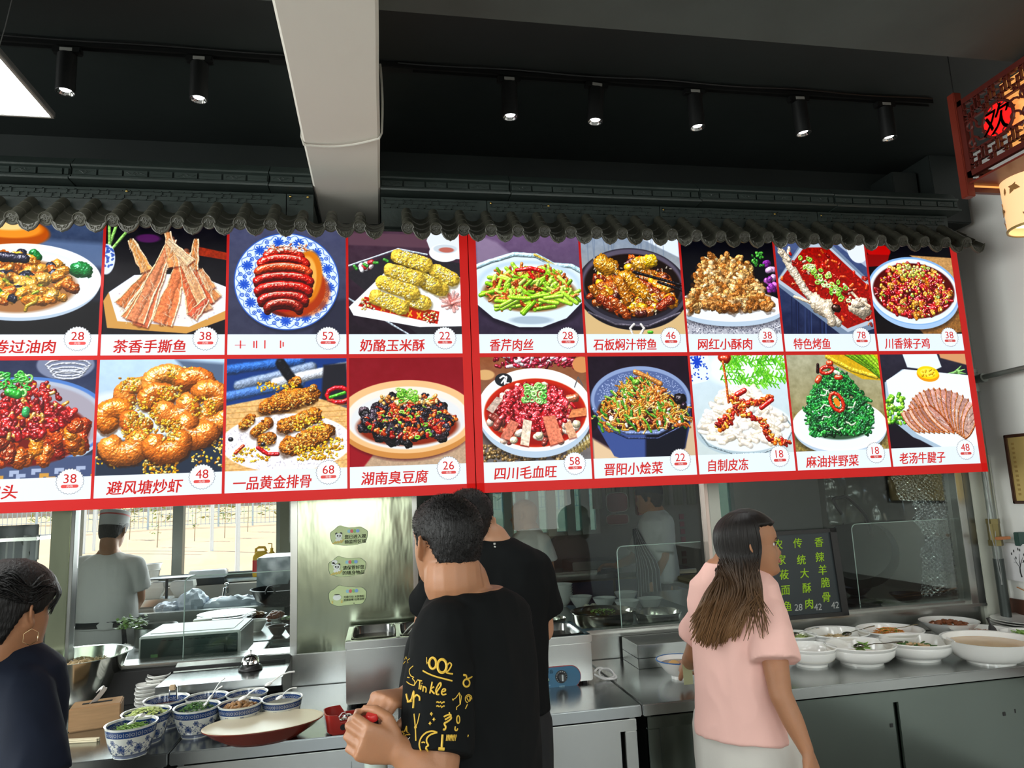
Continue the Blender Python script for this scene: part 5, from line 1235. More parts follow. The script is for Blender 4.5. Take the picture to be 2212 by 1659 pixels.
# ================================================================== counters
def counter(lb,x0,x1,y0=2.66,y1=3.385,doors=2,dark=False):
 t = thing('steel_counter',lb,'counter',((x0+x1)/2,(y0+y1)/2,0))
 mb = MB();mb.bbox((x0,y0,CZ-.042),(x1,y1,CZ),.004);mb.build('worktop',M['steeltop'],t,angle=30)
 g = .02
 fm = M['steel'] if not dark else mat('steel_dark_reflection',(.17,.20,.18),.16,1.,noise_amt=.08,noise_scale=3)  # darkened copy: the dark hall's reflection is put into the front colour
 mb = MB();mb.box((x0+g,y0+.03,.1),(x0+g+.02,y1,CZ-.042));mb.box((x1-g-.02,y0+.03,.1),(x1-g,y1,CZ-.042));mb.box((x0+g,y1-.02,.1),(x1-g,y1,CZ-.042));mb.box((x0+g,y0+.06,.1),(x1-g,y1,.12))
 mb.build('carcass',M['steeld'],t,angle=0)
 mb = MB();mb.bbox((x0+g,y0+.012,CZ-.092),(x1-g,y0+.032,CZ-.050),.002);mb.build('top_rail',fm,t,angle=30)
 for xx in (x0+g,x1-g-.045):
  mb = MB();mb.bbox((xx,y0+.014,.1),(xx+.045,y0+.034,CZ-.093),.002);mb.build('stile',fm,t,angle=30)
 xa,xb = x0+g+.055,x1-g-.055;n = doors;w_ = (xb-xa)/n
 for k in range(n):
  a = xa+w_*k-(.012 if k else 0);b = xa+w_*(k+1)+(.012 if k < n-1 else 0);yy = y0+.040+.016*(k % 2)
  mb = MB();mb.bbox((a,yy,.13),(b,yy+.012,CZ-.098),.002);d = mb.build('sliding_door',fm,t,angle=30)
  mb = MB();hx_ = a+.03 if k == n-1 else b-.06
  mb.bbox((hx_,yy-.002,.62),(hx_+.014,yy+.001,.635),.0008);mb.build('door_pull',M['plasticblack'],d)
 for xx in (x0+.08,x1-.08):
  for yy in (y0+.1,y1-.1): MB().tube([(xx,yy,.0),(xx,yy,.1)],.02,10).build('leg',M['steel'],t)
 return t
counter('steel counter with tissue box and steel bowl, at far left',-2.1,-.709,doors=3)
counter('steel counter under the red tray and both men',-.705,.941,doors=3)
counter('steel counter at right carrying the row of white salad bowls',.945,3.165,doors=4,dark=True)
# ------------------------------------------------------------------ placement from what the camera sees, on the worktop
def rimpos(pxl,pxr,pyc,h,base=CZ):
 P = at_z((pxl+pxr)/2,pyc,base+h);d = (P-V((0,0,CAMH))).dot(CF)
 return V((P.x,P.y,base)),(pxr-pxl)/2*d/FPX
def rnd(a,b): return random.uniform(a,b)
def bowl_prof(R,h,rb,t=.004,curve=.55,flare=.0,foot=.006,lip=.003):
 out = [(0,foot*.3),(rb*.85,foot*.3),(rb*.86,0),(rb,0),(rb,foot)]
 n = 10
 for i in range(1,n+1):
  u = i/n;out.append((rb+(R-rb)*(u**curve)+flare*max(0,u-.8)*5*.2,foot+(h-foot)*u))
 out.append((R+flare+lip*.5,h+.0015));out.append((R+flare-t*.6,h+.001))
 for i in range(n,0,-1):
  u = i/n;out.append((max(.001,rb+(R-rb)*(u**curve)-t),foot+t+(h-foot-t)*u-.0))
 out.append((0,foot+t));return out
# blue-and-white pattern as a node material on real coordinates (painted porcelain)
def porcelain_blue():
 mt = bpy.data.materials.new('blue_white_porcelain');mt.use_nodes = True
 n = mt.node_tree.nodes;l = mt.node_tree.links;b = n['Principled BSDF'];b.inputs['Roughness'].default_value = .12;b.inputs['Coat Weight'].default_value = .6
 def node(t,**k):
  q = n.new(t)
  for a,v in k.items(): setattr(q,a,v)
  return q
 def mth(op,a,b_=None,c=None):
  q = node('ShaderNodeMath',operation=op)
  for i,v in enumerate((a,b_,c)):
   if v is None: continue
   if isinstance(v,(int,float)): q.inputs[i].default_value = v
   else: l.new(v,q.inputs[i])
  return q.outputs[0]
 tc = node('ShaderNodeTexCoord');sp = node('ShaderNodeSeparateXYZ');l.new(tc.outputs['Object'],sp.inputs[0])
 x,y,z = sp.outputs;ang = mth('ARCTAN2',y,x);r = mth('SQRT',mth('ADD',mth('MULTIPLY',x,x),mth('MULTIPLY',y,y)))
 inside = None
 def band(v,a,b_): return mth('MULTIPLY',mth('GREATER_THAN',v,a),mth('LESS_THAN',v,b_))
 # wallpaper cells round the bowl: u in cells
 def flower(nc,zc,rad,petals,off=0.):
  u = mth('FRACT',mth('ADD',mth('MULTIPLY',ang,nc/(2*PI)),off));ux = mth('MULTIPLY',mth('SUBTRACT',u,.5),2*PI*.085/nc);vz = mth('SUBTRACT',z,zc)
  rr = mth('SQRT',mth('ADD',mth('MULTIPLY',ux,ux),mth('MULTIPLY',vz,vz)));th = mth('ARCTAN2',vz,ux)
  edge_ = mth('MULTIPLY',mth('ADD',mth('MULTIPLY',mth('COSINE',mth('MULTIPLY',th,petals)),.16),.84),rad)
  fl = mth('LESS_THAN',rr,edge_)
  veins = mth('GREATER_THAN',mth('COSINE',mth('MULTIPLY',th,petals*2)),.72)
  hole = mth('MULTIPLY',veins,mth('GREATER_THAN',rr,rad*.3))
  return mth('MULTIPLY',fl,mth('SUBTRACT',1.,mth('MULTIPLY',hole,.8)))
 f1 = flower(8,.042,.0190,9);f2 = flower(8,.068,.0125,6,.5);f3 = flower(16,.024,.006,4,.25);f4 = flower(24,.054,.0042,3,.1);f5 = flower(24,.034,.004,3,.6)
 vine = mth('LESS_THAN',mth('ABSOLUTE',mth('SUBTRACT',z,mth('ADD',mth('MULTIPLY',mth('SINE',mth('MULTIPLY',ang,8)),.014),.050))),.0012)
 vine2 = mth('LESS_THAN',mth('ABSOLUTE',mth('SUBTRACT',z,mth('ADD',mth('MULTIPLY',mth('COSINE',mth('MULTIPLY',ang,16)),.008),.033))),.0009)
 deco = f1
 for q in (f2,f3,f4,f5,vine,vine2): deco = mth('MAXIMUM',deco,q)
 deco = mth('MULTIPLY',deco,band(z,.017,.082))
 # rim band: solid blue with paler key cells
 u = mth('FRACT',mth('MULTIPLY',ang,26/(2*PI)));uu = mth('ABSOLUTE',mth('SUBTRACT',u,.5));zz = mth('ABSOLUTE',mth('SUBTRACT',z,.0965))
 ringd = mth('SQRT',mth('ADD',mth('MULTIPLY',mth('MULTIPLY',uu,.021),mth('MULTIPLY',uu,.021)),mth('MULTIPLY',zz,zz)))
 light_ = mth('MAXIMUM',band(ringd,.0042,.0060),mth('GREATER_THAN',uu,.46))
 light_ = mth('MULTIPLY',light_,mth('LESS_THAN',zz,.0085))
 rim = mth('MULTIPLY',band(z,.084,.111),mth('SUBTRACT',1.,mth('MULTIPLY',light_,.55)))
 foot = mth('MULTIPLY',band(z,.003,.019),.8)
 allb = mth('MAXIMUM',mth('MAXIMUM',deco,rim),foot)
 mx = node('ShaderNodeMix',data_type='RGBA');mx.inputs[6].default_value = (.66,.68,.62,1);mx.inputs[7].default_value = (.012,.045,.16,1)
 l.new(allb,mx.inputs[0]);l.new(mx.outputs[2],b.inputs['Base Color'])
 return mt
M['blue'] = porcelain_blue()
BH,BR = .118,.094
me_b = MB().lathe(bowl_prof(BR,BH,.060,.006,.52,foot=.010,lip=.003),n=48).mesh('bowl_body');me_b.materials.append(M['blue'])
def heap(parent,name,mt,n,R,z,fn,dome=.02,at=(0,0)):
 mb = MB()
 for i in range(n):
  a = rnd(0,2*PI);q = math.sqrt(rnd(0,1))*R;x = at[0]+q*math.cos(a);y = at[1]+q*math.sin(a);zz = z+dome*(1-(q/R)**2)+rnd(-.003,.003)
  fn(mb,x,y,zz)
 o = mb.build(name,mt,parent);o['kind'] = 'stuff';return o
def leafy(mb,x,y,z,s=.011):
 a = rnd(0,PI*2);d = V((math.cos(a),math.sin(a),rnd(-.3,.6)))*s*rnd(.6,1.3);c = V((x,y,z));w_ = V((-math.sin(a),math.cos(a),rnd(-.3,.3)))*s*.45
 mb.add([c-d,c+w_,c+d,c-w_,c+V((0,0,.003))],[(0,1,4),(1,2,4),(2,3,4),(3,0,4)])
def shred(mb,x,y,z,s=.012,r=.0016):
 a = rnd(0,PI*2);d = V((math.cos(a),math.sin(a),rnd(-.25,.4)))*s*rnd(.6,1.4);c = V((x,y,z));mb.tube([c-d,c+V((0,0,rnd(0,.004))),c+d],r,4)
def chunk(mb,x,y,z,s=.009): mb.ell((x,y,z),(s*rnd(.7,1.3),s*rnd(.7,1.3),s*rnd(.6,1)),n=6,m_=5)
def liquid(parent,R,z,mt,name='sauce'): return MB().lathe([(0,0),(R*.5,0),(R,0.0005)],c=(0,0,z),n=36).build(name,mt,parent)
greenD = mat('dark_green_herb',(.045,.13,.02),.5,noise_amt=.6,noise_scale=90);greenL = mat('pale_green_cabbage',(.50,.60,.20),.45,noise_amt=.35,noise_scale=60);greenM = mat('green_onion',(.20,.36,.07),.45,noise_amt=.5,noise_scale=80)
brownS = mat('brown_sauce',(.09,.03,.012),.25,noise_amt=.3,noise_scale=40);nutM = mat('brown_nuts',(.33,.17,.06),.35,noise_amt=.6,noise_scale=50)
broth = mat('clear_broth',(.36,.36,.28),.12,noise_amt=.1);creamS = mat('cream_sauce',(.62,.42,.22),.2,noise_amt=.15,noise_scale=20)
orangeV = mat('orange_carrot',(.70,.25,.04),.4,noise_amt=.3,noise_scale=60);redM = mat('red_oil',(.32,.03,.012),.2,noise_amt=.4,noise_scale=30);pinkM = mat('pinkish_meat',(.48,.26,.18),.4,noise_amt=.4,noise_scale=60);paleY = mat('pale_noodle',(.62,.47,.26),.4,noise_amt=.2,noise_scale=50)
def ladle(lb,bowlpos,tipd,taild,mt,group='spoons standing in the condiment bowls',bend=.01,name='spoon',r=.003,head=.016):
 t = thing(name,lb,'spoon',tuple(bowlpos),group)
 a = V(bowlpos)+V(tipd);b = V(bowlpos)+V(taild);m_ = (a+b)/2+V((0,0,bend))
 MB().tube([a,(a+m_)/2+V((0,0,.003)),m_,(m_+b)/2+V((0,0,.002)),b],[r*.8,r,r,r*1.3,r*1.6],8,flat=.6).build('handle',mt,t)
 ax = (b-a).normalized();
 MB().ell((0,0,0),(head*1.25,head,head*.45),mx=Matrix.Translation(a-ax*head*.8) @ ax.to_track_quat('X','Z').to_matrix().to_4x4(),n=14,m_=8).build('spoon_bowl',mt,t)
 return t
specs = [(232,337,1548,'front left blue and white bowl of chopped greens','greens'),(267,366,1524,'blue and white bowl heaped with pale chopped cabbage','cabbage'),(314,406,1496,'blue and white bowl of dark sauce beside the white dishes','sauce'),(403,491,1489,'blue and white bowl behind the coriander bowl, holding a spoon','sauce2'),
 (378,473,1511,'blue and white bowl of dark green coriander','coriander'),(473,565,1503,'blue and white bowl of brown pickled beans','nuts'),(490,577,1482,'blue and white bowl at the back by the bell','broth'),(566,653,1490,'rightmost blue and white bowl of clear broth','broth2')]
BP = {}
b0 = None
for (xl,xr_,yc,lb,kind) in specs:
 P,R = rimpos(xl,xr_,yc,BH)
 o = local('condiment_bowl',lb,'bowl',P,rnd(0,6),'blue and white condiment bowls')
 k = link(me_b,'bowl_body',None,o,35);s_ = R/BR*.985;o.scale = (s_,s_,s_*.98 if s_ < 1.1 else 1)
 BP[kind] = (P,s_)
 if kind == 'greens': heap(o,'chopped_greens',greenD,170,.075,.088,leafy,.016);heap(o,'onion_rings',greenM,90,.05,.10,shred,.01)
 elif kind == 'cabbage': heap(o,'chopped_cabbage',greenL,260,.078,.098,lambda m_,x,y,z: leafy(m_,x,y,z,.014),.034)
 elif kind == 'sauce': liquid(o,.080,.085,brownS)
 elif kind == 'sauce2': liquid(o,.080,.088,mat('dark_oil',(.05,.03,.02),.1));heap(o,'black_beans',brownS,40,.06,.09,lambda m_,x,y,z: chunk(m_,x,y,z,.005),.004)
 elif kind == 'coriander': heap(o,'coriander_leaves',greenD,280,.074,.095,leafy,.034)
 elif kind == 'nuts': heap(o,'pickled_beans',nutM,90,.07,.098,lambda m_,x,y,z: chunk(m_,x,y,z,.011),.02)
 else: liquid(o,.082,.092,broth,'broth')
wsp = M['porc']
P = BP['greens'][0];ladle('short white spoon with round knob in the chopped greens',P,(.005,.0,.10),(.045,-.035,.128),wsp,r=.006,head=.014)
P = BP['coriander'][0];ladle('white spoon leaning in the coriander bowl',P,(.03,0,.10),(.085,.005,.155),wsp)
P = BP['sauce2'][0];ladle('white spoon standing upright in the bowl behind the coriander',P,(.02,-.01,.095),(.065,-.01,.155),wsp)
P = BP['nuts'][0];ladle('white spoon lying over the pickled beans',P,(.02,-.01,.115),(.082,.006,.135),wsp,r=.005,head=.013)
P = BP['broth2'][0];ladle('white spoon half sunk in the clear broth',P,(.0,-.01,.098),(.05,.01,.118),wsp,r=.003,head=.012)
ladle('white ladle lying across from the back bowl to the rightmost bowl',P,(-.05,.07,.13),(.03,.11,.155),wsp,r=.004,head=.012)
P = BP['sauce'][0];ct = thing('sauce_clip','small steel clip hooked over the sauce bowl','clip',tuple(P+V((.02,.02,.1))))
MB().tube([P+V((.0,.03,.09)),P+V((.004,.03,.13)),P+V((.022,.03,.135)),P+V((.03,.02,.13)),P+V((.034,.01,.09))],.003,6).build('wire',M['chrome'],ct)
MB().bbox((P.x+.002,P.y+.022,P.z+.118),(P.x+.024,P.y+.036,P.z+.138),.003).build('plate',mat('wooden_grip',(.5,.36,.22),.4),ct)
# big steel mixing bowl with noodles
P,R = rimpos(48,271,1416,.205)
mt = thing('mixing_bowl','large shiny steel mixing bowl of noodles beside the left woman','bowl',tuple(P))
MB().lathe([(a,b) for a,b in bowl_prof(R-.012,.205,.085,.0025,.42,flare=.012,foot=.002,lip=.004)],c=tuple(P),n=72).build('bowl_body',M['chrome'] if False else mat('polished_steel_bowl',(.66,.67,.62),.12,1.,noise_amt=.1,noise_scale=4),mt)
mb = MB()
for i in range(240):
 a = rnd(0,2*PI);q = math.sqrt(rnd(0,1))*R*.70;c = V((P.x+q*math.cos(a),P.y+q*math.sin(a),P.z+.125+.05*(1-(q/R)**2)+rnd(-.004,.008)));an = rnd(0,2*PI);L = rnd(.02,.05)
 mb.tube([c+V((math.cos(an+j*.6)*L*(j-2)/2,math.sin(an+j*.6)*L*(j-2)/2,.006*math.sin(j*2))) for j in range(5)],.0020,4)
o = mb.build('noodles',paleY,mt);o['kind'] = 'stuff'
MB().lathe([(0,.155),(R*.5,.148),(R*.77,.125)],c=tuple(P),n=36).build('noodle_mass',mat('noodle_mass',(.48,.36,.18),.5,noise_amt=.4,noise_scale=50,bump=.8,bump_scale=60),mt)
# tissue box
P = at_z(205,1578,CZ);P.y += .09
tb = local('tissue_box','wooden tissue box with a white tissue, beside the steel bowl','tissue box',(P.x-.02,P.y-.02,CZ),.22)
MB().bbox((-.085,-.055,0),(.085,.055,.082),.004).build('box_body',M['wood'],tb,angle=30)
MB().bbox((-.05,-.010,.0822),(.05,.010,.0832),.0004).build('slot',M['darkgap'],tb,angle=30)
mb = MB();n = 9
secs = []
for i in range(8):
 t = i/7;w_ = .030*(1-.3*t);secs.append([V((-.02+.03*math.sin(t*3)+.018*t+u*w_*.4,u*w_*.4,.08+.055*math.sin(t*2.2)+.006*math.cos(u*4))) for u in [j/4-1 for j in range(n)]])
vs = [p for s_ in secs for p in s_];mb.add(vs,[(i*n+k,i*n+k+1,(i+1)*n+k+1,(i+1)*n+k) for i in range(7) for k in range(n-1)])
mb.build('tissue',mat('white_tissue',(.82,.82,.8),.9),tb)
# chopsticks
P = at_z(200,1603,CZ)
cs = local('chopstick_bundle','bundle of pale wooden chopsticks lying at the counter edge','chopsticks',(P.x-.08,P.y+.01,CZ),-.15)
for i in range(6):
 yy = (i % 3)*.007;zz = .0035+(i//3)*.006
 MB().tube([(-.12+rnd(-.004,.004),yy,zz),(.10+rnd(-.004,.004),yy*.8,zz)],[.0028,.0034],6).build('chopstick',mat('pale_bamboo',(.70,.62,.42),.5,noise_amt=.15),cs)
# white square saucers: two stacks
def saucer_mesh(s=.045,h=.017):
 def sq(r,z,p=.5):
  return [(r*math.copysign(abs(math.cos(a))**p,math.cos(a)),r*math.copysign(abs(math.sin(a))**p,math.sin(a)),z) for a in [j*2*PI/28 for j in range(28)]]
 mb = MB();mb.loft([sq(s*.5,0),sq(s*.55,.003),sq(s*.92,h*.7),sq(s,h),sq(s*.97,h+.001),sq(s*.85,h*.75),sq(s*.5,.006)]);return mb.mesh('saucer')
me_s = saucer_mesh();me_s.materials.append(M['porc']);me_s.polygons.foreach_set('use_smooth',[True]*len(me_s.polygons))
for (px,py,n_,dz,lb) in ((318,1478,6,.014,'front'),(341,1456,8,.014,'back')):
 H_ = n_*.0145;P = at_z(px,py,CZ+H_)
 for k in range(n_):
  o = bpy.data.objects.new('saucer',me_s);COL.objects.link(o);o.location = (P.x+rnd(-.002,.002)+(.004 if k == n_-1 else 0),P.y+rnd(-.002,.002),CZ+k*dz+.0005);o.rotation_euler = (0,0,rnd(-.1,.1)+.3)
  where = 'topmost' if k == n_-1 else ['lowest','second','third','fourth','fifth','sixth','seventh','eighth'][k]+('' if k == 0 else ' from the bottom')
  tag(o,'white square saucer, %s in the %s saucer stack' % (where,lb),'saucer','white square saucers stacked in the %s pile' % lb)
# bell
P = at_z(541,1446,.9365)
bl = thing('call_bell','chrome call bell on a black base on the serving ledge','bell',tuple(P))
MB().lathe([(0,0),(.047,0),(.049,.004),(.046,.012),(.034,.022),(0,.022)],c=(P.x,P.y,.9365),n=36).build('base',M['plasticblack'],bl)
MB().lathe([(.036,.024),(.0375,.026),(.037,.034),(.031,.050),(.018,.060),(.004,.063),(0,.063)],c=(P.x,P.y,.9365),n=36).build('dome',M['chrome'],bl)
MB().lathe([(.003,.06),(.003,.072),(.006,.073),(.006,.077),(0,.079)],c=(P.x,P.y,.9365),n=14).build('button',M['chrome'],bl)
# oval dish
a = at_z(434,1578,CZ+.058);b = at_z(699,1541,CZ+.058);c = (a+b)/2;ang = math.atan2(b.y-a.y,b.x-a.x);La = (b-a).length/2;Lb = La*.60
od = local('oval_dish','large oval dish, cream inside and red-brown outside, on the counter edge','dish',(c.x,c.y,CZ),ang)
def oval(rs,zs):
 mb = MB();mb.loft([[(r*La*math.cos(t),r*Lb*math.sin(t),z) for t in [j*2*PI/64 for j in range(64)]] for r,z in zip(rs,zs)]);return mb
oval([.52,.54,.66,.84,.97,1.0,1.0],[0,0,.012,.032,.052,.055,.058]).build('outer_shell',mat('red_brown_melamine',(.17,.022,.012),.25,noise_amt=.15),od)
oval([1.0,.985,.94,.90,.80,.60,.3,.02],[.0585,.060,.0585,.0555,.046,.040,.038,.038]).build('cream_inside',mat('cream_melamine',(.68,.62,.44),.3),od)
# red tray with a cut-out rim, spoons inside
a = at_z(701,1545,CZ+.06);tr = local('utensil_tray','red plastic utensil tray with notched rim beside the oval dish','tray',(a.x+.115,a.y+.02,CZ),.16)
mb = MB();n = 60;secs = [[],[],[],[],[],[]]
def rr_(k,w_,d_,p=.45):
 t = k*2*PI/n;return (w_*math.copysign(abs(math.cos(t))**p,math.cos(t)),d_*math.copysign(abs(math.sin(t))**p,math.sin(t)))
for k in range(n):
 x,y = rr_(k,.118,.065);notch = .024 if (-.07 < x < .05 and y < -.05) or (-.05 < x < .06 and y > .05) else 0
 h = .070-notch
 for i,(s_,z) in enumerate(((.90,.006),(.95,.012),(1.0,h),(.975,h),(.93,.016),(.90,.012))): secs[i].append((x*s_,y*s_,z))
mb.loft(secs);mb.build('tray_body',mat('red_plastic',(.36,.018,.012),.28,noise_amt=.12),tr)
for x in (-.075,.075): MB().bbox((x-.02,-.04,0),(x+.02,.04,.007),.002).build('foot',mat('red_plastic',(.36,.018,.012),.28),tr)
MB().lathe([(0,0),(.010,0)],n=20,mx=Matrix.Translation((-.06,-.0658,.030)) @ Matrix.Rotation(PI/2,4,'X')).build('drain_hole',M['darkgap'],tr)
for i,(x,y,an,L) in enumerate(((-.04,-.01,.3,.06),(-.02,.02,-.2,.07),(-.07,.01,.9,.05))):
 q = tr.matrix_basis @ V((x,y,.03))
 t2 = local('soup_spoon',['steel soup spoon lying front in the red tray','steel soup spoon lying behind in the red tray','white porcelain spoon standing in the red tray'][i],'spoon',(q.x,q.y,q.z),an+.2,'spoons in the red tray')
 mm = M['chrome'] if i < 2 else M['porc']
 MB().tube([(0,0,.01),(.03,0,.02),(L,0,.016)],[.003,.0025,.004],7,flat=.5).build('handle',mm,t2)
 MB().ell((-.016,0,.012),(.020,.013,.006),n=14,m_=6).build('spoon_bowl',mm,t2)
# ------------------------------------------------------------------ food warmers
def warmer(x0,x1,y0,y1,h,lb,pans=1):
 t = thing('food_warmer',lb,'food warmer',((x0+x1)/2,(y0+y1)/2,CZ))
 z1 = CZ+h
 mb = MB();mb.bbox((x0,y0,CZ+.012),(x1,y1,z1-.03),.004);mb.build('housing',M['steel'],t,angle=30)
 mb = MB();w_ = .022
 nx = pans;pw = (x1-x0-w_*(nx+1))/nx
 for a,b in (((x0-.003,y0-.004,z1-.03),(x1+.003,y0+w_,z1)),((x0-.003,y1-w_,z1-.03),(x1+.003,y1+.004,z1)),((x0-.003,y0,z1-.03),(x0+w_,y1,z1)),((x1-w_,y0,z1-.03),(x1+.003,y1,z1))): mb.bbox(a,b,.003)
 for k in range(1,nx): mb.bbox((x0+w_*k+pw*k,y0,z1-.02),(x0+w_*(k+1)+pw*k,y1,z1),.003)
 mb.build('top_frame',M['steel'],t,angle=30)
 for k in range(nx):
  a = x0+w_*(k+1)+pw*k;b = a+pw;cx,cy = (a+b)/2,(y0+y1)/2;rx,ry = (b-a)/2,(y1-y0)/2-w_
  def rrect(s_,z): return [(cx+rx*s_*math.copysign(abs(math.cos(q))**.35,math.cos(q)),cy+ry*s_*math.copysign(abs(math.sin(q))**.35,math.sin(q)),z) for q in [j*2*PI/40 for j in range(40)]]
  mb = MB();vs = [];L = [rrect(1.05,z1+.001),rrect(.99,z1+.004),rrect(.96,z1),rrect(.92,z1-.07),rrect(.85,z1-.09)]
  b_ = 0
  for r_ in L: vs += r_
  mb.add(vs,[(i*40+j,i*40+(j+1) % 40,(i+1)*40+(j+1) % 40,(i+1)*40+j) for i in range(4) for j in range(40)]+[tuple(4*40+j for j in range(40))])
  mb.build('food_pan',M['steeltop'],t,angle=50)
 for xx in (x0+.03,x1-.03):
  for yy in (y0+.03,y1-.03): MB().tube([(xx,yy,CZ),(xx,yy,CZ+.013)],.012,8).build('foot',M['plasticblack'],t)
 return t
# the one in front of the steel panel: pan open, partly hidden by the man
a = at_z(748,1520,CZ);
w1x0,w1y0 = -.150,2.98
warmer(w1x0,.26,w1y0,3.33,.25,'steel food warmer with empty pan in front of the steel panel',2)
tg = thing('serving_tongs','steel serving tongs standing in the empty warmer pan','tongs',(.11,3.1,CZ+.2))
for d in (0,.02): MB().tube([(.06+d,3.10,CZ+.22),(.10+d,3.09,CZ+.265),(.145+d,3.08,CZ+.305)],[.008,.007,.006],8,flat=.4).build('arm',mat('dull_white_metal',(.62,.63,.60),.3,.6),tg)
MB().tube([(.145,3.08,CZ+.305),(.158,3.08,CZ+.312),(.165,3.08,CZ+.305)],.006,8).build('spring_end',M['chrome'],tg)
# warmer with blue control panel
fr_ = at_z(1282,1476,CZ)
W2X1,W2Y0 = fr_.x,fr_.y
wm = warmer(W2X1-.62,W2X1,W2Y0,W2Y0+.33,.197,'steel food warmer with blue control panel beside the second man',2)
q0 = at_y(1253,1420,W2Y0);q1 = at_y(1253,1475,W2Y0);zc_ = (at_y(1200,1465,W2Y0).z+.0);pz = at_y(1215,1463,W2Y0).z
ph = .043;xe = at_y(1253,1455,W2Y0).x;xb_ = W2X1-.36
def capsule(x0,x1,z,h,y): return [(x1-h+h*math.cos(a),y,z+h*math.sin(a)) for a in [-PI/2+j*PI/12 for j in range(13)]]+[(x0+h*math.cos(a),y,z+h*math.sin(a)) for a in [PI/2+j*PI/12 for j in range(13)]]
MB().prism(capsule(xb_-.003,xe+.003,pz,ph+.003,W2Y0-.003),(0,.003,0)).build('panel_edge',mat('red_panel_edge',(.30,.04,.05),.4),wm,angle=0)
pb = MB().prism(capsule(xb_,xe,pz,ph,W2Y0-.005),(0,.003,0)).build('control_panel',mat('blue_panel',(.02,.12,.22),.35),wm,angle=0)
kx = at_y(1212,1462,W2Y0).x
RX = Matrix.Rotation(PI/2,4,'X')
MB().lathe([(0,0),(.026,0),(.025,.004),(.018,.005),(.0165,.018),(.015,.020),(0,.020)],n=28,mx=Matrix.Translation((kx,W2Y0-.005,pz+.004)) @ RX).build('dial',M['plasticblack'],wm)
mb = MB();mb.bbox((kx-.003,W2Y0-.031,pz-.008),(kx+.003,W2Y0-.024,pz+.016),.001)
for j in range(12): a = -.9+j*(PI+1.8)/11;mb.bbox((kx+.0215*math.cos(a)-.0012,W2Y0-.0105,pz+.004+.0215*math.sin(a)-.0012),(kx+.0215*math.cos(a)+.0012,W2Y0-.009,pz+.004+.0215*math.sin(a)+.0012),.0002)
mb.build('dial_marks',mat('silver_print',(.5,.55,.55),.4),wm)
MB().lathe([(0,0),(.008,0),(.008,.004),(.0055,.006),(.005,.004),(0,.004)],n=20,mx=Matrix.Translation((kx-.060,W2Y0-.005,pz-.004)) @ RX).build('pilot_light_ring',M['chrome'],wm)
MB().ell((kx-.060,W2Y0-.010,pz-.004),(.0045,.004,.0045)).build('pilot_light',mat('green_pilot',(.02,.25,.12),.3,emit=(.02,.5,.2),estr=.6),wm)
pts,fs = text_pts('控温售饭台',(kx-.078,W2Y0-.0055,pz+.028),(1,0,0),(0,0,1),.0165,.008,fit=.088);mb = MB().add(pts,fs)
pts,fs = text_pts('工作指示',(kx-.060,W2Y0-.0055,pz-.026),(1,0,0),(0,0,1),.006,.0);mb.add(pts,fs)
pts,fs = text_pts('温度控制',(kx,W2Y0-.0055,pz-.0335),(1,0,0),(0,0,1),.006,.0);mb.add(pts,fs)
mb.build('lettering',mat('pale_blue_print',(.35,.6,.7),.5),pb,angle=0)
# red soup in the open pan of that warmer
MB().lathe([(0,0),(.12,0)],n=4,mx=Matrix.Translation((W2X1-.165,W2Y0+.165,CZ+.165)) @ Matrix.Rotation(PI/4,4,'Z')).build('red_soup',redM,wm)
# white power cable
P = at_z(1290,1470,CZ)
pts = [P+V((.00,.03,.03)),P+V((.03,.06,.035)),P+V((.075,.05,.02)),P+V((.085,.0,.006)),P+V((.05,-.02,.006)),P+V((.02,.02,.012)),P+V((.035,.06,.028)),P+V((.07,.045,.03)),P+V((.08,.015,.008)),P+V((.03,-.01,.006)),P+V((-.005,.02,.02))]
def smooth(p,k=5):
 out = [];n = len(p)
 for i in range(n-1):
  a,b,c,d = V(p[max(i-1,0)]),V(p[i]),V(p[i+1]),V(p[min(i+2,n-1)])
  for j in range(k):
   t = j/k;out.append(.5*((2*b)+(-a+c)*t+(2*a-5*b+4*c-d)*t*t+(-a+3*b-3*c+d)*t**3))
 out.append(V(p[-1]));return out
tag(MB().tube(smooth(pts),.0045,7).build('power_cable',M['white']),'looped white power cable beside the blue-panelled food warmer','cable')
# steel trough
a = at_z(1380,1446,CZ)
tx0,ty0 = a.x,a.y
th = thing('steel_trough','open rectangular steel trough behind the bowl with the egg','trough',(tx0+.2,ty0+.1,CZ))
hz = at_y(1380,1394,ty0).z;x1t = tx0+.46;y1t = 3.37
mb = MB();mb.bbox((tx0,ty0,CZ+.001),(x1t,ty0+.003,hz),.001);mb.build('front_panel',M['steeltop'],th,angle=30)
mb = MB();mb.bbox((tx0,ty0,CZ+.001),(tx0+.003,y1t,hz),.001);mb.build('side_panel',M['steel'],th,angle=30)
mb = MB();mb.bbox((x1t-.003,ty0,CZ+.001),(x1t,y1t,hz),.001);mb.build('side_panel',M['steel'],th,angle=30)
mb = MB();mb.bbox((tx0,ty0,hz-.06),(x1t,y1t,hz-.055),.001);mb.build('floor_panel',M['steeld'],th,angle=30)
mb = MB();mb.bbox((tx0,y1t-.003,CZ+.001),(x1t,y1t,hz),.001);mb.build('back_panel',M['steel'],th,angle=30)
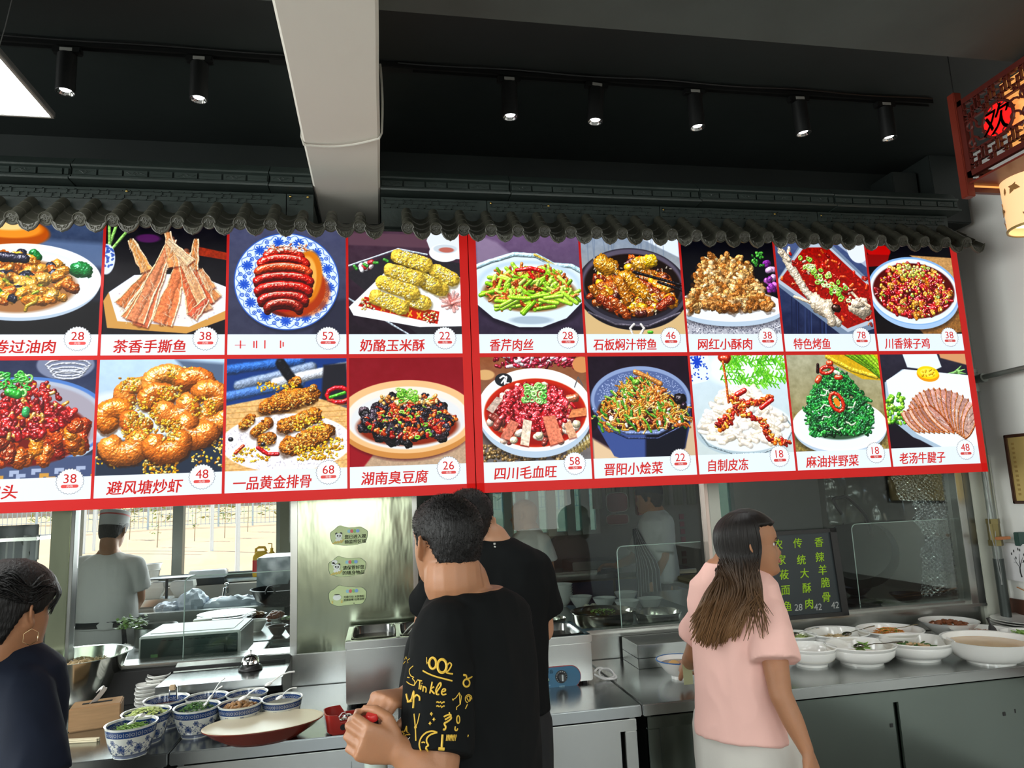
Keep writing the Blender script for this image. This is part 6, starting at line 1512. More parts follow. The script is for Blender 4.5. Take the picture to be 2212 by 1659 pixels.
# soup bowl with egg
P,R = rimpos(1418,1514,1424,.075)
sb_ = local('soup_bowl','white blue-rimmed soup bowl with egg beside the long-haired woman','bowl',P)
MB().lathe(bowl_prof(R,.075,.036,.003,.7,foot=.012),n=48).build('bowl_body',M['porc'],sb_)
MB().lathe([(R-.003,.0735),(R+.0025,.0745),(R+.003,.077),(R,.0785),(R-.0035,.077)],n=48,cap=False).build('blue_rim',mat('blue_glaze',(.05,.16,.42),.15),sb_)
liquid(sb_,R*.86,.058,mat('brown_broth',(.22,.12,.05),.08),'broth')
MB().ell((-.028,-.012,.062),(.024,.020,.014)).build('egg',mat('braised_egg',(.62,.36,.12),.25),sb_)
MB().ell((.018,.01,.060),(.028,.02,.008)).build('meat_slice',pinkM,sb_)
heap(sb_,'spring_onion',greenM,30,.035,.062,lambda m_,x,y,z: chunk(m_,x,y,z,.0025),.002)
# ------------------------------------------------------------------ white salad bowls
def wprof(R,h,kind):
 if kind == 'pot':   # straight-sided casserole bowl with a rolled rim
  return [(0,.004),(R*.55,.004),(R*.56,0),(R*.60,0),(R*.61,.010),(R*.80,.020),(R*.92,.038),(R*.95,.060),(R*.94,h-.014),(R*.96,h-.008),(R,h-.003),(R*1.005,h),(R*.985,h+.003),(R*.93,h-.002),(R*.90,.06),(R*.86,.035),(R*.7,.018),(0,.014)]
 if kind == 'cone': return bowl_prof(R,h,R*.42,.004,.85,foot=.006)
 return bowl_prof(R,h,R*.52,.005,.42,foot=.008,flare=.004)
W_SPEC = [
 ('pot',1697,1804,1397,.075,'white salad bowl nearest the pink-shirted woman, front row','nearly empty'),
 ('pot',1785,1929,1391,.078,'white salad bowl with green pepper and long spoon, front row','pepper'),
 ('pot',1905,2051,1382,.078,'white salad bowl with green chillies, third in the front row','chilli'),
 ('round',2045,2222,1379,.095,'largest white bowl with cream-coloured sauce at far right front','sauce'),
 ('pot',1672,1762,1370,.075,'small white bowl of green salad behind, beside the woman','salad'),
 ('pot',1741,1873,1365,.078,'white bowl with pale salad and a spoon, back row below blackboard','pale'),
 ('pot',1854,1989,1359,.078,'white bowl of shredded carrot and greens in the back row','carrot'),
 ('cone',1992,2107,1341,.075,'flared white bowl of brown braised food at the back','braised'),
 ('cone',2061,2181,1360,.06,'white bowl of pink meat with a black ladle, before plate stack','meat'),
 ('cone',2168,2270,1366,.06,'white bowl of green beans at the right edge','beans'),
]
WP = {}
for kind,xl,xr_,yc,h,lb,food in W_SPEC:
 P,R = rimpos(xl,xr_,yc,h)
 o = local('salad_bowl',lb,'bowl',P,0,'white salad bowls on the right counter')
 MB().lathe(wprof(R,h,kind),n=56).build('bowl_body',M['porc'],o);WP[food] = (P,R,h)
 hz_ = h-.032
 if food == 'nearly empty': liquid(o,R*.86,.026,mat('pale_dressing',(.6,.52,.36),.2));heap(o,'leftover_pieces',pinkM,16,R*.5,.03,lambda m_,x,y,z: chunk(m_,x,y,z,.006),.004)
 elif food == 'pepper': liquid(o,R*.86,.030,mat('pale_dressing',(.6,.52,.36),.2));heap(o,'green_pepper',greenM,26,R*.22,.052,lambda m_,x,y,z: leafy(m_,x,y,z,.022),.03,at=(0,-.02))
 elif food == 'chilli': liquid(o,R*.86,.030,mat('pale_dressing',(.6,.52,.36),.2));heap(o,'green_chillies',greenD,30,R*.62,.042,lambda m_,x,y,z: shred(m_,x,y,z,.018,.004),.012);heap(o,'egg_pieces',creamS,14,R*.4,.046,lambda m_,x,y,z: chunk(m_,x,y,z,.009),.01)
 elif food == 'sauce': liquid(o,R*.93,h-.022,creamS)
 elif food == 'salad': heap(o,'green_salad',greenL,130,R*.8,hz_,lambda m_,x,y,z: leafy(m_,x,y,z,.018),.03)
 elif food == 'pale': liquid(o,R*.88,.04,mat('pale_dressing',(.6,.52,.36),.2));heap(o,'pale_strips',paleY,50,R*.4,.048,lambda m_,x,y,z: shred(m_,x,y,z,.014,.002),.015)
 elif food == 'carrot': heap(o,'carrot_shreds',orangeV,130,R*.55,hz_,lambda m_,x,y,z: shred(m_,x,y,z,.018,.0016),.035);heap(o,'green_shreds',greenM,60,R*.4,hz_+.008,lambda m_,x,y,z: shred(m_,x,y,z,.014,.0018),.025);liquid(o,R*.88,hz_-.006,creamS)
 elif food == 'braised': heap(o,'braised_chunks',mat('braised_brown',(.20,.06,.02),.25,noise_amt=.6,noise_scale=60),70,R*.66,h-.022,lambda m_,x,y,z: chunk(m_,x,y,z,.012),.016)
 elif food == 'meat': heap(o,'meat_slices',pinkM,70,R*.72,h-.02,lambda m_,x,y,z: leafy(m_,x,y,z,.016),.014)
 else: heap(o,'green_beans',greenM,90,R*.7,h-.02,lambda m_,x,y,z: shred(m_,x,y,z,.02,.0028),.02)
ds = mat('dark_steel_spoon',(.35,.34,.30),.2,1.)
g_ = 'spoons in the white salad bowls'
P = WP['pepper'][0];ladle('long dark serving spoon lying across the green pepper bowl',P,(.01,-.02,.075),(.17,-.055,.084),ds,g_,.0,'serving_spoon',.003,.024)
P = WP['carrot'][0];ladle('serving spoon reaching from carrot bowl over its right rim',P,(.02,.0,.075),(.17,.02,.084),ds,g_,0,'serving_spoon',.0028,.014)
P = WP['pale'][0];ladle('serving spoon resting in the pale salad bowl',P,(.06,-.01,.070),(.22,.02,.086),ds,g_,0,'serving_spoon',.0032,.02)
P = WP['salad'][0];ladle('shiny serving spoon resting over the small green salad',P,(.0,-.02,.082),(.13,.00,.095),M['chrome'],g_,0,'serving_spoon',.0035,.02)
P = WP['meat'][0];t = ladle('round black ladle standing in the pink meat bowl',P,(.035,-.02,.072),(.03,-.01,.115),M['plasticblack'],g_,0,'ladle',.006,.032)
# stacked plates
P,R = rimpos(2124,2262,1331,.062)
P.y = min(P.y,3.36-R) if P.y+R > 3.36 else P.y
pl_me = MB().lathe([(0,.003),(R*.5,.002),(R*.55,0),(R*.60,0),(R*.7,.004),(R*.97,.013),(R,.0155),(R*.98,.0165),(R*.7,.0085),(R*.55,.006),(0,.006)],n=56).mesh('plate');pl_me.materials.append(M['porc']);pl_me.polygons.foreach_set('use_smooth',[True]*len(pl_me.polygons));pl_me.set_sharp_from_angle(angle=.8)
for k in range(5):
 o = bpy.data.objects.new('dinner_plate',pl_me);COL.objects.link(o);o.location = (P.x+rnd(-.004,.004),P.y+rnd(-.003,.003),CZ+.0005+k*.0117)
 tag(o,'white dinner plate, %s of the stack at the right edge' % ['bottom one','second from below','middle one','second from top','topmost'][k],'plate','white plates stacked at the right')
# ------------------------------------------------------------------ blackboard on the sill
bl_ = [at_y(1655,1345,3.33),at_y(1822,1330,3.33),at_y(1793,1140,3.36),at_y(1625,1152,3.36)]
y_b,y_t = 3.345,3.375
A0 = at_y(1600,1338,y_b);A1 = at_y(1834,1328,y_b);T1 = at_y(1795,1141,y_t)
xL,xR_,zb0,zt0 = A0.x-.02,A1.x-.006,.9405,T1.z
bb_ = thing('menu_blackboard','black menu blackboard with green chalk dish names leaning on the sill','blackboard',((xL+xR_)/2,y_b,zb0))
def brd(u,v,d=0): return V((xL+(xR_-xL)*u,y_b+(y_t-y_b)*v-d,zb0+(zt0-zb0)*v))
def slab(mb,u0,v0,u1,v1,d0,d1):
 mb.add([brd(u0,v0,d0),brd(u1,v0,d0),brd(u1,v1,d0),brd(u0,v1,d0),brd(u0,v0,d1),brd(u1,v0,d1),brd(u1,v1,d1),brd(u0,v1,d1)],[(3,2,1,0),(4,5,6,7),(0,1,5,4),(1,2,6,5),(2,3,7,6),(3,0,4,7)])
mb = MB();slab(mb,.03,.04,.97,.96,-.004,.002);pnl = mb.build('writing_surface',mat('blackboard_slate',(.022,.032,.036),.35,noise_amt=.2,noise_scale=6),bb_,angle=0)
mb = MB()
for a in ((0,0,1,.045),(0,.955,1,1),(0,0,.035,1),(.94,0,1,1)): slab(mb,*a,-.008,.012)
mb.build('frame',M['plasticblack'],bb_,angle=30)
def chalk(px,py,ch,size,m_,w=.012):
 # position on the tilted board under the given sight line
 d = ray(px,py);n_ = (brd(1,0)-brd(0,0)).cross(brd(0,1)-brd(0,0)).normalized();t = ((brd(0,0,.003)-V((0,0,CAMH))).dot(n_))/d.dot(n_)
 c = V((0,0,CAMH))+d*t;ux = V((1,0,0));uz = (brd(0,1)-brd(0,0)).normalized()
 pts,fs = text_pts(ch,c,ux,uz,size,w,shear=.12);MB().add(pts,fs).build('chalk_character' if m_ is GC else 'chalk_price',m_,pnl,angle=0)
GC = mat('green_chalk',(.45,.70,.03),.7,emit=(.45,.70,.03),estr=.12);WC = mat('white_chalk',(.75,.78,.75),.7)
for (px,py,ch) in ((1769,1171,'香'),(1771,1203,'辣'),(1777,1231,'羊'),(1783,1258,'脆'),(1785,1290,'骨'),(1723,1173,'传'),(1731,1209,'统'),(1738,1238,'大'),(1743,1270,'酥'),(1748,1304,'肉'),(1681,1176,'农'),(1688,1209,'家'),(1694,1241,'莜'),(1697,1275,'面'),(1701,1309,'鱼')): chalk(px,py,ch,.052,GC,.010)
for (px,py,ch) in ((1804,1307,'42'),(1767,1311,'42'),(1725,1312,'28')): chalk(px,py,ch,.045,WC,.006)
# ================================================================== kitchen behind the partition
def kbox(name,a,b,m_): mb = MB();mb.box(a,b);return struct(mb.build(name,m_,angle=0))
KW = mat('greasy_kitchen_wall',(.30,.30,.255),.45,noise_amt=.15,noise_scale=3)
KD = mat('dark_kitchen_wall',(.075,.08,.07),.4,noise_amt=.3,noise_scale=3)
YK = 6.40
zs_ = 1.035;zt_ = 2.35
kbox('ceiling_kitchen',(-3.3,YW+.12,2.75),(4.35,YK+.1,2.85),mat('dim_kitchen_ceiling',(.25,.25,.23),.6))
kbox('wall_kitchen_left',(-3.3,YP+.06,0),(-3.2,YK,2.75),KW)
kbox('wall_kitchen_right',(4.25,YP+.06,0),(4.35,YK+.1,2.75),mat('beige_kitchen_wall',(.36,.34,.29),.5,noise_amt=.08))
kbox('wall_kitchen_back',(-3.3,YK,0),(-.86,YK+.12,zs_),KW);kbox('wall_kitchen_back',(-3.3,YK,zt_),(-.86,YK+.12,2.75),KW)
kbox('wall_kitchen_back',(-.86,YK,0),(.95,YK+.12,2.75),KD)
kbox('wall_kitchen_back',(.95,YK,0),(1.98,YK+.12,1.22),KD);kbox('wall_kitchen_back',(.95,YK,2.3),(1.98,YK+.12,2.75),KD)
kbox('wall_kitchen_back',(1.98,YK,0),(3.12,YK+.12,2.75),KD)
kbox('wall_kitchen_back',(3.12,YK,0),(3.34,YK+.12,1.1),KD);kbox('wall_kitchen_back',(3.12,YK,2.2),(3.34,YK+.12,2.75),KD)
kbox('wall_kitchen_back',(3.34,YK,0),(4.25,YK+.12,2.75),mat('beige_kitchen_wall',(.36,.34,.29),.5))
kbox('wall_kitchen_side',(.60,4.9,0),(.68,YK,2.75),KD)
# windows
fmW = mat('grey_window_frame',(.22,.24,.22),.4,.5)
for nm,x0,x1,z0,z1,mull in (('window_5',-3.2,-.86,zs_,zt_,(-2.46,-1.675)),('window_reflection',.95,1.98,1.22,2.3,(1.12,1.24,1.36,1.52,1.70,1.84)),('window_7',3.12,3.34,1.1,2.2,())):  # middle one is added, standing in for hall windows mirrored in the glass
 mb = MB();f_ = .035
 mb.box((x0,YK,z0),(x1,YK+.06,z0+f_));mb.box((x0,YK,z1-f_),(x1,YK+.06,z1));mb.box((x0,YK,z0),(x0+f_,YK+.06,z1));mb.box((x1-f_,YK,z0),(x1,YK+.06,z1))
 w_ = struct(mb.build(nm,fmW,angle=0))
 for x in mull: MB().box((x-.04,YK-.03,z0),(x+.04,YK+.05,z1)).build('mullion',fmW,w_,angle=0)
 MB().box((x0,YK+.028,z0),(x1,YK+.032,z1)).build('pane',M['glass2'] if nm == 'window_5' else M['teal'],w_,angle=0)
mb = MB();mb.bbox((-3.2,YK-.16,zs_-.03),(-.86,YK+.0,zs_-.005),.003);struct(mb.build('trim_6',M['steel'],angle=30))
mb = MB();mb.bbox((-.86,YK-.03,.9),(-.76,YK,2.75),.003);struct(mb.build('trim_7',mat('olive_frame',(.20,.20,.13),.45),angle=30))
# ---- outdoors: bare field, mesh fence, posts, saplings, far houses
gm = mat('dry_pale_earth',(.74,.50,.33),.9,noise_amt=.12,noise_scale=.5)
mb = MB();NX,NY = 60,40;vs = [];
for j in range(NY+1):
 for i in range(NX+1):
  x = -60+140*i/NX;y = 9+ (120*(j/NY)**1.6);vs.append((x,y,-.25+(y-9)*.030+.15*noise.noise(V((x*.15,y*.15,0)))))
mb.add(vs,[(j*(NX+1)+i,j*(NX+1)+i+1,(j+1)*(NX+1)+i+1,(j+1)*(NX+1)+i) for j in range(NY) for i in range(NX)]);struct(mb.build('ground',gm,smooth=True))
gz_ = lambda x,y: -.25+(y-9)*.030+.15*noise.noise(V((x*.15,y*.15,0)))
fn_ = thing('mesh_fence','pale metal mesh fence across the field outside the kitchen window','fence',(-14,38,gz_(-14,38)))
fpale = mat('pale_blue_grey_metal',(.52,.60,.66),.5)
mb = MB();ps = []
for i in range(26):
 x = -24+i*1.6;y = 38+.05*x;MB().box((x-.04,y-.04,gz_(x,y)-.1),(x+.04,y+.04,gz_(x,y)+1.9)).build('fence_post',fpale,fn_,angle=0)
 for k in range(8): mb.box((x+.2*k-.012,y-.01,gz_(x,y)+.1),(x+.2*k+.012,y+.01,gz_(x,y)+1.75))
 for z in (.15,.7,1.25,1.75): mb.box((x,y-.012,gz_(x,y)+z-.015),(x+1.6,y+.012,gz_(x,y)+z+.015))
o = mb.build('mesh_wires',fpale,fn_,angle=0);o['kind'] = 'stuff'
for i,(px,yb,h) in enumerate(((182,26,5),(204,27,5),(458,24,5),(514,18,5))):
 P = at_y(px,1150,yb);tag(MB().tube([(P.x,yb,gz_(P.x,yb)-.1),(P.x,yb,h)],.055,8).build('lamp_post',mat('white_painted_post',(.8,.82,.82),.5)),['white post nearest the left window edge outside','white post just left of the cook in the field','white post seen in the right window pane, left of two','white post seen in the right window pane, right of two'][i],'post','white posts in the field')
lf = mat('young_leaves',(.22,.32,.08),.6,noise_amt=.4)
for i,(px,py,yb,h) in enumerate(((340,1165,27,1.5),(420,1160,29,1.5),(485,1160,30,1.6),(535,1145,33,1.4),(280,1150,31,1.3))):
 P = at_y(px,py,yb);g0 = gz_(P.x,yb);t = thing('sapling',['thin sapling beside the cook outside the window','sapling just right of the window mullion','sapling in the middle of the right pane','small sapling farthest right in the field','faint sapling seen by the cook\'s head'][i],'tree',(P.x,yb,g0),'saplings in the field')
 MB().tube([(P.x,yb,g0-.1),(P.x+.03,yb,g0+h)],[.02,.008],6).build('stem',mat('thin_bark',(.45,.36,.25),.8),t)
 mb = MB()
 for k in range(60): leafy(mb,P.x+rnd(-.22,.22),yb+rnd(-.18,.18),g0+h*.3+rnd(0,h*.75),.07)
 q = mb.build('foliage',lf,t);q['kind'] = 'stuff'
for i,(x,y,w,d,h,c) in enumerate(((-34,70,12,8,9,(.62,.50,.40)),(-19,74,9,8,7,(.66,.58,.46)),(-8,72,7,7,8,(.70,.66,.60)),(1,76,9,8,9,(.55,.40,.32)))):
 g0 = gz_(x,y);t = thing('house',['wide tan house far beyond the fence at the left','low sand-coloured house beyond the fence','pale two-storey house beyond the fence','brownish house far beyond the fence at the right'][i],'building',(x,y,g0))
 MB().box((x-w/2,y,g0-.5),(x+w/2,y+d,g0+h)).build('wall',mat('render_%d' % i if False else ['tan_render','sand_render','pale_render','brown_render'][i],c,.8),t,angle=0)
 mb = MB();mb.prism([(x-w/2-.4,y-.4,g0+h),(x-w/2-.4,y+d+.4,g0+h),(x-w/2-.4,y+d/2,g0+h+2.2)],(w+.8,0,0));mb.build('roof',mat('red_roof',(.34,.14,.09),.8),t,angle=0)
 for r_ in range(int(h//3)):
  for k in range(int(w//2.2)): MB().box((x-w/2+.7+k*2.2,y-.05,g0+1+r_*3),(x-w/2+1.8+k*2.2,y+.02,g0+2.3+r_*3)).build('window',mat('far_window',(.12,.14,.17),.2),t,angle=0)
for i in range(12):
 x = -30+i*3.4;y = 46+rnd(-2,3);g0 = gz_(x,y);t = thing('shrub','yellow-green bush in the hedge row behind the mesh fence','shrub',(x,y,g0),'bushes behind the fence');mb = MB()
 for k in range(120): a = rnd(0,2*PI);q = rnd(0,1)**.5;leafy(mb,x+1.3*q*math.cos(a),y+.8*q*math.sin(a),g0+rnd(.2,2.2)*(1-.4*q),.22)
 q = mb.build('foliage',mat('yellow_green_leaves',(.34,.36,.08),.7,noise_amt=.4),t);q['kind'] = 'stuff'
# ---- left kitchen: table behind the glass with the microwave and dishes
def ktable(lb,x0,x1,y0,y1,z,name='steel_table',shelf=True,legs_=True):
 t = thing(name,lb,'table',((x0+x1)/2,(y0+y1)/2,0));mb = MB();mb.bbox((x0,y0,z-.035),(x1,y1,z),.003);mb.build('tabletop',M['steeltop'],t,angle=30)
 if shelf: mb = MB();mb.bbox((x0+.02,y0+.02,z-.27),(x1-.02,y1-.02,z-.25),.002);mb.build('shelf',M['steel'],t,angle=30)
 for x in (x0+.03,x1-.03):
  for y in (y0+.03,y1-.03): MB().tube([(x,y,0),(x,y,z-.03)],.018,8).build('leg',M['steel'],t)
 return t
TZ = .90
ktable('narrow steel table holding the microwave behind the left glass',-2.3,-.60,3.52,4.08,TZ)
ktable('steel table of plated dishes behind the microwave',-1.12,.30,4.12,4.85,TZ)
a = at_y(300,1378,3.60);b = at_y(510,1360,3.60)
mx0,mx1,mzt = a.x,b.x-.01,1.046;mzb = TZ+.012
mw = thing('microwave_oven','white microwave oven turned backwards behind the left glass','microwave',((mx0+mx1)/2,3.78,TZ))
mb = MB();mb.bbox((mx0,3.60,mzb),(mx1+.03,3.95,mzt),.006);mb.build('cabinet',M['white'],mw,angle=30)
mb = MB();mb.bbox((mx0+.010,3.592,mzb+.003),(mx1+.018,3.600,mzt-.010),.002);bk = mb.build('dark_back_plate',mat('dark_green_plate',(.022,.045,.038),.45,noise_amt=.2),mw,angle=30)
mb = MB();mb.bbox((mx0+.16,3.575,mzb+.01),(mx1-.03,3.593,mzb+.085),.012);mb.build('raised_hump',mat('dark_green_plate',(.03,.06,.052),.2),bk,angle=30)
mb = MB();
for k in range(9): mb.box((mx0+.10+k*.028,3.5905,mzt-.024),(mx0+.118+k*.028,3.592,mzt-.021))
mb.build('vent_slots',M['darkgap'],bk,angle=0)
mb = MB();mb.box((mx0+.100,3.572,mzb+.012),(mx0+.124,3.5745,mzb+.038));mb.box((mx0+.160,3.571,mzb+.020),(mx0+.198,3.5745,mzb+.037));mb.build('paper_label',mat('paper_label',(.62,.62,.58),.6),bk,angle=0)
mb = MB();mb.box((mx0+.055,3.5895,mzb+.035),(mx0+.085,3.5915,mzb+.055));mb.build('green_label',mat('green_label',(.12,.30,.10),.5),bk,angle=0)
mb = MB();mb.bbox((mx0+.03,3.66,mzt),(mx1-.01,3.9,mzt+.002),.001);mb.build('top_panel_emboss',M['white'],mw,angle=30)
# dishes
def kbowl(px,py,wpx,h,z,lb,m_,food=None,kind='cone',name='dish',grp='dishes on the kitchen table',y=None):
 P = at_z(px,py,z+h);d = (P-V((0,0,CAMH))).dot(CF);R = wpx/2*d/FPX
 o = local(name,lb,'bowl' if h > .04 else 'plate',(P.x,P.y,z),0,grp)
 MB().lathe(bowl_prof(R,h,R*.45,.004,.8,foot=.004),n=32).build('bowl_body',m_,o)
 if food: fm_,fnn,cnt,nm = food;heap(o,nm,fm_,cnt,R*.72,h*.7,fnn,.02)
 return o
dk = mat('brown_stoneware',(.06,.03,.02),.25);lt = M['porc']
chk = lambda m_,x,y,z: chunk(m_,x,y,z,.014)
kbowl(600,1352,42,.05,TZ,'small brown bowl in front on the dish table',dk)
kbowl(635,1352,40,.05,TZ,'second small brown bowl beside the panel edge',dk)
kbowl(555,1340,44,.06,TZ,'white bowl right behind the microwave',lt)
kbowl(555,1326,42,.03,TZ,'dark plate with egg on the dish table',dk,(creamS,chk,12,'egg'))
kbowl(598,1334,46,.025,TZ,'plate of red-brown roast pieces near the panel',lt,(mat('roast_brown',(.22,.06,.02),.3,noise_amt=.5,noise_scale=50),lambda m_,x,y,z: chunk(m_,x,y,z+.01,.025),16,'roast_pieces'))
kbowl(622,1336,40,.025,TZ,'plate of green vegetables beside the roast pieces',dk,(greenM,leafy,50,'vegetables'))
for k in range(4): P = at_z(490,1324,TZ+.06);o = local('dinner_plate','large white plate, %s in the stack behind the microwave' % ['lowest','second from bottom','second from top','topmost'][k],'plate',(P.x,P.y,TZ+.001+k*.014),0,'large plates stacked behind the microwave');MB().lathe([(0,.003),(.09,.002),(.10,0),(.17,.016),(.172,.019),(.10,.006),(0,.006)],n=40).build('plate_body',lt,o)
kbowl(590,1402,62,.02,.652,'black oval plate on the shelf below the dish table',M['iron'],grp='plates on the lower shelf');kbowl(625,1405,40,.02,.652,'white saucer on the shelf below the dish table',lt,grp='plates on the lower shelf')
# red tub
P = at_z(436,1334,TZ);P.y = max(P.y,4.16)
P = at_y(436,1334,4.22);tbm = local('plastic_tub','red and yellow plastic tub with white lid behind the microwave','tub',(P.x,4.24,TZ))
MB().lathe([(0,0),(.040,0),(.044,.10),(0,.10)],n=32).build('tub_body',mat('dark_red_label',(.25,.03,.02),.35),tbm);MB().lathe([(0,.10),(.048,.10),(.048,.113),(.044,.116),(0,.116)],n=32).build('lid',mat('cream_lid',(.75,.72,.6),.4),tbm)
MB().lathe([(.0452,.082),(.0462,.098)],n=32).build('yellow_band',mat('yellow_band',(.65,.45,.04),.4),tbm);MB().lathe([(.043,.03),(.0448,.06)],n=16,a0=-2.2,a1=-1.0).build('label_patch',mat('cream_label',(.6,.5,.35),.5),tbm)
P = at_y(1254*0+330,1345,4.3);pot = local('steel_pot','dark steel pot with a rim beside the cook','pot',(P.x,4.35,TZ-.02));MB().lathe([(0,0),(.10,0),(.105,.10),(.115,.104),(.112,.107),(.10,.10),(.098,.01),(0,.008)],n=36).build('pot_body',M['steeld'],pot)
ktable('steel prep table in front of the cook',-2.3,-1.14,4.16,4.42,TZ-.03)
gp = thing('leafy_vegetables','bunch of green leafy vegetables in a tub beside the cook','vegetables',(-1.42,4.28,TZ-.02));Pq = at_y(285,1345,4.25);mb = MB()
for k in range(90): leafy(mb,Pq.x+rnd(-.07,.07),4.25+rnd(-.05,.05),Pq.z+rnd(-.03,.03),.022)
q = mb.build('leaves',greenM,gp);q['kind'] = 'stuff'
# ---- stove range along the back wall
rg = thing('stove_range','long steel stove range under the kitchen window','stove',(-1.6,6.0,0))
mb = MB();mb.bbox((-3.15,5.45,.1),(-.70,6.20,.86),.004);mb.build('body',M['steel'],rg,angle=30)
mb = MB();mb.bbox((-3.15,5.42,.86),(-.70,5.50,.905),.006);mb.build('front_rail',M['steel'],rg,angle=30)
mb = MB();mb.bbox((-3.15,6.12,.86),(-.70,6.22,1.0),.004);mb.build('backsplash',mat('warm_grey_tile',(.42,.38,.34),.35),rg,angle=30)
for x in (-2.9,-.8):
 MB().tube([(x,5.55,0),(x,5.55,.1)],.025,8).build('leg',M['steeld'],rg);MB().tube([(x,6.1,0),(x,6.1,.1)],.025,8).build('leg',M['steeld'],rg)
# sheet metal hood box on the right, with the steaming wok before it
bxp = at_y(556,1205,5.75);mb = MB();mb.bbox((bxp.x,5.72,.9),(-.30,6.15,bxp.z),.008)
tag(mb.build('stove_back_box',mat('grey_sheet_metal',(.22,.25,.27),.35,.7)),'tall grey sheet metal box behind the steaming wok','stove')
wk = at_y(597,1262,5.5);wko = local('wok','black iron wok with loop handles steaming on the range','wok',(wk.x+.04,5.50,wk.z-.16))
MB().lathe([(0,.0),(.10,.012),(.18,.06),(.215,.13),(.222,.134),(.212,.136),(.175,.066),(.1,.02),(0,.008)],n=40).build('pan',M['iron'],wko)
for s_ in (-1,1): MB().tube([(s_*.05+.03*math.cos(t),-.215 if s_ < 0 else .215,.12+.05*math.sin(t)) for t in [j*PI/8 for j in range(9)]],.008,8).build('loop_handle',M['iron'],wko)
st_ = local('wok_stand','black pot stand under the steaming wok','stand',(wk.x+.04,5.50,.9));hh = wk.z-.16-.9+.02
MB().lathe([(.13,hh),(.14,hh),(.15,0),(.14,0)],n=32).build('ring_wall',M['iron'],st_)
# steam: real thin volume
def steam(name,lb,c,r,dens):
 me = MB().ell(tuple(c),r,n=16,m_=12).mesh(name);m2 = bpy.data.materials.get('steam_volume')
 if not m2:
  m2 = bpy.data.materials.new('steam_volume');m2.use_nodes = True;n = m2.node_tree.nodes;l = m2.node_tree.links;n.clear();out = n.new('ShaderNodeOutputMaterial');v = n.new('ShaderNodeVolumeScatter');v.inputs['Color'].default_value = (.9,.95,1,1)
  tc = n.new('ShaderNodeTexCoord');nz = n.new('ShaderNodeTexNoise');nz.inputs['Scale'].default_value = 12;mr = n.new('ShaderNodeMapRange');mr.inputs['From Min'].default_value = .48;mr.inputs['From Max'].default_value = .75;mr.inputs['To Max'].default_value = dens
  l.new(tc.outputs['Object'],nz.inputs['Vector']);l.new(nz.outputs['Fac'],mr.inputs[0]);l.new(mr.outputs[0],v.inputs['Density']);l.new(v.outputs[0],out.inputs['Volume'])
 o = link(me,name,m2,None,180);tag(o,lb,'steam');o['kind'] = 'stuff'
steam('steam','thin white steam rising from the black wok',V((wk.x-.02,5.55,wk.z+.10)),(.13,.08,.13),9)
# oil jug
P = at_y(562,1240,6.25);
jg = thing('oil_jug','yellow plastic jug with handle and red label on the window sill','jug',(P.x,6.28,zs_));js = zs_-.005;jx = P.x;jy = 6.30
sec = lambda w_,d_,z,dx=0: [(jx+dx+w_*math.copysign(abs(math.cos(q))**.5,math.cos(q)),jy+d_*math.copysign(abs(math.sin(q))**.5,math.sin(q)),z) for q in [j*2*PI/28 for j in range(28)]]
ym = mat('yellow_plastic',(.80,.48,.03),.3)
MB().loft([sec(.062,.045,js-.0),sec(.066,.05,js+.012),sec(.066,.05,js+.155),sec(.060,.045,js+.172),sec(.036,.032,js+.205)]).build('jug_body',ym,jg)
MB().loft([sec(.0672,.0512,js+.035),sec(.0672,.0512,js+.135)]).build('red_label',mat('red_label',(.55,.02,.02),.35),jg)
MB().loft([sec(.035,.052,js+.05,.03),sec(.035,.052,js+.115,.03)]).build('cream_patch',mat('cream_label',(.6,.5,.35),.5),jg)
MB().tube([(jx-.045,jy,js+.165),(jx-.042,jy,js+.225),(jx-.02,jy,js+.236),(jx+.025,jy,js+.234),(jx+.04,jy,js+.20)],.011,10).build('handle',ym,jg)
pb2 = thing('pump_bottle','yellow pump dispenser bottle beside the oil jug','bottle',(jx+.12,6.27,js));px_ = at_y(585,1200,6.25).x
MB().lathe([(0,0),(.035,0),(.036,.14),(.028,.18),(.012,.20),(.012,.225),(0,.225)],c=(px_,jy,js),n=24).build('bottle_body',ym,pb2);MB().tube([(px_,jy,js+.22),(px_,jy,js+.26),(px_-.03,jy,js+.262)],.005,6).build('pump_nozzle',ym,pb2)
# black trough on the sill, faucet, bags, hopper, cloth
a = at_y(413,1245,6.22);b = at_y(487,1268,6.22);mb = MB();mb.bbox((a.x,6.16,b.z-.015),(b.x,6.26,a.z),.006);tr2 = thing('sill_tray','long dark tray with white frosted lid on the window sill','tray',(a.x,6.2,b.z));mb.build('tray_body',M['plasticblack'],tr2,angle=30)
mb = MB();mb.bbox((a.x-.005,6.15,a.z-.015),(b.x+.012,6.265,a.z+.045),.008);mb.build('frosted_lid',mat('frosted_plastic',(.72,.76,.80),.3),tr2,angle=30)
P = at_y(490,1272,6.1);fc = thing('faucet','small chrome tap over the stove range','faucet',(P.x,6.1,.95));MB().tube([(P.x,6.12,P.z-.03),(P.x,6.10,P.z+.02),(P.x,6.02,P.z+.01),(P.x-.005,6.0,P.z-.06)],.013,10).build('spout',M['chrome'],fc);MB().ell((P.x,6.09,P.z+.035),(.022,.02,.018)).build('tap_knob',M['chrome'],fc)
bagm = mat('pale_blue_plastic_bag',(.62,.70,.82),.25,noise_amt=.1)
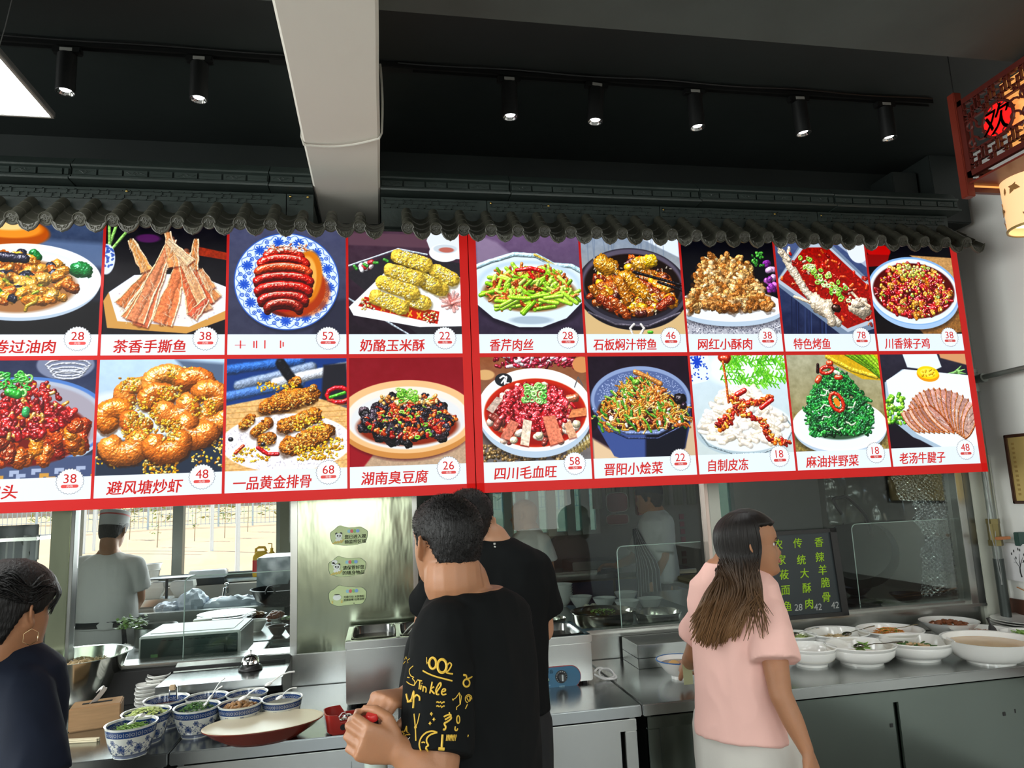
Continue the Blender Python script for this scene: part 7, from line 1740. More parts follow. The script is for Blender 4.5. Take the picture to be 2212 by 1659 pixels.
for i,(px,py,w_,h_,lb) in enumerate(((415,1300,.10,.09,'tallest pale plastic bag heaped on the range'),(500,1303,.22,.06,'long crumpled plastic bag along the range'),(362,1312,.09,.045,'small flat plastic bag left on the range'))):
 P = at_y(px,py,5.62);mb = MB().ell((P.x,5.64,P.z-.01),(w_,.09,h_),n=30,m_=18);me = mb.mesh('plastic_bag')
 displace(me,lambda c: .022*noise.noise(V((c[0]*22,c[1]*22,c[2]*22)))+.010*noise.noise(V((c[0]*60,c[1]*60,c[2]*60))));tag(link(me,'plastic_bag',bagm,None,25),lb,'bag','plastic bags on the range')
P = at_y(375,1265,5.9)
bs = thing('weighing_scale','steel scale with white hoppers beside the cook','scale',(P.x-.05,5.9,.9));
for dx in (-.14,.07): MB().loft([[(P.x+dx+sx_*s2,5.9+sy_*s2*.6,z) for sx_,sy_ in ((-1,-1),(1,-1),(1,1),(-1,1))] for s2,z in ((.05,.955),(.085,1.03),(.078,1.07))]).build('hopper',mat('white_enamel',(.62,.60,.55),.35),bs,angle=0)
mb = MB();mb.bbox((P.x-.27,5.80,.905),(P.x+.17,6.0,.955),.004);mb.build('scale_base',M['steel'],bs,angle=30);MB().tube([(P.x-.035,5.85,.95),(P.x-.035,5.85,1.10)],.010,8).build('upright',M['iron'],bs)
mb = MB();mb.bbox((P.x-.17,5.80,1.095),(P.x+.14,5.98,1.103),.003);mb.build('top_plate',M['iron'],bs,angle=30)
P = at_y(328,1222,6.2);cp = local('paper_cup','stack of white cups on the window sill beside the cook','cup',(P.x,6.25,zs_-.004));MB().lathe([(0,0),(.035,0),(.048,.10),(.058,.105),(.05,.108),(.06,.15),(.068,.155),(0,.15)],n=28).build('cup_body',M['white'],cp)
# ---- far left kitchen: shelf, hanging cloths, greenery reflection omitted
P0 = at_y(40,1150,5.0)
for i,(px,w_,z0,z1,c) in enumerate(((20,.16,1.33,1.56,(.30,.31,.33)),(52,.09,1.36,1.50,(.55,.56,.56)))):
 P = at_y(px,1150,4.6);me = MB();n = 14;secs = []
 vs = [(P.x-w_+2*w_*k/n,4.6+.02*math.sin(k*1.3),z0+(z1-z0)*j/8) for j in range(9) for k in range(n+1)];me.add(vs,[(j*(n+1)+k,j*(n+1)+k+1,(j+1)*(n+1)+k+1,(j+1)*(n+1)+k) for j in range(8) for k in range(n)])
 o = me.build('hanging_cloth',mat('grey_cloth_%s' % ['a','b'][i],c,.9),None,smooth=True);o.modifiers.new('s','SOLIDIFY').thickness = .004;tag(o,['dark grey cloth hanging in the far left kitchen','small pale cloth hanging beside the dark grey one'][i],'cloth')
rk = thing('wall_rack','steel shelf rack with bracket in the far left of the kitchen','rack',(-2.0,4.7,1.5));mb = MB();mb.bbox((-2.6,4.55,1.47),(-1.95,4.8,1.49),.003);mb.build('rack_shelf',M['steel'],rk,angle=30);MB().tube([(-2.05,4.6,1.47),(-1.98,4.6,1.36)],.008,6).build('bracket',M['steel'],rk);MB().tube([(-2.6,4.8,1.49),(-2.6,4.8,0)],.012,8).build('rack_leg',M['steel'],rk);MB().tube([(-1.95,4.8,1.49),(-1.95,4.8,0)],.012,8).build('rack_leg',M['steel'],rk)
# ---- right kitchen: table with soup pots and bowls
ktable('long table with soup pots and white bowls behind the right glass',.35,2.35,3.50,4.62,.885)
T9 = .885
def kpot(px,py,wpx,h,lb,food):
 P = at_z(px,py,T9+h);P.y = max(P.y,3.74);d = (P-V((0,0,CAMH))).dot(CF);R = wpx/2*d/FPX
 o = local('soup_pot',lb,'pot',(P.x,P.y,T9+.001),0,'steel pots behind the right glass');MB().lathe([(0,.004),(R*.72,.004),(R*.74,0),(R*.86,.02),(R*.92,h*.5),(R*.94,h-.01),(R,h-.004),(R*1.005,h),(R*.97,h+.002),(R*.90,h-.012),(R*.85,.03),(0,.02)],n=48).build('pot_body',mat('dull_polished_steel',(.45,.44,.38),.16,1.),o)
 if food: MB().lathe([(0,h-.02),(R*.90,h-.02)],n=40).build('broth',mat('dark_broth',(.11,.075,.03),.12,noise_amt=.5,noise_scale=14),o);heap(o,'herbs',greenM,60,R*.4,h-.016,lambda m_,x,y,z: leafy(m_,x,y,z,.010),.012,at=(R*.1,R*.3))
kpot(1308,1322,140,.10,'wide steel pot of soup with herbs behind the glass',True)
kpot(1442,1330,106,.075,'empty shiny steel pot right of the soup pot',False)
kpot(1196,1338,60,.08,'dark steel pot partly hidden behind the second man',False)
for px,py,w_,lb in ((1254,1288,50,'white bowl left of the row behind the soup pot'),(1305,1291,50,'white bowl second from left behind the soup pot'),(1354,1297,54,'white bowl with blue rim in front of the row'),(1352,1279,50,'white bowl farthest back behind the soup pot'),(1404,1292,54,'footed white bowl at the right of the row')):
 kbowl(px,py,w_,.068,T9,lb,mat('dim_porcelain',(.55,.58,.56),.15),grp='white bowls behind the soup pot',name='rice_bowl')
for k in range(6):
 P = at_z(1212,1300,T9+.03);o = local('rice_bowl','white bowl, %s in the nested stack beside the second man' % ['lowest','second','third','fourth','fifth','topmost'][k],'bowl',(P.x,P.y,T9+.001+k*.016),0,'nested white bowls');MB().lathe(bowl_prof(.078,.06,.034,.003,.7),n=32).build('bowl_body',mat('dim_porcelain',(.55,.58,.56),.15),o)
gl = thing('garlic_pile','small pile of peeled garlic between the white bowls','garlic',(at_z(1278,1312,T9).x,at_z(1278,1312,T9).y,T9));g_ = at_z(1278,1314,T9);mb = MB()
for k in range(24): mb.ell((g_.x+rnd(-.05,.05),g_.y+rnd(-.03,.03),T9+.01+rnd(0,.014)),(.011,.008,.008),n=6,m_=5)
q = mb.build('cloves',mat('pale_garlic',(.6,.58,.48),.4),gl);q['kind'] = 'stuff'
# far work table with blue drawers, cutting board
ft = ktable('dark worktable with blue front panels deeper in the kitchen',1.15,2.6,5.75,6.3,.93,shelf=False);mb = MB();mb.bbox((1.17,5.745,.62),(1.86,5.75,.88),.002);mb.build('blue_panel',mat('dim_blue_panel',(.03,.05,.12),.3),ft,angle=30);mb = MB();mb.bbox((1.88,5.745,.62),(2.55,5.75,.88),.002);mb.build('blue_panel',mat('dim_blue_panel',(.03,.05,.12),.3),ft,angle=30)
tr3 = thing('steel_trays','flat steel trays on the worktable deep in the kitchen','tray',(1.5,5.95,.93));mb = MB();mb.bbox((1.2,5.8,.931),(1.75,6.15,.96),.006);mb.build('tray',M['steel'],tr3,angle=30);mb = MB();mb.bbox((1.55,5.85,.962),(2.0,6.2,1.03),.006);mb.build('tray',M['steeld'],tr3,angle=30)
P = at_y(1500,1280,4.55);cbt = ktable('wooden-topped side table behind the long-haired woman',2.15,3.1,4.75,5.5,.92,shelf=False);cbd = thing('cutting_board','pale wooden cutting board on the side table','board',(2.5,5.1,.92));mb = MB();mb.bbox((2.20,4.80,.921),(2.75,5.25,.945),.006);mb.build('board',mat('pale_board',(.42,.36,.22),.5),cbd,angle=30)
# red sign boards hanging at the back
rsg = mat('dark_red_sign',(.16,.012,.012),.4)
P1 = at_y(1333,1080,6.2);P2_ = at_y(1333,1122,6.2)
for i,(px,py,w_,h_) in enumerate(((1333,1085,.10,.085),(1334,1122,.105,.045))):
 P = at_y(px,py,6.2);rs_ = thing('hanging_sign',['large dark red rounded sign hanging before the back window','lower dark red plaque sign under the rounded sign'][i],'sign',(P.x,6.2,P.z));q = [(P.x+w_*math.copysign(abs(math.cos(t))**.45,math.cos(t)),6.2,P.z+h_*math.copysign(abs(math.sin(t))**.45,math.sin(t))) for t in [j*2*PI/32 for j in range(32)]]
 MB().prism(q,(0,.012,0)).build('board',rsg,rs_,angle=0);MB().tube(q+[q[0]],.004,5).build('pale_edge',mat('pale_edge',(.45,.42,.36),.5),rs_)
 MB().tube([(P.x,6.205,P.z+h_),(P.x,6.205,2.75)],.003,5).build('cord',M['track'],rs_)
# column of small red labels on the back wall
for i,py in enumerate((1116,1132,1148,1165,1196,1212,1228)):
 P = at_y(1472+i*1.4,py,YK-.004);mb = MB();mb.box((P.x-.022,YK-.006,P.z-.024),(P.x+.022,YK-.003,P.z+.024));tag(mb.build('wall_label',mat('faded_red_label' if i < 4 else 'dark_label',(.20,.04,.06) if i < 4 else (.05,.02,.02),.5),angle=0),'small square label in the column on the kitchen wall, %s from top' % ['first','second','third','fourth','fifth','sixth','seventh'][i],'label','labels in a column on the kitchen wall')
# hanging plastic strips by the back window
for k in range(9):
 x = 1.92+k*.13;mb = MB();n = 8;c = mat('dim_plastic_strip',(.16,.17,.13),.25);vs = [(x+.05*(i/4-1)*.9,6.25+.006*math.cos(i*2+k),z) for z in (1.45,1.9,2.749) for i in range(n+1)];mb.add(vs,[(j*(n+1)+i,j*(n+1)+i+1,(j+1)*(n+1)+i+1,(j+1)*(n+1)+i) for j in range(2) for i in range(n)])
 o = mb.build('plastic_strip',c,None,smooth=True);o.modifiers.new('s','SOLIDIFY').thickness = .003;tag(o,'dull plastic door strip hanging at the back of the kitchen','curtain','plastic strips at the back')
rb = thing('red_thermos','dark red box hanging beside the second cook','box',(2.05,6.1,1.3));P = at_y(1388,1090,5.9);mb = MB();mb.bbox((P.x-.05,5.9,P.z-.09),(P.x+.05,5.96,P.z+.12),.01);mb.build('box_body',mat('brick_red',(.25,.05,.03),.4),rb,angle=30);MB().tube([(P.x,5.93,P.z+.11),(P.x,5.93,2.75)],.003,5).build('cord',M['track'],rb)
# ---- right bay: big frying pan, foil, clutter
fpn = thing('frying_pan','large black pan with loop handle leaning behind the right glass','pan',(2.66,3.72,.95))
c = at_d(1852,1188,4.12);nrm = V((-.62,-.62,.42)).normalized();Tq = Matrix.Translation(c) @ nrm.to_track_quat('Z','Y').to_matrix().to_4x4()
MB().lathe([(0,-.004),(.175,-.004),(.205,.055),(.210,.056),(.212,.052),(.182,-.012),(.176,-.014),(0,-.014)],n=56,mx=Matrix.Translation(c) @ (-nrm).to_track_quat('Z','Y').to_matrix().to_4x4()).build('pan_body',mat('black_iron_pan',(.05,.055,.055),.30,.5,noise_amt=.15),fpn)
h0 = at_d(1818,1110,4.02);h1 = at_d(1800,1082,4.02);h2 = at_d(1830,1076,4.02);h3 = at_d(1868,1112,4.05);h4 = at_d(1884,1158,4.08)
MB().tube(smooth([h0,h1+V((0,0,.005)),(h1*.5+h2*.5)+V((0,0,.01)),h2,h3,h4],6),.0095,10).build('loop_handle',M['iron'],fpn)
tag(MB().tube(smooth([at_d(1800,1265,4.0),at_d(1815,1300,3.85),at_d(1845,1318,3.75),at_d(1868,1328,3.68)],6),.005,6).build('power_lead',M['plasticblack']),'thin black lead drooping from the pan to the sill','cable')
foilm = bpy.data.materials.new('embossed_silver_foil');foilm.use_nodes = True;n = foilm.node_tree.nodes;l = foilm.node_tree.links;b = n['Principled BSDF'];b.inputs['Metallic'].default_value = 1;b.inputs['Base Color'].default_value = (.92,.94,.96,1);b.inputs['Roughness'].default_value = .2
tc = n.new('ShaderNodeTexCoord');mp = n.new('ShaderNodeMapping');mp.inputs['Scale'].default_value = (1,1,1);mp.inputs['Rotation'].default_value = (0,math.radians(35),0);l.new(tc.outputs['Object'],mp.inputs[0])
w1 = n.new('ShaderNodeTexWave');w1.inputs['Scale'].default_value = 16;w1.bands_direction = 'X';w2 = n.new('ShaderNodeTexWave');w2.inputs['Scale'].default_value = 16;w2.bands_direction = 'Z';l.new(mp.outputs[0],w1.inputs['Vector']);l.new(mp.outputs[0],w2.inputs['Vector'])
ma = n.new('ShaderNodeMath');ma.operation = 'MULTIPLY';l.new(w1.outputs['Fac'],ma.inputs[0]);l.new(w2.outputs['Fac'],ma.inputs[1]);bp = n.new('ShaderNodeBump');bp.inputs['Strength'].default_value = 1;bp.inputs['Distance'].default_value = .03;l.new(ma.outputs[0],bp.inputs['Height']);l.new(bp.outputs[0],b.inputs['Normal'])
mb = MB();NX,NZ = 60,70;fy = 3.55;A = at_y(1962,1290,fy);B_ = at_y(2085,1050,fy);vs = []
for j in range(NZ+1):
 z = .955+(1.72-.955)*j/NZ
 xl_ = 2.93+.05*noise.noise(V((z*6,1,0)))+.05*math.exp(-((z-1.25)/.12)**2)-(.07 if z > 1.48 else 0)
 for i in range(NX+1):
  u = i/NX;x = xl_+(3.20-xl_)*u
  d = .040*noise.noise(V((x*7+z*6,z*9-x*3,0)))+.030*(1-2*abs(noise.noise(V((x*9-z*12,z*5,4)))))+.012*noise.noise(V((x*34,z*26,2)))
  vs.append((x,fy+d,z))
mb.add(vs,[(j*(NX+1)+i,j*(NX+1)+i+1,(j+1)*(NX+1)+i+1,(j+1)*(NX+1)+i) for j in range(NZ) for i in range(NX)])
o = mb.build('foil_sheet',foilm,None,smooth=True);o.modifiers.new('s','SOLIDIFY').thickness = .002;tag(o,'crumpled embossed silver foil sheet hanging inside the right glass','foil')
mb = MB();NX,NZ = 40,30;vs = []
for j in range(NZ+1):
 for i in range(NX+1):
  x = 2.55+.50*i/NX;z = 1.36+.40*j/NZ;d = .03*noise.noise(V((x*9,z*5,7)))+.012*noise.noise(V((x*25,z*18,7)));vs.append((x,3.78+d,z))
mb.add(vs,[(j*(NX+1)+i,j*(NX+1)+i+1,(j+1)*(NX+1)+i+1,(j+1)*(NX+1)+i) for j in range(NZ) for i in range(NX)]);o = mb.build('plastic_sheet',mat('dark_clear_plastic',(.06,.065,.055),.12,noise_amt=.4),None,smooth=True);o.modifiers.new('s','SOLIDIFY').thickness = .002;tag(o,'crinkled dark plastic sheet hanging left of the silver foil','sheet')
ktable('low dark bench behind the blackboard and pan',1.75,3.25,3.60,4.75,.915,shelf=False)
for i,(px,py,w_,lb) in enumerate(((1850,1268,62,'dark stacked pan on the bench below the big pan'),(1862,1300,80,'dark shallow pan low behind the right glass'),(1960,1282,70,'dark tray-like pan before the silver foil'))): kbowl(px,py,w_,.05,.916,lb,M['iron'],grp='dark pans on the bench',name='shallow_pan')
for i,(x,y,z) in enumerate(((2.75,4.35,.917),(2.45,4.3,.917),(3.05,4.4,.917))):
 o = local('cooking_pot',['squat dark pot on the bench by the foil','dark pot on the bench behind the blackboard','dark pot rightmost on the bench'][i],'pot',(x,y,z));MB().lathe([(0,0),(.11,0),(.12,.09),(.126,.094),(.118,.095),(.108,.012),(0,.01)],n=32).build('pot_body',M['steeld'],o)
# ================================================================== people
def remesh(mb,voxel,smooth_it=3,name='body'):
 me = mb.mesh('tmp');o = bpy.data.objects.new('tmp',me);COL.objects.link(o)
 r = o.modifiers.new('r','REMESH');r.mode = 'VOXEL';r.voxel_size = voxel;r.use_smooth_shade = True
 s = o.modifiers.new('s','SMOOTH');s.iterations = smooth_it;s.factor = .5
 dg = bpy.context.evaluated_depsgraph_get();dg.update()
 out = bpy.data.meshes.new_from_object(o.evaluated_get(dg));out.name = name
 bpy.data.objects.remove(o);bpy.data.meshes.remove(me)
 return out
def fold_fn(amp,f1=7.,f2=17.,tz=.45,seed=0.):
 def fn(c):
  a = noise.noise(V((c[0]*f1+seed,c[1]*f1,c[2]*f1*tz)));b = noise.noise(V((c[0]*f2,c[1]*f2+seed,c[2]*f2*tz*1.3)))
  return amp*(.9*(1-abs(a)*2.2)+.45*(1-abs(b)*2.2)-.6)
 return fn
# head slices: z from chin (cm), front y, back y, half width
HS = [(-.4,4.5,-1.5,2.4),(.2,7.6,-3.2,3.4),(1.2,8.9,-5.0,4.3),(2.4,9.2,-6.2,5.2),(3.7,8.75,-7.2,5.8),(4.8,9.0,-7.9,6.2),(6.0,9.0,-8.5,6.6),(7.2,8.9,-9.0,6.9),(8.6,8.8,-9.5,7.1),(10.,8.75,-9.9,7.25),(11.2,8.6,-10.2,7.35),(12.4,9.2,-10.3,7.5),(13.6,9.45,-10.3,7.65),(15.,9.3,-10.1,7.7),(16.6,8.8,-9.7,7.6),(18.2,7.9,-8.8,7.1),(19.7,6.4,-7.4,6.1),(20.9,4.6,-5.6,4.7),(21.9,2.4,-3.3,2.9),(22.4,.5,-1.,.9)]
def head_pt(z,a,extra=0.,width=1.,nose=1.):
 """surface point (metres, head space: x right, y forward, z up from the chin) at height z cm and angle a (0 = right, 90 = front)"""
 zz = np.interp(z,[h[0] for h in HS],[h[1] for h in HS]);bk = np.interp(z,[h[0] for h in HS],[h[2] for h in HS]);hw = np.interp(z,[h[0] for h in HS],[h[3] for h in HS])
 c,s = math.cos(a),math.sin(a)
 cy = -.6;ry = (zz-cy) if s > 0 else (cy-bk)
 p = .86 if s > 0 else 1.0
 x = (hw*width+extra*100)*math.copysign(abs(c)**p,c);y = cy+(ry+extra*100)*math.copysign(abs(s)**.94,s)
 if s > 0 and extra < .002:
  g = lambda x0,z0,sx,sz,h: h*math.exp(-((abs(x)-x0)/sx)**2-((z-z0)/sz)**2)
  b = nose*(g(0,7.6,.95,1.25,2.3)+g(0,9.2,.75,1.5,1.2)+g(0,10.6,.6,1.2,.45))+g(1.3,7.0,.6,.6,.55*nose)
  b += g(0,5.55,1.9,.42,.62)+g(0,4.55,1.6,.42,.60)-g(0,5.05,2.2,.22,.35)+g(0,1.6,1.6,1.1,.45)
  b -= g(3.1,11.0,1.5,.95,.85);b += g(3.0,12.5,2.2,.5,.25)+g(4.6,8.6,1.8,1.5,.3)
  y += b
 return V((x,y,z))*.01
def head_frame(c,az,pitch=0.,roll=0.,k=1.):
 """c: centre of the head in the world, az: facing azimuth from +y towards +x (degrees)"""
 return Matrix.Translation(c) @ Matrix.Rotation(-math.radians(az),4,'Z') @ Matrix.Rotation(math.radians(pitch),4,'X') @ Matrix.Rotation(math.radians(roll),4,'Y') @ Matrix.Scale(k,4) @ Matrix.Translation((0,0,-.112))
def add_head(mb,T,width=1.,ears=(1,1),nose=1.):
 n = 56;zs = [-.4]+[i*.42 for i in range(0,53)]+[22.35]
 mb.loft([[T @ head_pt(z,j*2*PI/n,0,width,nose) for j in range(n)] for z in zs])
 for s_,on in ((1,ears[0]),(-1,ears[1])):
  if not on: continue
  x = .0735*width*s_
  E = [V((x,.004,.078)),V((x+.008*s_,-.004,.083)),V((x+.016*s_,-.016,.096)),V((x+.019*s_,-.022,.112)),V((x+.016*s_,-.018,.124)),V((x+.010*s_,-.006,.128)),V((x+.003*s_,.004,.118))]
  mb.tube([T @ p for p in E],[.006,.0068,.0052,.0048,.0048,.0045,.004],8)
  mb.ell((0,0,0),(.0045,.013,.022),mx=T @ Matrix.Translation((x+.006*s_,-.007,.105)) @ Matrix.Rotation(.45*s_,4,'Z'),n=10,m_=8)
  mb.ell((0,0,0),(.005,.007,.009),mx=T @ Matrix.Translation((x+.002*s_,.001,.077)),n=8,m_=6)
def face_parts(T,parent,hair_m,k=1.,lips=(.42,.12,.10),brow=True,only=(1,-1)):
 wh = mat('eye_white',(.75,.73,.70),.15,coat=.5);ir = mat('dark_iris',(.02,.012,.008),.1,coat=.8);lp = mat('lips',lips,.35)
 for s_ in only:
  c = V((.030*s_,.0688,.110));e = MB().ell((0,0,0),(.0112,.0112,.0095),mx=T @ Matrix.Translation(c),n=16,m_=10).build('eye',wh,parent)
  MB().ell((0,0,0),(.0062,.004,.0064),mx=T @ Matrix.Translation(c+V((.002*s_,.0088,0))),n=12,m_=8).build('iris',ir,e)
  MB().tube([T @ (c+V((s_*.012*math.cos(t),.0085+.003*math.sin(t),.0035+.0045*math.sin(t)))) for t in [j*PI/8 for j in range(9)]],.0012,5).build('upper_eyelid',hair_m,e)
  if brow: MB().tube([T @ (V((s_*x,y,z))) for x,y,z in ((.014,.0945,.1255),(.026,.0925,.1300),(.038,.086,.1305),(.047,.077,.1265))],[.0018,.0026,.0022,.001],6,flat=.6).build('eyebrow',hair_m,parent)
 MB().tube([T @ V((x,y,z)) for x,y,z in ((-.020,.087,.0505),(-.010,.0955,.0545),(0,.0975,.0535),(.010,.0955,.0545),(.020,.087,.0505))],[.0015,.0035,.0042,.0035,.0015],8).build('upper_lip',lp,parent)
 MB().tube([T @ V((x,y,z)) for x,y,z in ((-.019,.087,.0490),(-.009,.0945,.0460),(0,.0965,.0455),(.009,.0945,.0460),(.019,.087,.0490))],[.0015,.0042,.0050,.0042,.0015],8).build('lower_lip',lp,parent)
def hair_cap(T,parent,m_,thick=.010,front=14.5,side=9.5,back=3.5,width=1.,seed=0,name='hair',spikes=0,sl=.010,sideburn=0.,s1=.25,ramp=.35):
 """hair follows the scalp; below the hairline the surface dips under the skin"""
 n = 80;zs = [i*.42 for i in range(0,54)]+[22.5];mb = MB();secs = []
 def line(a):
  s = math.sin(a);c = abs(math.cos(a))
  if s > s1: return side+(front-side)*min(1,(s-s1)/ramp)
  if s > -.15: return side+(sideburn if s > 0.05 else 0)
  return side+(back-side)*min(1,(-s-.15)/.45)
 for z in zs:
  ring = []
  for j in range(n):
   a = j*2*PI/n;h = line(a)+.35*noise.noise(V((a*6,seed,1)))
   u = (z-h)/1.3;u = max(0,min(1,u));u = u*u*(3-2*u)
   e = -.006+(thick+.006)*u+(.0022*noise.noise(V((math.cos(a)*9,math.sin(a)*9,z*.8+seed))) if u > 0 else 0)
   top = 1+.35*max(0,(z-19)/4)
   p = head_pt(z,a,max(e,.0021) if e > .002 else e-.002,width)
   if u > 0: p.z += thick*.8*max(0,(z-17)/5.5)
   ring.append(T @ p)
  secs.append(ring)
 mb.loft(secs);o = mb.build(name,m_,parent,smooth=True)
 if spikes:
  sm = MB();R_ = random.Random(seed)
  for i in range(spikes):
   a = R_.uniform(0,2*PI);z = R_.uniform(2,22.3);
   if z < line(a)+.4: continue
   p = head_pt(z,a,thick*.7,width);p.z += thick*.8*max(0,(z-17)/5.5);q = head_pt(min(22.4,z+.3),a,thick*.7+.01,width)
   nrm = (p-V((0,-.006,.115))).normalized();d = (nrm*1.0+V((R_.uniform(-.5,.5),R_.uniform(-.5,.3),R_.uniform(-.9,.15)))).normalized()*sl*R_.uniform(.6,1.3)
   s_ = nrm.cross(d).normalized()*.0008
   sm.add([T @ (p-s_),T @ (p+s_),T @ (p+d)],[(0,1,2)])
  so = sm.build(name+'_strands',m_,parent,angle=0);so['kind'] = 'stuff'
 return o
def ring_pts(c,az,hw,hd,n=40,p=.88,tilt=0.):
 a0 = math.radians(az);rx = V((math.cos(a0),-math.sin(a0),0));fw = V((math.sin(a0),math.cos(a0),0))
 return [c+rx*(hw*math.copysign(abs(math.cos(t))**p,math.cos(t)))+fw*(hd*math.copysign(abs(math.sin(t))**p,math.sin(t)))+V((0,0,tilt*math.sin(t))) for t in [j*2*PI/n for j in range(n)]]
def torso(mb,L,az,n=40):
 """L: list of (point, half width, half depth [, azimuth])"""
 mb.loft([ring_pts(V(l[0]),l[3] if len(l) > 3 else az,l[1],l[2],n) for l in L])
def limb(mb,pts,rs,n=16,ends=True):
 P = smooth([V(p) for p in pts],6);m_ = len(pts)-1;R = []
 for i in range(len(P)): t = i/6;k = min(int(t),m_-1);f = t-k;f = f*f*(3-2*f);R.append(rs[k]*(1-f)+rs[k+1]*f)
 mb.tube(P,R,n)
 if ends: mb.ell(tuple(pts[0]),rs[0]*.98,n=12,m_=8);mb.ell(tuple(pts[-1]),rs[-1]*.98,n=12,m_=8)
def hand(mb,wrist,direction,palm_n,curl=(.5,.6,.6,.7),s=1.,side=1,thumb=.6,spread=.10,split=None):
 """hand with palm, four fingers and thumb. direction: towards knuckles, palm_n: normal of the palm side, side: +1 thumb along +cross"""
 d = V(direction).normalized();n_ = V(palm_n);n_ = (n_-d*n_.dot(d)).normalized();t = d.cross(n_)*side   # thumb side
 w = V(wrist)
 W = [(.000,.026,.018),(.025,.034,.0175),(.055,.041,.0150),(.080,.042,.0130),(.092,.038,.0110)]
 secs = []
 for (a,hw,hd) in W:
  secs.append([w+d*a*s+t*(hw*s*math.copysign(abs(math.cos(q))**.8,math.cos(q)))+n_*(hd*s*math.copysign(abs(math.sin(q))**.8,math.sin(q))) for q in [j*2*PI/20 for j in range(20)]])
 mb.loft(secs)
 mb.ell(tuple(w),.024*s,n=12,m_=8)
 nails = []
 for k in range(4):
  off = (.031-.0205*k)*s;L = (.042,.047,.044,.034)[k]*s;r = (.0092,.0095,.0090,.0080)[k]*s
  p = w+d*(.084-.003*abs(k-1.2))*s+t*off;u = (d+t*(spread*(1.2-k))).normalized();P = [p-u*.02*s,p];ang = 0;c = curl[k]
  for j,f in enumerate((1.0,.66,.52)):
   ang += c*(1.05,1.5,1.0)[j];v = u*math.cos(ang)+n_*math.sin(ang);P.append(P[-1]+v*L*f)
  mb.tube(P,[r*.95,r*1.12,r*1.02,r*.92,r*.72],10);mb.ell(tuple(P[-1]),r*.74,n=8,m_=6)
  for q in P[1:-1]: mb.ell(tuple(q),r*1.05,n=8,m_=6)
  nails.append((P[-1],v,n_))
 b = w+d*.022*s+t*.026*s+n_*.004*s;v1 = (d*.62+t*.62+n_*.35*thumb).normalized();p1 = b+v1*.040*s;v2 = (d*.85+t*(.45-.5*thumb)+n_*.75*thumb).normalized();p2 = p1+v2*.032*s;v3 = (d*.9+t*(.2-.7*thumb)+n_*.8*thumb).normalized();p3 = p2+v3*.024*s
 mb.tube([b-v1*.01*s,b,p1,p2,p3],[.012*s,.0150*s,.0122*s,.0108*s,.0082*s],10);mb.ell(tuple(p3),.0084*s,n=8,m_=6)
 for q in (p1,p2): mb.ell(tuple(q),.0115*s,n=8,m_=6)
 return p3,v3
def finish(me,name,m_,parent):
 me.materials.clear();me.materials.append(m_)
 me.polygons.foreach_set('use_smooth',[True]*len(me.polygons))
 o = bpy.data.objects.new(name,me);COL.objects.link(o);o.parent = parent
 o.matrix_parent_inverse = Matrix.Translation(-V(parent.location)) if parent.get('_off') else Matrix();return o
def legs(mb,hipc,az,hip_w,z0,r,feet=None,lean=0.,stance=.11):
 a0 = math.radians(az);rx = V((math.cos(a0),-math.sin(a0),0));fw = V((math.sin(a0),math.cos(a0),0))
 for s_ in (1,-1):
  h = V(hipc)+rx*hip_w*s_;f = V((hipc[0],hipc[1],0))+rx*stance*s_+fw*lean
  k = V(((h.x+f.x)/2,(h.y+f.y)/2,h.z*.53))+fw*.02;an = V((f.x,f.y,.09))
  limb(mb,[h,h*.5+k*.5,k,k*.45+an*.55+fw*-.015,an],[r*1.02,r*.92,r*.66,r*.62,r*.42])
def shoes(hipc,az,stance,lean,parent,m_):
 a0 = math.radians(az);rx = V((math.cos(a0),-math.sin(a0),0));fw = V((math.sin(a0),math.cos(a0),0))
 for s_ in (1,-1):
  f = V((hipc[0],hipc[1],0))+rx*stance*s_+fw*lean;mb = MB()
  mb.loft([[f+fw*y+rx*(w*math.cos(q))+V((0,0,.002+h*max(0,math.sin(q)))) for q in [j*2*PI/16 for j in range(16)]] for y,w,h in ((-.09,.02,.04),(-.075,.034,.075),(-.02,.040,.10),(.05,.045,.07),(.12,.047,.05),(.16,.036,.035),(.175,.01,.015))])
  mb.build('shoe',m_,parent,smooth=True)
def raycast_obj(bvh,o,d):
 h = bvh.ray_cast(o,d);return h
# ---------------------------------------------------------------- man with the yellow arm print (M1)
p1 = thing('person','stout man in black T-shirt with yellow line drawings, opening a bottle','person',(at_d(1000,1500,1.75).x,at_d(1000,1500,1.75).y,0))
HD = 1.80
T1 = head_frame(at_d(964,1169,HD),-28,4,0,1.03)
neck0 = at_d(988,1262,1.80);
AZ = -48
az_ = math.radians(AZ);rx = V((math.cos(az_),-math.sin(az_),0));fw = V((math.sin(az_),math.cos(az_),0))
base = V((neck0.x+.032,neck0.y+.0,0))
def c_(dx,df,z): return V((base.x,base.y,z))+rx*dx+fw*df
SHL = at_d(958,1366,1.66);SHR = c_(.135,-.02,1.29)
ELL = at_d(938,1672,1.50);WRL = at_d(866,1622,1.49)
ELR = at_d(1010,1520,1.84);WRR = at_d(882,1506,1.64)
mb = MB();add_head(mb,T1,.97,(1,1))
limb(mb,[T1 @ V((0,-.03,.06)),T1 @ V((0,-.035,.015)),neck0+V((.005,.0,.0)),V((neck0.x+.012,neck0.y-.004,1.35))],[.070,.074,.076,.080])
torso(mb,[(c_(0,0,.80),.155,.115),(c_(0,.01,.95),.165,.13),(c_(0,.01,1.1),.168,.132),(c_(0,0,1.25),.165,.115),(c_(0,-.01,1.33),.145,.09),(c_(0,-.01,1.385),.08,.07)],AZ)
limb(mb,[SHL,SHL*.45+ELL*.55,ELL],[.062,.060,.052]);limb(mb,[ELL,ELL*.6+WRL*.4,WRL],[.052,.050,.031])
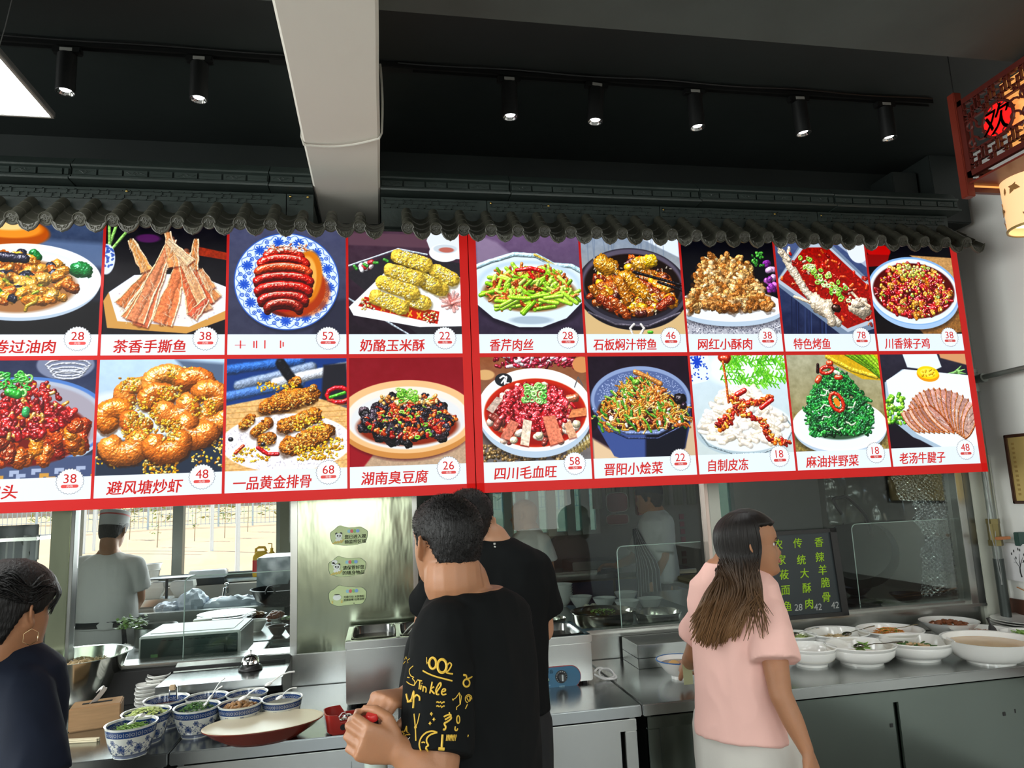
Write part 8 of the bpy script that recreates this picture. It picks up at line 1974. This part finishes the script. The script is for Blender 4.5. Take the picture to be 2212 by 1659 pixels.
limb(mb,[SHR,SHR*.5+ELR*.5,ELR],[.062,.056,.050]);limb(mb,[ELR,ELR*.6+WRR*.4,WRR],[.050,.046,.031])
# left hand wraps the bottle, right hand twists the red cap
BT = at_d(820,1570,1.475)        # bottle axis near the shoulder of the bottle
bdir = V((-.03,.10,-1)).normalized()
hand(mb,WRL,(at_d(800,1606,1.47)-WRL),V((.15,1,.05)),(.72,.72,.74,.78),1.0,-1,.8,.04)
hand(mb,WRR,(at_d(806,1513,1.545)-WRR),V((-.15,.10,-1)),(.85,.95,1.0,1.0),1.0,1,.95,.03)
legs(mb,c_(0,0,.86),AZ,.09,0,.10)
body = finish(remesh(mb,.0042,3),'body',M['skin'],p1)
hair_cap(T1,p1,M['hair'],.0045,15.5,11.2,5.4,.97,3,spikes=7000,sl=.006,sideburn=-1.5)
face_parts(T1,p1,M['hair'],only=(-1,))
mb = MB()
torso(mb,[(c_(0,.01,.78),.195,.148),(c_(0,.01,.92),.196,.152),(c_(0,.012,1.05),.196,.152),(c_(0,.005,1.18),.196,.145),(c_(0,0,1.27),.190,.132),(c_(0,-.008,1.325),.172,.115),(c_(-.010,-.010,1.365),.125,.100),(c_(-.015,-.008,1.385),.088,.086)],AZ,48)
hemL = SHL*.12+ELL*.88
limb(mb,[c_(-.10,-.005,1.30),SHL+V((.004,0,0))],[.085,.078]);limb(mb,[SHL,SHL*.5+hemL*.5,hemL],[.074,.082,.080],24,False);mb.ell(tuple(SHL),.074)
hemR = SHR*.2+ELR*.8
limb(mb,[c_(.08,-.005,1.29),SHR],[.085,.072]);limb(mb,[SHR,SHR*.5+hemR*.5,hemR],[.070,.070,.072],24,False);mb.ell(tuple(SHR),.070)
me = remesh(mb,.0062,4,'tshirt');displace(me,fold_fn(.0065,5,13,.5,2.));tee1 = finish(me,'t_shirt',M['tee'],p1)
mb = MB();legs(mb,c_(0,0,.84),AZ,.09,0,.118);torso(mb,[(c_(0,0,.70),.18,.14),(c_(0,0,.90),.185,.145)],AZ);finish(remesh(mb,.012,3),'trousers',M['darktr'],p1)
shoes(c_(0,0,.86),AZ,.11,0,p1,M['plasticblack'])
# printed drawings, laid onto the shirt surface
dg = bpy.context.evaluated_depsgraph_get();bvh = BVHTree.FromPolygons([v.co for v in tee1.data.vertices],[tuple(p.vertices) for p in tee1.data.polygons])
def on_shirt(px,py,bv=bvh):
 o = V((0,0,CAMH));d = ray(px,py).normalized();h = bv.ray_cast(o,d)
 return (h[0]+h[1]*.0012,h[1]) if h[0] is not None else None
def ink_line(mb,pts,r=.0022,close=False,k=4,bv=bvh):
 r *= .8
 P = smooth([V((a,b,0)) for a,b in pts],k) if k > 1 else [V((a,b,0)) for a,b in pts]
 run = []
 for p in P+([P[0]] if close else []):
  q = on_shirt(p.x,p.y,bv)
  if q is None or (run and (q[0]-run[-1]).length > .05):
   if len(run) > 1: mb.tube(run,r,5)
   run = []
   if q is None: continue
  run.append(q[0])
 if len(run) > 1: mb.tube(run,r,5)
def Z(x,y): return (740+x/6.9125,1440+y/6.9125)       # reading grid of the sleeve drawings
def circ(cx,cy,r,rt=1.,a0=0,a1=2*PI,n=12): return [(cx+r*math.cos(a0+(a1-a0)*j/n),cy+r*rt*math.sin(a0+(a1-a0)*j/n)) for j in range(n+1)]
pr_ = MB();L = lambda pts,r=.0020,**k: ink_line(pr_,[Z(*p) for p in pts],r,**k)
S2 = lambda pts,r=.0022,**k: ink_line(pr_,pts,r,**k)
# "1002" above the shirt's rule
S2([(922,1420),(923,1435)],.0012);S2([(921,1430),(925,1432)],.001)
S2(circ(935,1433,7.5,1.6),.0034);S2(circ(955,1439,9.5,1.5),.0036);S2([(966,1437),(971,1432),(975,1437),(969,1448),(964,1453),(978,1456)],.0022)
S2([(914,1449),(925,1455),(940,1461),(958,1466),(977,1471)],.0022)
# "Tinkle"
S2([(903,1469),(912,1471)],.0018);S2([(908,1471),(906,1489)],.002);S2([(911,1480),(909,1490)],.002);S2([(912,1476),(912.5,1477)],.0016)
S2([(915,1482),(914,1494)],.002);S2([(914,1486),(918,1484),(921,1488),(920,1496)],.002)
S2([(934,1473),(929,1498)],.0022);S2([(938,1484),(931,1489),(939,1499)],.0022)
S2([(943,1500),(942,1490),(948,1478),(952,1475),(952,1482),(944,1494),(944,1500),(949,1500)],.0022)
S2([(953,1495),(961,1493),(962,1489),(957,1489),(954,1496),(957,1501),(964,1499)],.0022)
# small star, crescent face on the shirt front edge
L([(860,-40),(900,-75),(870,-95),(935,-110),(955,-150),(965,-112),(1010,-120),(975,-92),(985,-55),(945,-80),(915,-40)],.0010,k=1)
L([(1060,-10),(1010,40),(1005,90),(1030,140),(1070,160),(1050,180),(1080,215),(1085,250),(1075,280),(1010,260),(965,225)],.0014);L([(975,160),(1005,165)],.0012)
L([(1075,280),(1120,210)],.0014)
# capricorn-like hooks
L([(960,410),(990,520),(1040,480),(1070,370),(1070,480),(1060,620)],.0028);L([(1070,470),(1110,425),(1150,450),(1155,510)],.0026);L([(975,525),(1040,515)],.0024)
# taurus sign
L([(1800,125),(1840,135),(1850,180),(1895,170),(1925,150)],.0022);L(circ(1845,245,45,1.25),.0026);L([(1800,125),(1830,130)],.003)
# aquarius waves
for dy in (0,60): L([(1400,560+dy-25),(1425,530+dy-5),(1440,555+dy-15),(1465,525+dy),(1480,558+dy-8),(1505,530+dy),(1525,540+dy-8)],.0019,k=1)
# bow
L([(1645,495),(1690,465),(1740,390),(1770,440),(1755,560),(1700,605),(1698,645)],.0012,k=1);L([(1740,390),(1750,570)],.001,k=1);L([(1640,495),(1650,490)],.003,k=1)
# rose
for r_ in (18,32,48): L(circ(1875,480,r_,1.25,.3*r_,.3*r_+4.6),.0012)
L([(1860,560),(1830,630)],.0014,k=1)
# compass line
L([(1075,705),(1092,890),(1100,1110)],.0018,k=1);L([(1155,700),(1128,830),(1085,930)],.0014,k=1);L(circ(1095,905,14),.0012)
# sparkles
for (x,y) in ((1328,708),(1365,790),(1308,850)):
 q = [(x,y-26),(x+6,y-5),(x+20,y),(x+6,y+5),(x,y+26),(x-6,y+5),(x-20,y),(x-6,y-5)];L(q,.0013,close=True,k=1);L([(x,y-12),(x,y+12)],.0028,k=1)
# scorpio/virgo-like sign
L([(1510,750),(1560,725),(1600,715),(1610,740),(1530,795)],.0024);L([(1600,740),(1620,770),(1570,820),(1520,850),(1540,900),(1525,940),(1500,935)],.0026);L([(1590,680),(1595,715)],.0018,k=1)
L(circ(1722,790,22,2.6),.0018);L([(1680,895),(1675,945),(1700,955),(1715,925)],.0018)
# five-pointed star
L([(962,890),(968,975),(1015,1015),(950,1020),(908,1068),(925,1000),(895,965),(935,968)],.0017,close=True,k=1)
# crescent moon with a face
L([(1415,985),(1340,965),(1250,990),(1180,1060),(1150,1160),(1175,1250),(1220,1310)],.0022);L([(1415,985),(1330,1010),(1270,1060),(1260,1120),(1285,1175),(1265,1190),(1250,1210),(1275,1250),(1310,1300),(1380,1310),(1435,1280)],.0022);L([(1185,1135),(1215,1128),(1235,1140)],.0018);L([(1240,1225),(1262,1220)],.0018)
# T-bar and scratches
L([(1492,1015),(1478,1215)],.0030,k=1);L([(1430,1222),(1520,1228)],.0042,k=1)
for j in range(7): x = 1545+j*22;L([(x+14,1015),(x,1110),(x+20,1030)],.0012,k=1)
L([(1870,1020),(1862,1050)],.0018,k=1);L([(865,1010),(858,1080)],.0014,k=1)
o = pr_.build('shirt_print',M['yellow'],tee1);
sk = MB();L = lambda pts,r=.0016,**k: ink_line(sk,[Z(*p) for p in pts],r,**k)
for rr in (4,12,20,27): L(circ(952,1108,rr,1.25),.0016,k=1)
L([(940,1140),(948,1165),(962,1168),(968,1140)],.0026,k=1);L([(985,1085),(1010,1060)],.0008,k=1)
sk.build('skull_print',mat('white_print',(.72,.74,.72),.6),tee1)
sk = MB();
for x,y in ((940,1112),(968,1116)): L([(x,y),(x+2,y+4)],.0024,k=1)
sk.build('skull_eyes',M['tee'],tee1)
# bottle with red cap
bt = thing('bottle','small clear glass bottle with black neck and red cap held by man','bottle',tuple(BT+bdir*.10))
capc = at_d(803,1541,1.498);botc = capc+bdir*.17+V((.015,.030,0));ax = (botc-capc).normalized()
Tb = Matrix.Translation(capc) @ ax.to_track_quat('Z','Y').to_matrix().to_4x4()
MB().lathe([(0,0),(.0115,0),(.0135,.003),(.0135,.013)],n=24,mx=Tb).build('cap',mat('red_cap',(.55,.02,.02),.3),bt)
MB().lathe([(.0125,.013),(.0125,.030),(.014,.036)],n=24,mx=Tb).build('neck_sleeve',M['plasticblack'],bt)
MB().lathe([(.0130,.036),(.017,.052),(.023,.072),(.0245,.085),(.0245,.165),(.021,.172),(0,.172)],n=32,mx=Tb).build('glass_body',mat('ribbed_pale_glass',(.50,.58,.52),.08,noise_amt=.1,coat=.5),bt)
# ---------------------------------------------------------------- man behind him in a plain black T-shirt (M2)
def stander(label,hd,headpx,headaz,az,neckpx,shz,waistz,R,sk,shirt_m,tr_m,hipz=.86,kh=1.,hair=None,fem=False,width=1.,voxel=.007,arms=None,hands=None,hem=.86,shoe=True,sleeve=.62,collar=True,fold=.004,legs_r=.09,pitch=0,eyes=(1,-1),sleeve_r=(.066,.07,.074),hem_scale=1.):
 """a standing figure: arms = ((shoulder, elbow, wrist) right, left) world points"""
 H = at_d(*headpx,hd);N = at_d(*neckpx,hd)
 o = thing('person',label,'person',(N.x,N.y,0));T = head_frame(H,headaz,pitch,0,kh)
 a0 = math.radians(az);rx = V((math.cos(a0),-math.sin(a0),0));fw = V((math.sin(a0),math.cos(a0),0))
 C = lambda dx,df,z: V((N.x,N.y,z))+rx*dx+fw*df
 hw,hdp,ww,wd = R
 mb = MB();add_head(mb,T,width,(1,1),.8 if fem else 1.)
 nr = .050 if fem else .060
 limb(mb,[T @ V((0,-.025,.06)),T @ V((0,-.03,.01)),N,C(0,-.01,shz+.02)],[nr*.95,nr*.95,nr,nr*1.25])
 torso(mb,[(C(0,0,hipz-.05),ww*1.02,wd),(C(0,0,hipz+.1),ww,wd),(C(0,0,(hipz+shz)/2+.05),(hw+ww)/2*.95,hdp),(C(0,0,shz-.1),hw*.92,hdp),(C(0,-.005,shz-.02),hw*.8,hdp*.8),(C(0,-.005,shz+.04),.07,.06)],az)
 for k,A in enumerate(arms):
  s_,e_,w_ = A;r0 = .044 if fem else .052
  limb(mb,[s_,s_*.5+e_*.5,e_],[r0*1.05,r0*.95,r0*.80]);limb(mb,[e_,e_*.6+w_*.4,w_],[r0*.80,r0*.76,r0*.50])
  hd_,hn_,curl,sd = hands[k];hand(mb,w_,hd_,hn_,curl,.88 if fem else 1.,sd,.35)
 legs(mb,C(0,0,hipz),az,.085,0,legs_r)
 finish(remesh(mb,voxel,3),'body',sk,o)
 mb = MB()
 torso(mb,[(C(0,0,hem),ww*1.12*hem_scale,wd*1.2*hem_scale),(C(0,0,hem+.12),ww*1.10*(hem_scale*.5+.5),wd*1.18),(C(0,0,(hem+shz)/2+.02),(hw+ww)/2*1.04,hdp*1.12),(C(0,0,shz-.12),hw*1.03,hdp*1.10),(C(0,0,shz-.04),hw*.97,hdp*.98),(C(0,-.008,shz+.0),hw*.72,hdp*.80),(C(0,-.008,shz+.035),.082,.075)],az,48)
 for A in arms:
  s_,e_,w_ = A;h_ = s_*(1-sleeve)+e_*sleeve
  limb(mb,[C(0,0,shz-.03)*.45+s_*.55,s_],[sleeve_r[0],sleeve_r[0]]);limb(mb,[s_,s_*.5+h_*.5,h_],list(sleeve_r),24,False);mb.ell(tuple(s_),sleeve_r[0])
 me = remesh(mb,max(voxel,.0065),4,'shirt');displace(me,fold_fn(fold,5.5,14,.5,hd*3));sh_ = finish(me,'t_shirt' if shirt_m is not M['chefw'] else 'uniform_jacket',shirt_m,o)
 mb = MB();legs(mb,C(0,0,hipz),az,.085,0,legs_r*1.16,stance=.11);torso(mb,[(C(0,0,hipz-.14),ww*1.03,wd*1.05),(C(0,0,hipz+.06),ww*1.02,wd*1.04)],az)
 me = remesh(mb,.012,3);displace(me,fold_fn(.004,6,14,.5,hd));finish(me,'trousers',tr_m,o)
 if shoe: shoes(C(0,0,hipz),az,.11,0,o,M['plasticblack'])
 return o,T,C,rx,fw,sh_
D2 = 2.46
shR = at_d(1150,1232,2.46);elR = at_d(1172,1362,2.50);wrR = at_d(1120,1370,2.68)
shL = at_d(962,1250,2.44);elL = at_d(918,1345,2.52);wrL = at_d(960,1370,2.70)
p2,T2,C2,rx2,fw2,tee2 = stander('taller man in plain black T-shirt facing the counter behind the stout man',D2,(1014,1128),12,6,(1058,1176),1.43,1.0,(.20,.125,.165,.12),M['skinl'],M['tee'],M['darktr'],
 arms=((shR,elR,wrR),(shL,elL,wrL)),hands=(((-.2,1,.02),(-.6,0,-.8),(.4,)*4,-1),((.2,1,.02),(.6,0,-.8),(.4,)*4,1)),hem=.90,sleeve=.66,sleeve_r=(.074,.080,.088),fold=.006)
hair_cap(T2,p2,M['hair'],.005,15.5,10.8,3.2,1.,8,spikes=5000,sl=.008)
b2 = BVHTree.FromPolygons([v.co for v in tee2.data.vertices],[tuple(p.vertices) for p in tee2.data.polygons])
mb = MB();ink_line(mb,[(1066,1175),(1070,1175)],.004,k=1,bv=b2);ink_line(mb,[(1067,1181),(1071,1182)],.003,k=1,bv=b2);mb.build('neck_label',mat('pale_label',(.6,.6,.55),.6),p2)
# ---------------------------------------------------------------- long-haired woman in pink (W1)
D3 = 2.42
sR = at_d(1658,1330,2.32);eR = at_d(1686,1500,2.18);wR = at_d(1742,1620,2.12)
sL = at_d(1534,1322,2.55);eL = at_d(1499,1412,2.62);wL = at_d(1484,1440,2.78)
p3,T3,C3,rx3,fw3,tee3 = stander('woman with long brown-tipped hair in loose pink T-shirt looking right',D3,(1618,1176),104,42,(1583,1268),1.325,1.0,(.155,.095,.130,.105),M['skin'],M['pink'],M['trouser'],hipz=.82,kh=.985,fem=True,
 arms=((sR,eR,wR),(sL,eL,wL)),hands=(((.33,-.02,-1),(-.5,.5,-.1),(.18,.2,.25,.3),-1),((.25,1,-.1),(.7,.1,-.5),(.5,)*4,1)),hem=.80,sleeve=.60,sleeve_r=(.062,.074,.080),fold=.009,voxel=.0055,legs_r=.082,hem_scale=1.12,pitch=2)
hm = mat('brown_tipped_hair',(.035,.018,.009),.48,noise_amt=.6,noise_scale=40,stretch=(1,1,.1))
nt_ = hm.node_tree;nn_ = nt_.nodes;ll = nt_.links;pb_ = nn_['Principled BSDF']
geo = nn_.new('ShaderNodeNewGeometry');spz = nn_.new('ShaderNodeSeparateXYZ');ll.new(geo.outputs['Position'],spz.inputs[0]);mrz = nn_.new('ShaderNodeMapRange');mrz.inputs['From Min'].default_value = 1.38;mrz.inputs['From Max'].default_value = 1.12
ll.new(spz.outputs[2],mrz.inputs[0]);mxh = nn_.new('ShaderNodeMix');mxh.data_type = 'RGBA';mxh.inputs[6].default_value = (.0055,.0035,.0025,1);mxh.inputs[7].default_value = (.21,.105,.04,1);ll.new(mrz.outputs[0],mxh.inputs[0]);ll.new(mxh.outputs[2],pb_.inputs['Base Color'])
pb_.inputs['Specular IOR Level'].default_value = .35
hair_cap(T3,p3,hm,.013,16.8,9.0,1.0,1.,5,s1=-.05,ramp=.35)
face_parts(T3,p3,hm,lips=(.50,.16,.13))
R3 = random.Random(4);long_ = MB()
back = (T3.to_3x3() @ V((0,-1,0))).normalized();hc = T3 @ V((0,-.02,.12));tb = -fw3
bvt = BVHTree.FromPolygons([v.co for v in tee3.data.vertices],[tuple(p.vertices) for p in tee3.data.polygons])
up_c = T3 @ V((0,-.006,.115))
def lock(a,end,sh,r0,n_side=6,z0=21.6,tipr=.0004,mid=9.0):
 w = lambda z,k,t_: T3 @ (head_pt(z,a*t_+(-PI/2)*(1-t_) if t_ < 1 else a,k)+V((0,0,.011*max(0,(z-17)/5.5))))
 P = [w(z0,.010,1),w(19.3,.0145,1),w(15.5,.0165,1),w(mid,.0175,1),(w(mid,.0175,1)*.35+sh*.65)+V((0,0,.012)),sh,sh*.45+end*.55,end]
 P2 = []
 for pt in smooth(P,4):
  h = bvt.find_nearest(pt)
  if h[0] is not None and (pt-h[0]).dot(h[1]) < .006: pt = h[0]+h[1]*(.006+.007*R3.random())
  P2.append(pt)
 n = len(P2);long_.tube(P2,[r0 if k < n*.72 else r0*(1-(k-n*.72)/(n*.28))**.7+tipr for k in range(n)],n_side,flat=.4)
for i in range(620):
 u = R3.random();a = math.radians(4-215*u)          # right temple, round the back, to the left side
 v = min(1,max(0,(1-u)+R3.uniform(-.12,.12)))
 e = at_d(1497+92*v+R3.uniform(-8,8),1402-30*abs(v-.45)*1.6+R3.uniform(-50,6),2.30+.02*R3.random())
 sh = at_d(1534+92*v+R3.uniform(-6,6),1282+R3.uniform(-12,12),2.30+.03*R3.random())
 lock(a,e,sh,R3.uniform(.0028,.0056),5)
for i in range(46):      # thinner locks over the near shoulder
 a = math.radians(R3.uniform(-25,10));e = at_d(R3.uniform(1596,1672),R3.uniform(1315,1385),2.22);sh = at_d(R3.uniform(1612,1648),1278+R3.uniform(-8,8),2.28)
 lock(a,e,sh,R3.uniform(.0012,.0030),5,tipr=.0003)
lo = long_.build('long_hair',hm,p3,smooth=True);lo['kind'] = 'stuff'
# banknote held at the bowl
nb = at_d(1486,1452,2.70);tag(MB().bbox((nb.x-.02,nb.y-.001,nb.z-.045),(nb.x+.018,nb.y+.001,nb.z+.03),.0006,).build('paper_slip',mat('greenish_paper',(.55,.60,.35),.6)),'small greenish paper slip held by the woman at the soup bowl','paper')
# ---------------------------------------------------------------- woman in navy at the left edge (W0)
D0 = 1.74
s0 = at_d(50,1494,1.68);e0 = at_d(84,1690,1.60);w0 = at_d(150,1760,1.75)
s0l = at_d(-170,1500,1.74);e0l = at_d(-240,1720,1.74);w0l = at_d(-200,1800,1.9)
p0,T0,C0,rx0,fw0,tee0 = stander('woman with tied dark hair, hoop earring and navy shirt at left edge',D0,(20,1318),26,8,(-32,1432),1.29,1.0,(.185,.115,.16,.13),M['skin'],M['navy'],M['darktr'],hipz=.80,kh=1.0,fem=True,
 arms=((s0,e0,w0),(s0l,e0l,w0l)),hands=(((0,1,-.2),(-.6,0,-.8),(.4,)*4,-1),((0,1,-.2),(.6,0,-.8),(.4,)*4,1)),hem=.75,sleeve=.97,sleeve_r=(.066,.068,.068),fold=.005,voxel=.0055,pitch=-4)
hair_cap(T0,p0,M['hair'],.014,13.8,10.2,3.0,1.,12,sideburn=-.5)
face_parts(T0,p0,M['hair'],only=(1,))
mb = MB();R0_ = random.Random(9)
for i in range(90):     # swept strands towards the bun, and the fringe
 a = math.radians(R0_.uniform(20,160));p = T0 @ head_pt(R0_.uniform(14.5,20),a,.013);q = T0 @ head_pt(R0_.uniform(15,21),-PI/2+R0_.uniform(-.8,.8),.016);m_ = T0 @ (head_pt(21.5,a*.3-.3,.016)+V((0,0,.008)))
 r_ = T0 @ head_pt(R0_.uniform(13,17),PI*.0-.2,.015)
 mb.tube(smooth([p,p*.5+r_*.5+(r_-(T0 @ V((0,-.006,.115)))).normalized()*.012,r_,r_*.4+q*.6+(q-(T0 @ V((0,-.006,.115)))).normalized()*.02,q],4),R0_.uniform(.002,.004),5,flat=.5)
for i in range(26):
 a = math.radians(R0_.uniform(30,62));p = T0 @ head_pt(17.5,a,.012);e = T0 @ head_pt(R0_.uniform(9.5,12),math.radians(R0_.uniform(28,50)),.006)
 mb.tube(smooth([p,T0 @ head_pt(14.5,a,.016),e],5),[.003]*10+[.0006],5,flat=.5)
o = mb.build('hair_strands',M['hair'],p0,smooth=True);o['kind'] = 'stuff'
MB().ell((0,0,0),(.045,.035,.042),mx=T0 @ Matrix.Translation((0,-.125,.15)),n=18,m_=12).build('hair_bun',M['hair'],p0,smooth=True)
MB().tube([T0 @ (V((.0795,-.002,.050))+V((.004*math.sin(t),.019*math.sin(t),.019*math.cos(t)))) for t in [j*2*PI/6 for j in range(7)]],.0009,6).build('hoop_earring',mat('gold_ring',(.8,.62,.35),.15,1.),p0)
for s_ in (1,-1):
 mb = MB();secs = []
 for j in range(9):
  t = j/8;an = -PI/2+s_*PI*t*.93;c0_ = C0(.075*math.cos(an),-.005+.070*math.sin(an),1.335);ou = rx0*math.cos(an)+fw0*math.sin(an)
  secs.append([c0_,c0_+V((0,0,.024)),c0_+ou*.004+V((0,0,.026)),c0_+ou*.030+V((0,0,-.022)),c0_+ou*.027+V((0,0,-.024))])
 mb.loft(secs);mb.build('collar',M['navy'],p0,angle=50)
# ================================================================== cooks behind the glass
# cook with paper cap, seen from behind (left)
DC = 4.85
sR = at_d(292,1222,DC);eR = at_d(300,1292,DC+.05);wR = at_d(276,1335,DC+.18)
sL = at_d(178,1222,DC);eL = at_d(160,1300,DC+.1);wL = at_d(190,1340,DC+.25)
wz = at_d(230,1340,DC).z
pc,Tc,Cc,rxc,fwc,jk = stander('cook in white uniform and white cap seen from behind at left window',DC,(245,1146),10,4,(236,1196),1.30,1.0,(.19,.12,.175,.13),M['skin'],M['chefw'],M['chefw'],hipz=.82,kh=1.0,
 arms=((sR,eR,wR),(sL,eL,wL)),hands=(((-.2,1,-.1),(-.6,0,-.8),(.5,)*4,-1),((.2,1,-.1),(.6,0,-.8),(.5,)*4,1)),hem=.84,sleeve=.66,sleeve_r=(.07,.078,.086),fold=.005,voxel=.009,pitch=-12)
hair_cap(Tc,pc,M['hair'],.008,15,8.5,4.0,1.,3)
capT = Tc @ Matrix.Translation((0,-.008,.148));sx_,sy_ = .083,.105
MB().loft([[capT @ V((sx_*k*math.cos(t),sy_*k*math.sin(t),z)) for t in [j*2*PI/40 for j in range(40)]] for k,z in ((1.02,-.012),(1.03,.03),(1.06,.085),(1.06,.09),(.9,.096),(.3,.085))]).build('cook_cap',mat('white_cap_paper',(.50,.50,.50),.8),pc)
MB().loft([[capT @ V((sx_*k*math.cos(t),sy_*k*math.sin(t),z)) for t in [j*2*PI/40 for j in range(40)]] for k,z in ((1.055,.058),(1.06,.068))],cap=False).build('red_cap_band',mat('red_band',(.45,.04,.03),.6),pc)
a = MB();a.loft([ring_pts(Cc(0,0,wz-.02),4,.205,.155),ring_pts(Cc(0,0,wz+.02),4,.205,.155)],cap=False);a.build('apron_tie',mat('dark_apron',(.015,.018,.02),.8),pc)
a = MB();n = 10
for k in range(3): a.tube([Cc(.16+.008*k,-.14,wz-.01),Cc(.175+.01*k,-.15,wz-.12),Cc(.17+.016*k,-.145,wz-.24)],.006,5)
a.build('apron_strings',mat('dark_apron',(.015,.018,.02),.8),pc)
# second cook: white jacket, striped apron, facing left
DK = 5.55
sN = at_d(1436,1128,DK-.12);eN = at_d(1434,1205,DK-.2);wN = at_d(1408,1262,DK-.25)
sF = at_d(1400,1130,DK+.2);eF = at_d(1370,1205,DK+.2);wF = at_d(1330,1222,DK+.1)
pk,Tk,Ck,rxk,fwk,jk2 = stander('second cook in white jacket and striped apron facing left, right kitchen',DK,(1402,1078),-60,-62,(1414,1108),1.405,1.0,(.19,.125,.16,.13),M['skin'],M['chefw'],M['darktr'],hipz=.88,kh=1.0,
 arms=((sF,eF,wF),(sN,eN,wN)),hands=(((-1,.2,.1),(0,-.4,-.9),(.4,)*4,1),((-.1,-.05,-1),(-.8,.4,0),(.2,.25,.3,.3),1)),hem=.90,sleeve=.85,sleeve_r=(.072,.080,.082),fold=.007,voxel=.009)
hair_cap(Tk,pk,M['hair'],.008,15,8.5,4.0,1.,3)
capT = Tk @ Matrix.Translation((0,-.004,.155));MB().loft([[capT @ V((.082*k*math.cos(t),.105*k*math.sin(t),z)) for t in [j*2*PI/36 for j in range(36)]] for k,z in ((1.03,-.01),(1.04,.04),(.9,.07),(.4,.085))]).build('dark_cap',M['navy'],pk)
# apron: front half of the torso, down to the knees, with pin stripes as a woven pattern
strm = bpy.data.materials.new('pin_striped_apron_cloth');strm.use_nodes = True;n = strm.node_tree.nodes;l = strm.node_tree.links;b = n['Principled BSDF'];b.inputs['Roughness'].default_value = .8
uvn = n.new('ShaderNodeUVMap');sp2 = n.new('ShaderNodeSeparateXYZ');l.new(uvn.outputs[0],sp2.inputs[0]);mm = n.new('ShaderNodeMath');mm.operation = 'FRACT';mu = n.new('ShaderNodeMath');mu.operation = 'MULTIPLY';mu.inputs[1].default_value = 22;l.new(sp2.outputs[0],mu.inputs[0]);l.new(mu.outputs[0],mm.inputs[0])
gt = n.new('ShaderNodeMath');gt.operation = 'GREATER_THAN';gt.inputs[1].default_value = .84;l.new(mm.outputs[0],gt.inputs[0]);mx = n.new('ShaderNodeMix');mx.data_type = 'RGBA';mx.inputs[6].default_value = (.012,.014,.022,1);mx.inputs[7].default_value = (.42,.43,.45,1);l.new(gt.outputs[0],mx.inputs[0]);l.new(mx.outputs[2],b.inputs['Base Color'])
vs = [];NA,NR = 24,12
for j in range(NR+1):
 z = .42+(1.30-.42)*j/NR;k = 1.0 if z < 1.05 else 1-.55*(z-1.05)/.25
 for i in range(NA+1):
  t = PI/2+(i/NA-.5)*PI*1.12*k;flare = .03*(1.0-min(1,z));vs.append(Ck((.215+flare)*math.cos(t),(.175+flare+.008*math.sin(i*1.3))*math.sin(t),z))
me = bpy.data.meshes.new('striped_apron');me.from_pydata([tuple(v) for v in vs],[],[(j*(NA+1)+i,j*(NA+1)+i+1,(j+1)*(NA+1)+i+1,(j+1)*(NA+1)+i) for j in range(NR) for i in range(NA)]);uv = me.uv_layers.new(name='uv')
for p in me.polygons:
 for li in p.loop_indices: vi = me.loops[li].vertex_index;uv.data[li].uv = ((vi % (NA+1))/NA,(vi//(NA+1))/NR)
ap = link(me,'striped_apron',strm,pk,180);ap.modifiers.new('s','SOLIDIFY').thickness = .004
# third kitchen hand, mostly hidden behind the second man
DM = 5.1
sN = at_d(1172,1172,DM-.1);eN = at_d(1186,1232,DM-.12);wN = at_d(1150,1255,DM-.1);sF = at_d(1120,1170,DM+.2);eF = at_d(1095,1235,DM+.2);wF = at_d(1080,1255,DM+.1)
stander('kitchen hand in white uniform, mostly hidden behind the second man',DM,(1132,1112),-60,-70,(1142,1150),1.33,1.0,(.18,.12,.16,.13),M['skin'],M['chefw'],M['darktr'],hipz=.85,arms=((sF,eF,wF),(sN,eN,wN)),hands=(((-1,.2,.1),(0,-.4,-.9),(.4,)*4,1),((-1,.1,-.2),(0,.4,-.9),(.3,)*4,1)),hem=.86,sleeve=.7,sleeve_r=(.068,.076,.080),fold=.006,voxel=.010)
for o in list(bpy.data.objects):
 if '_off' in o: del o['_off']
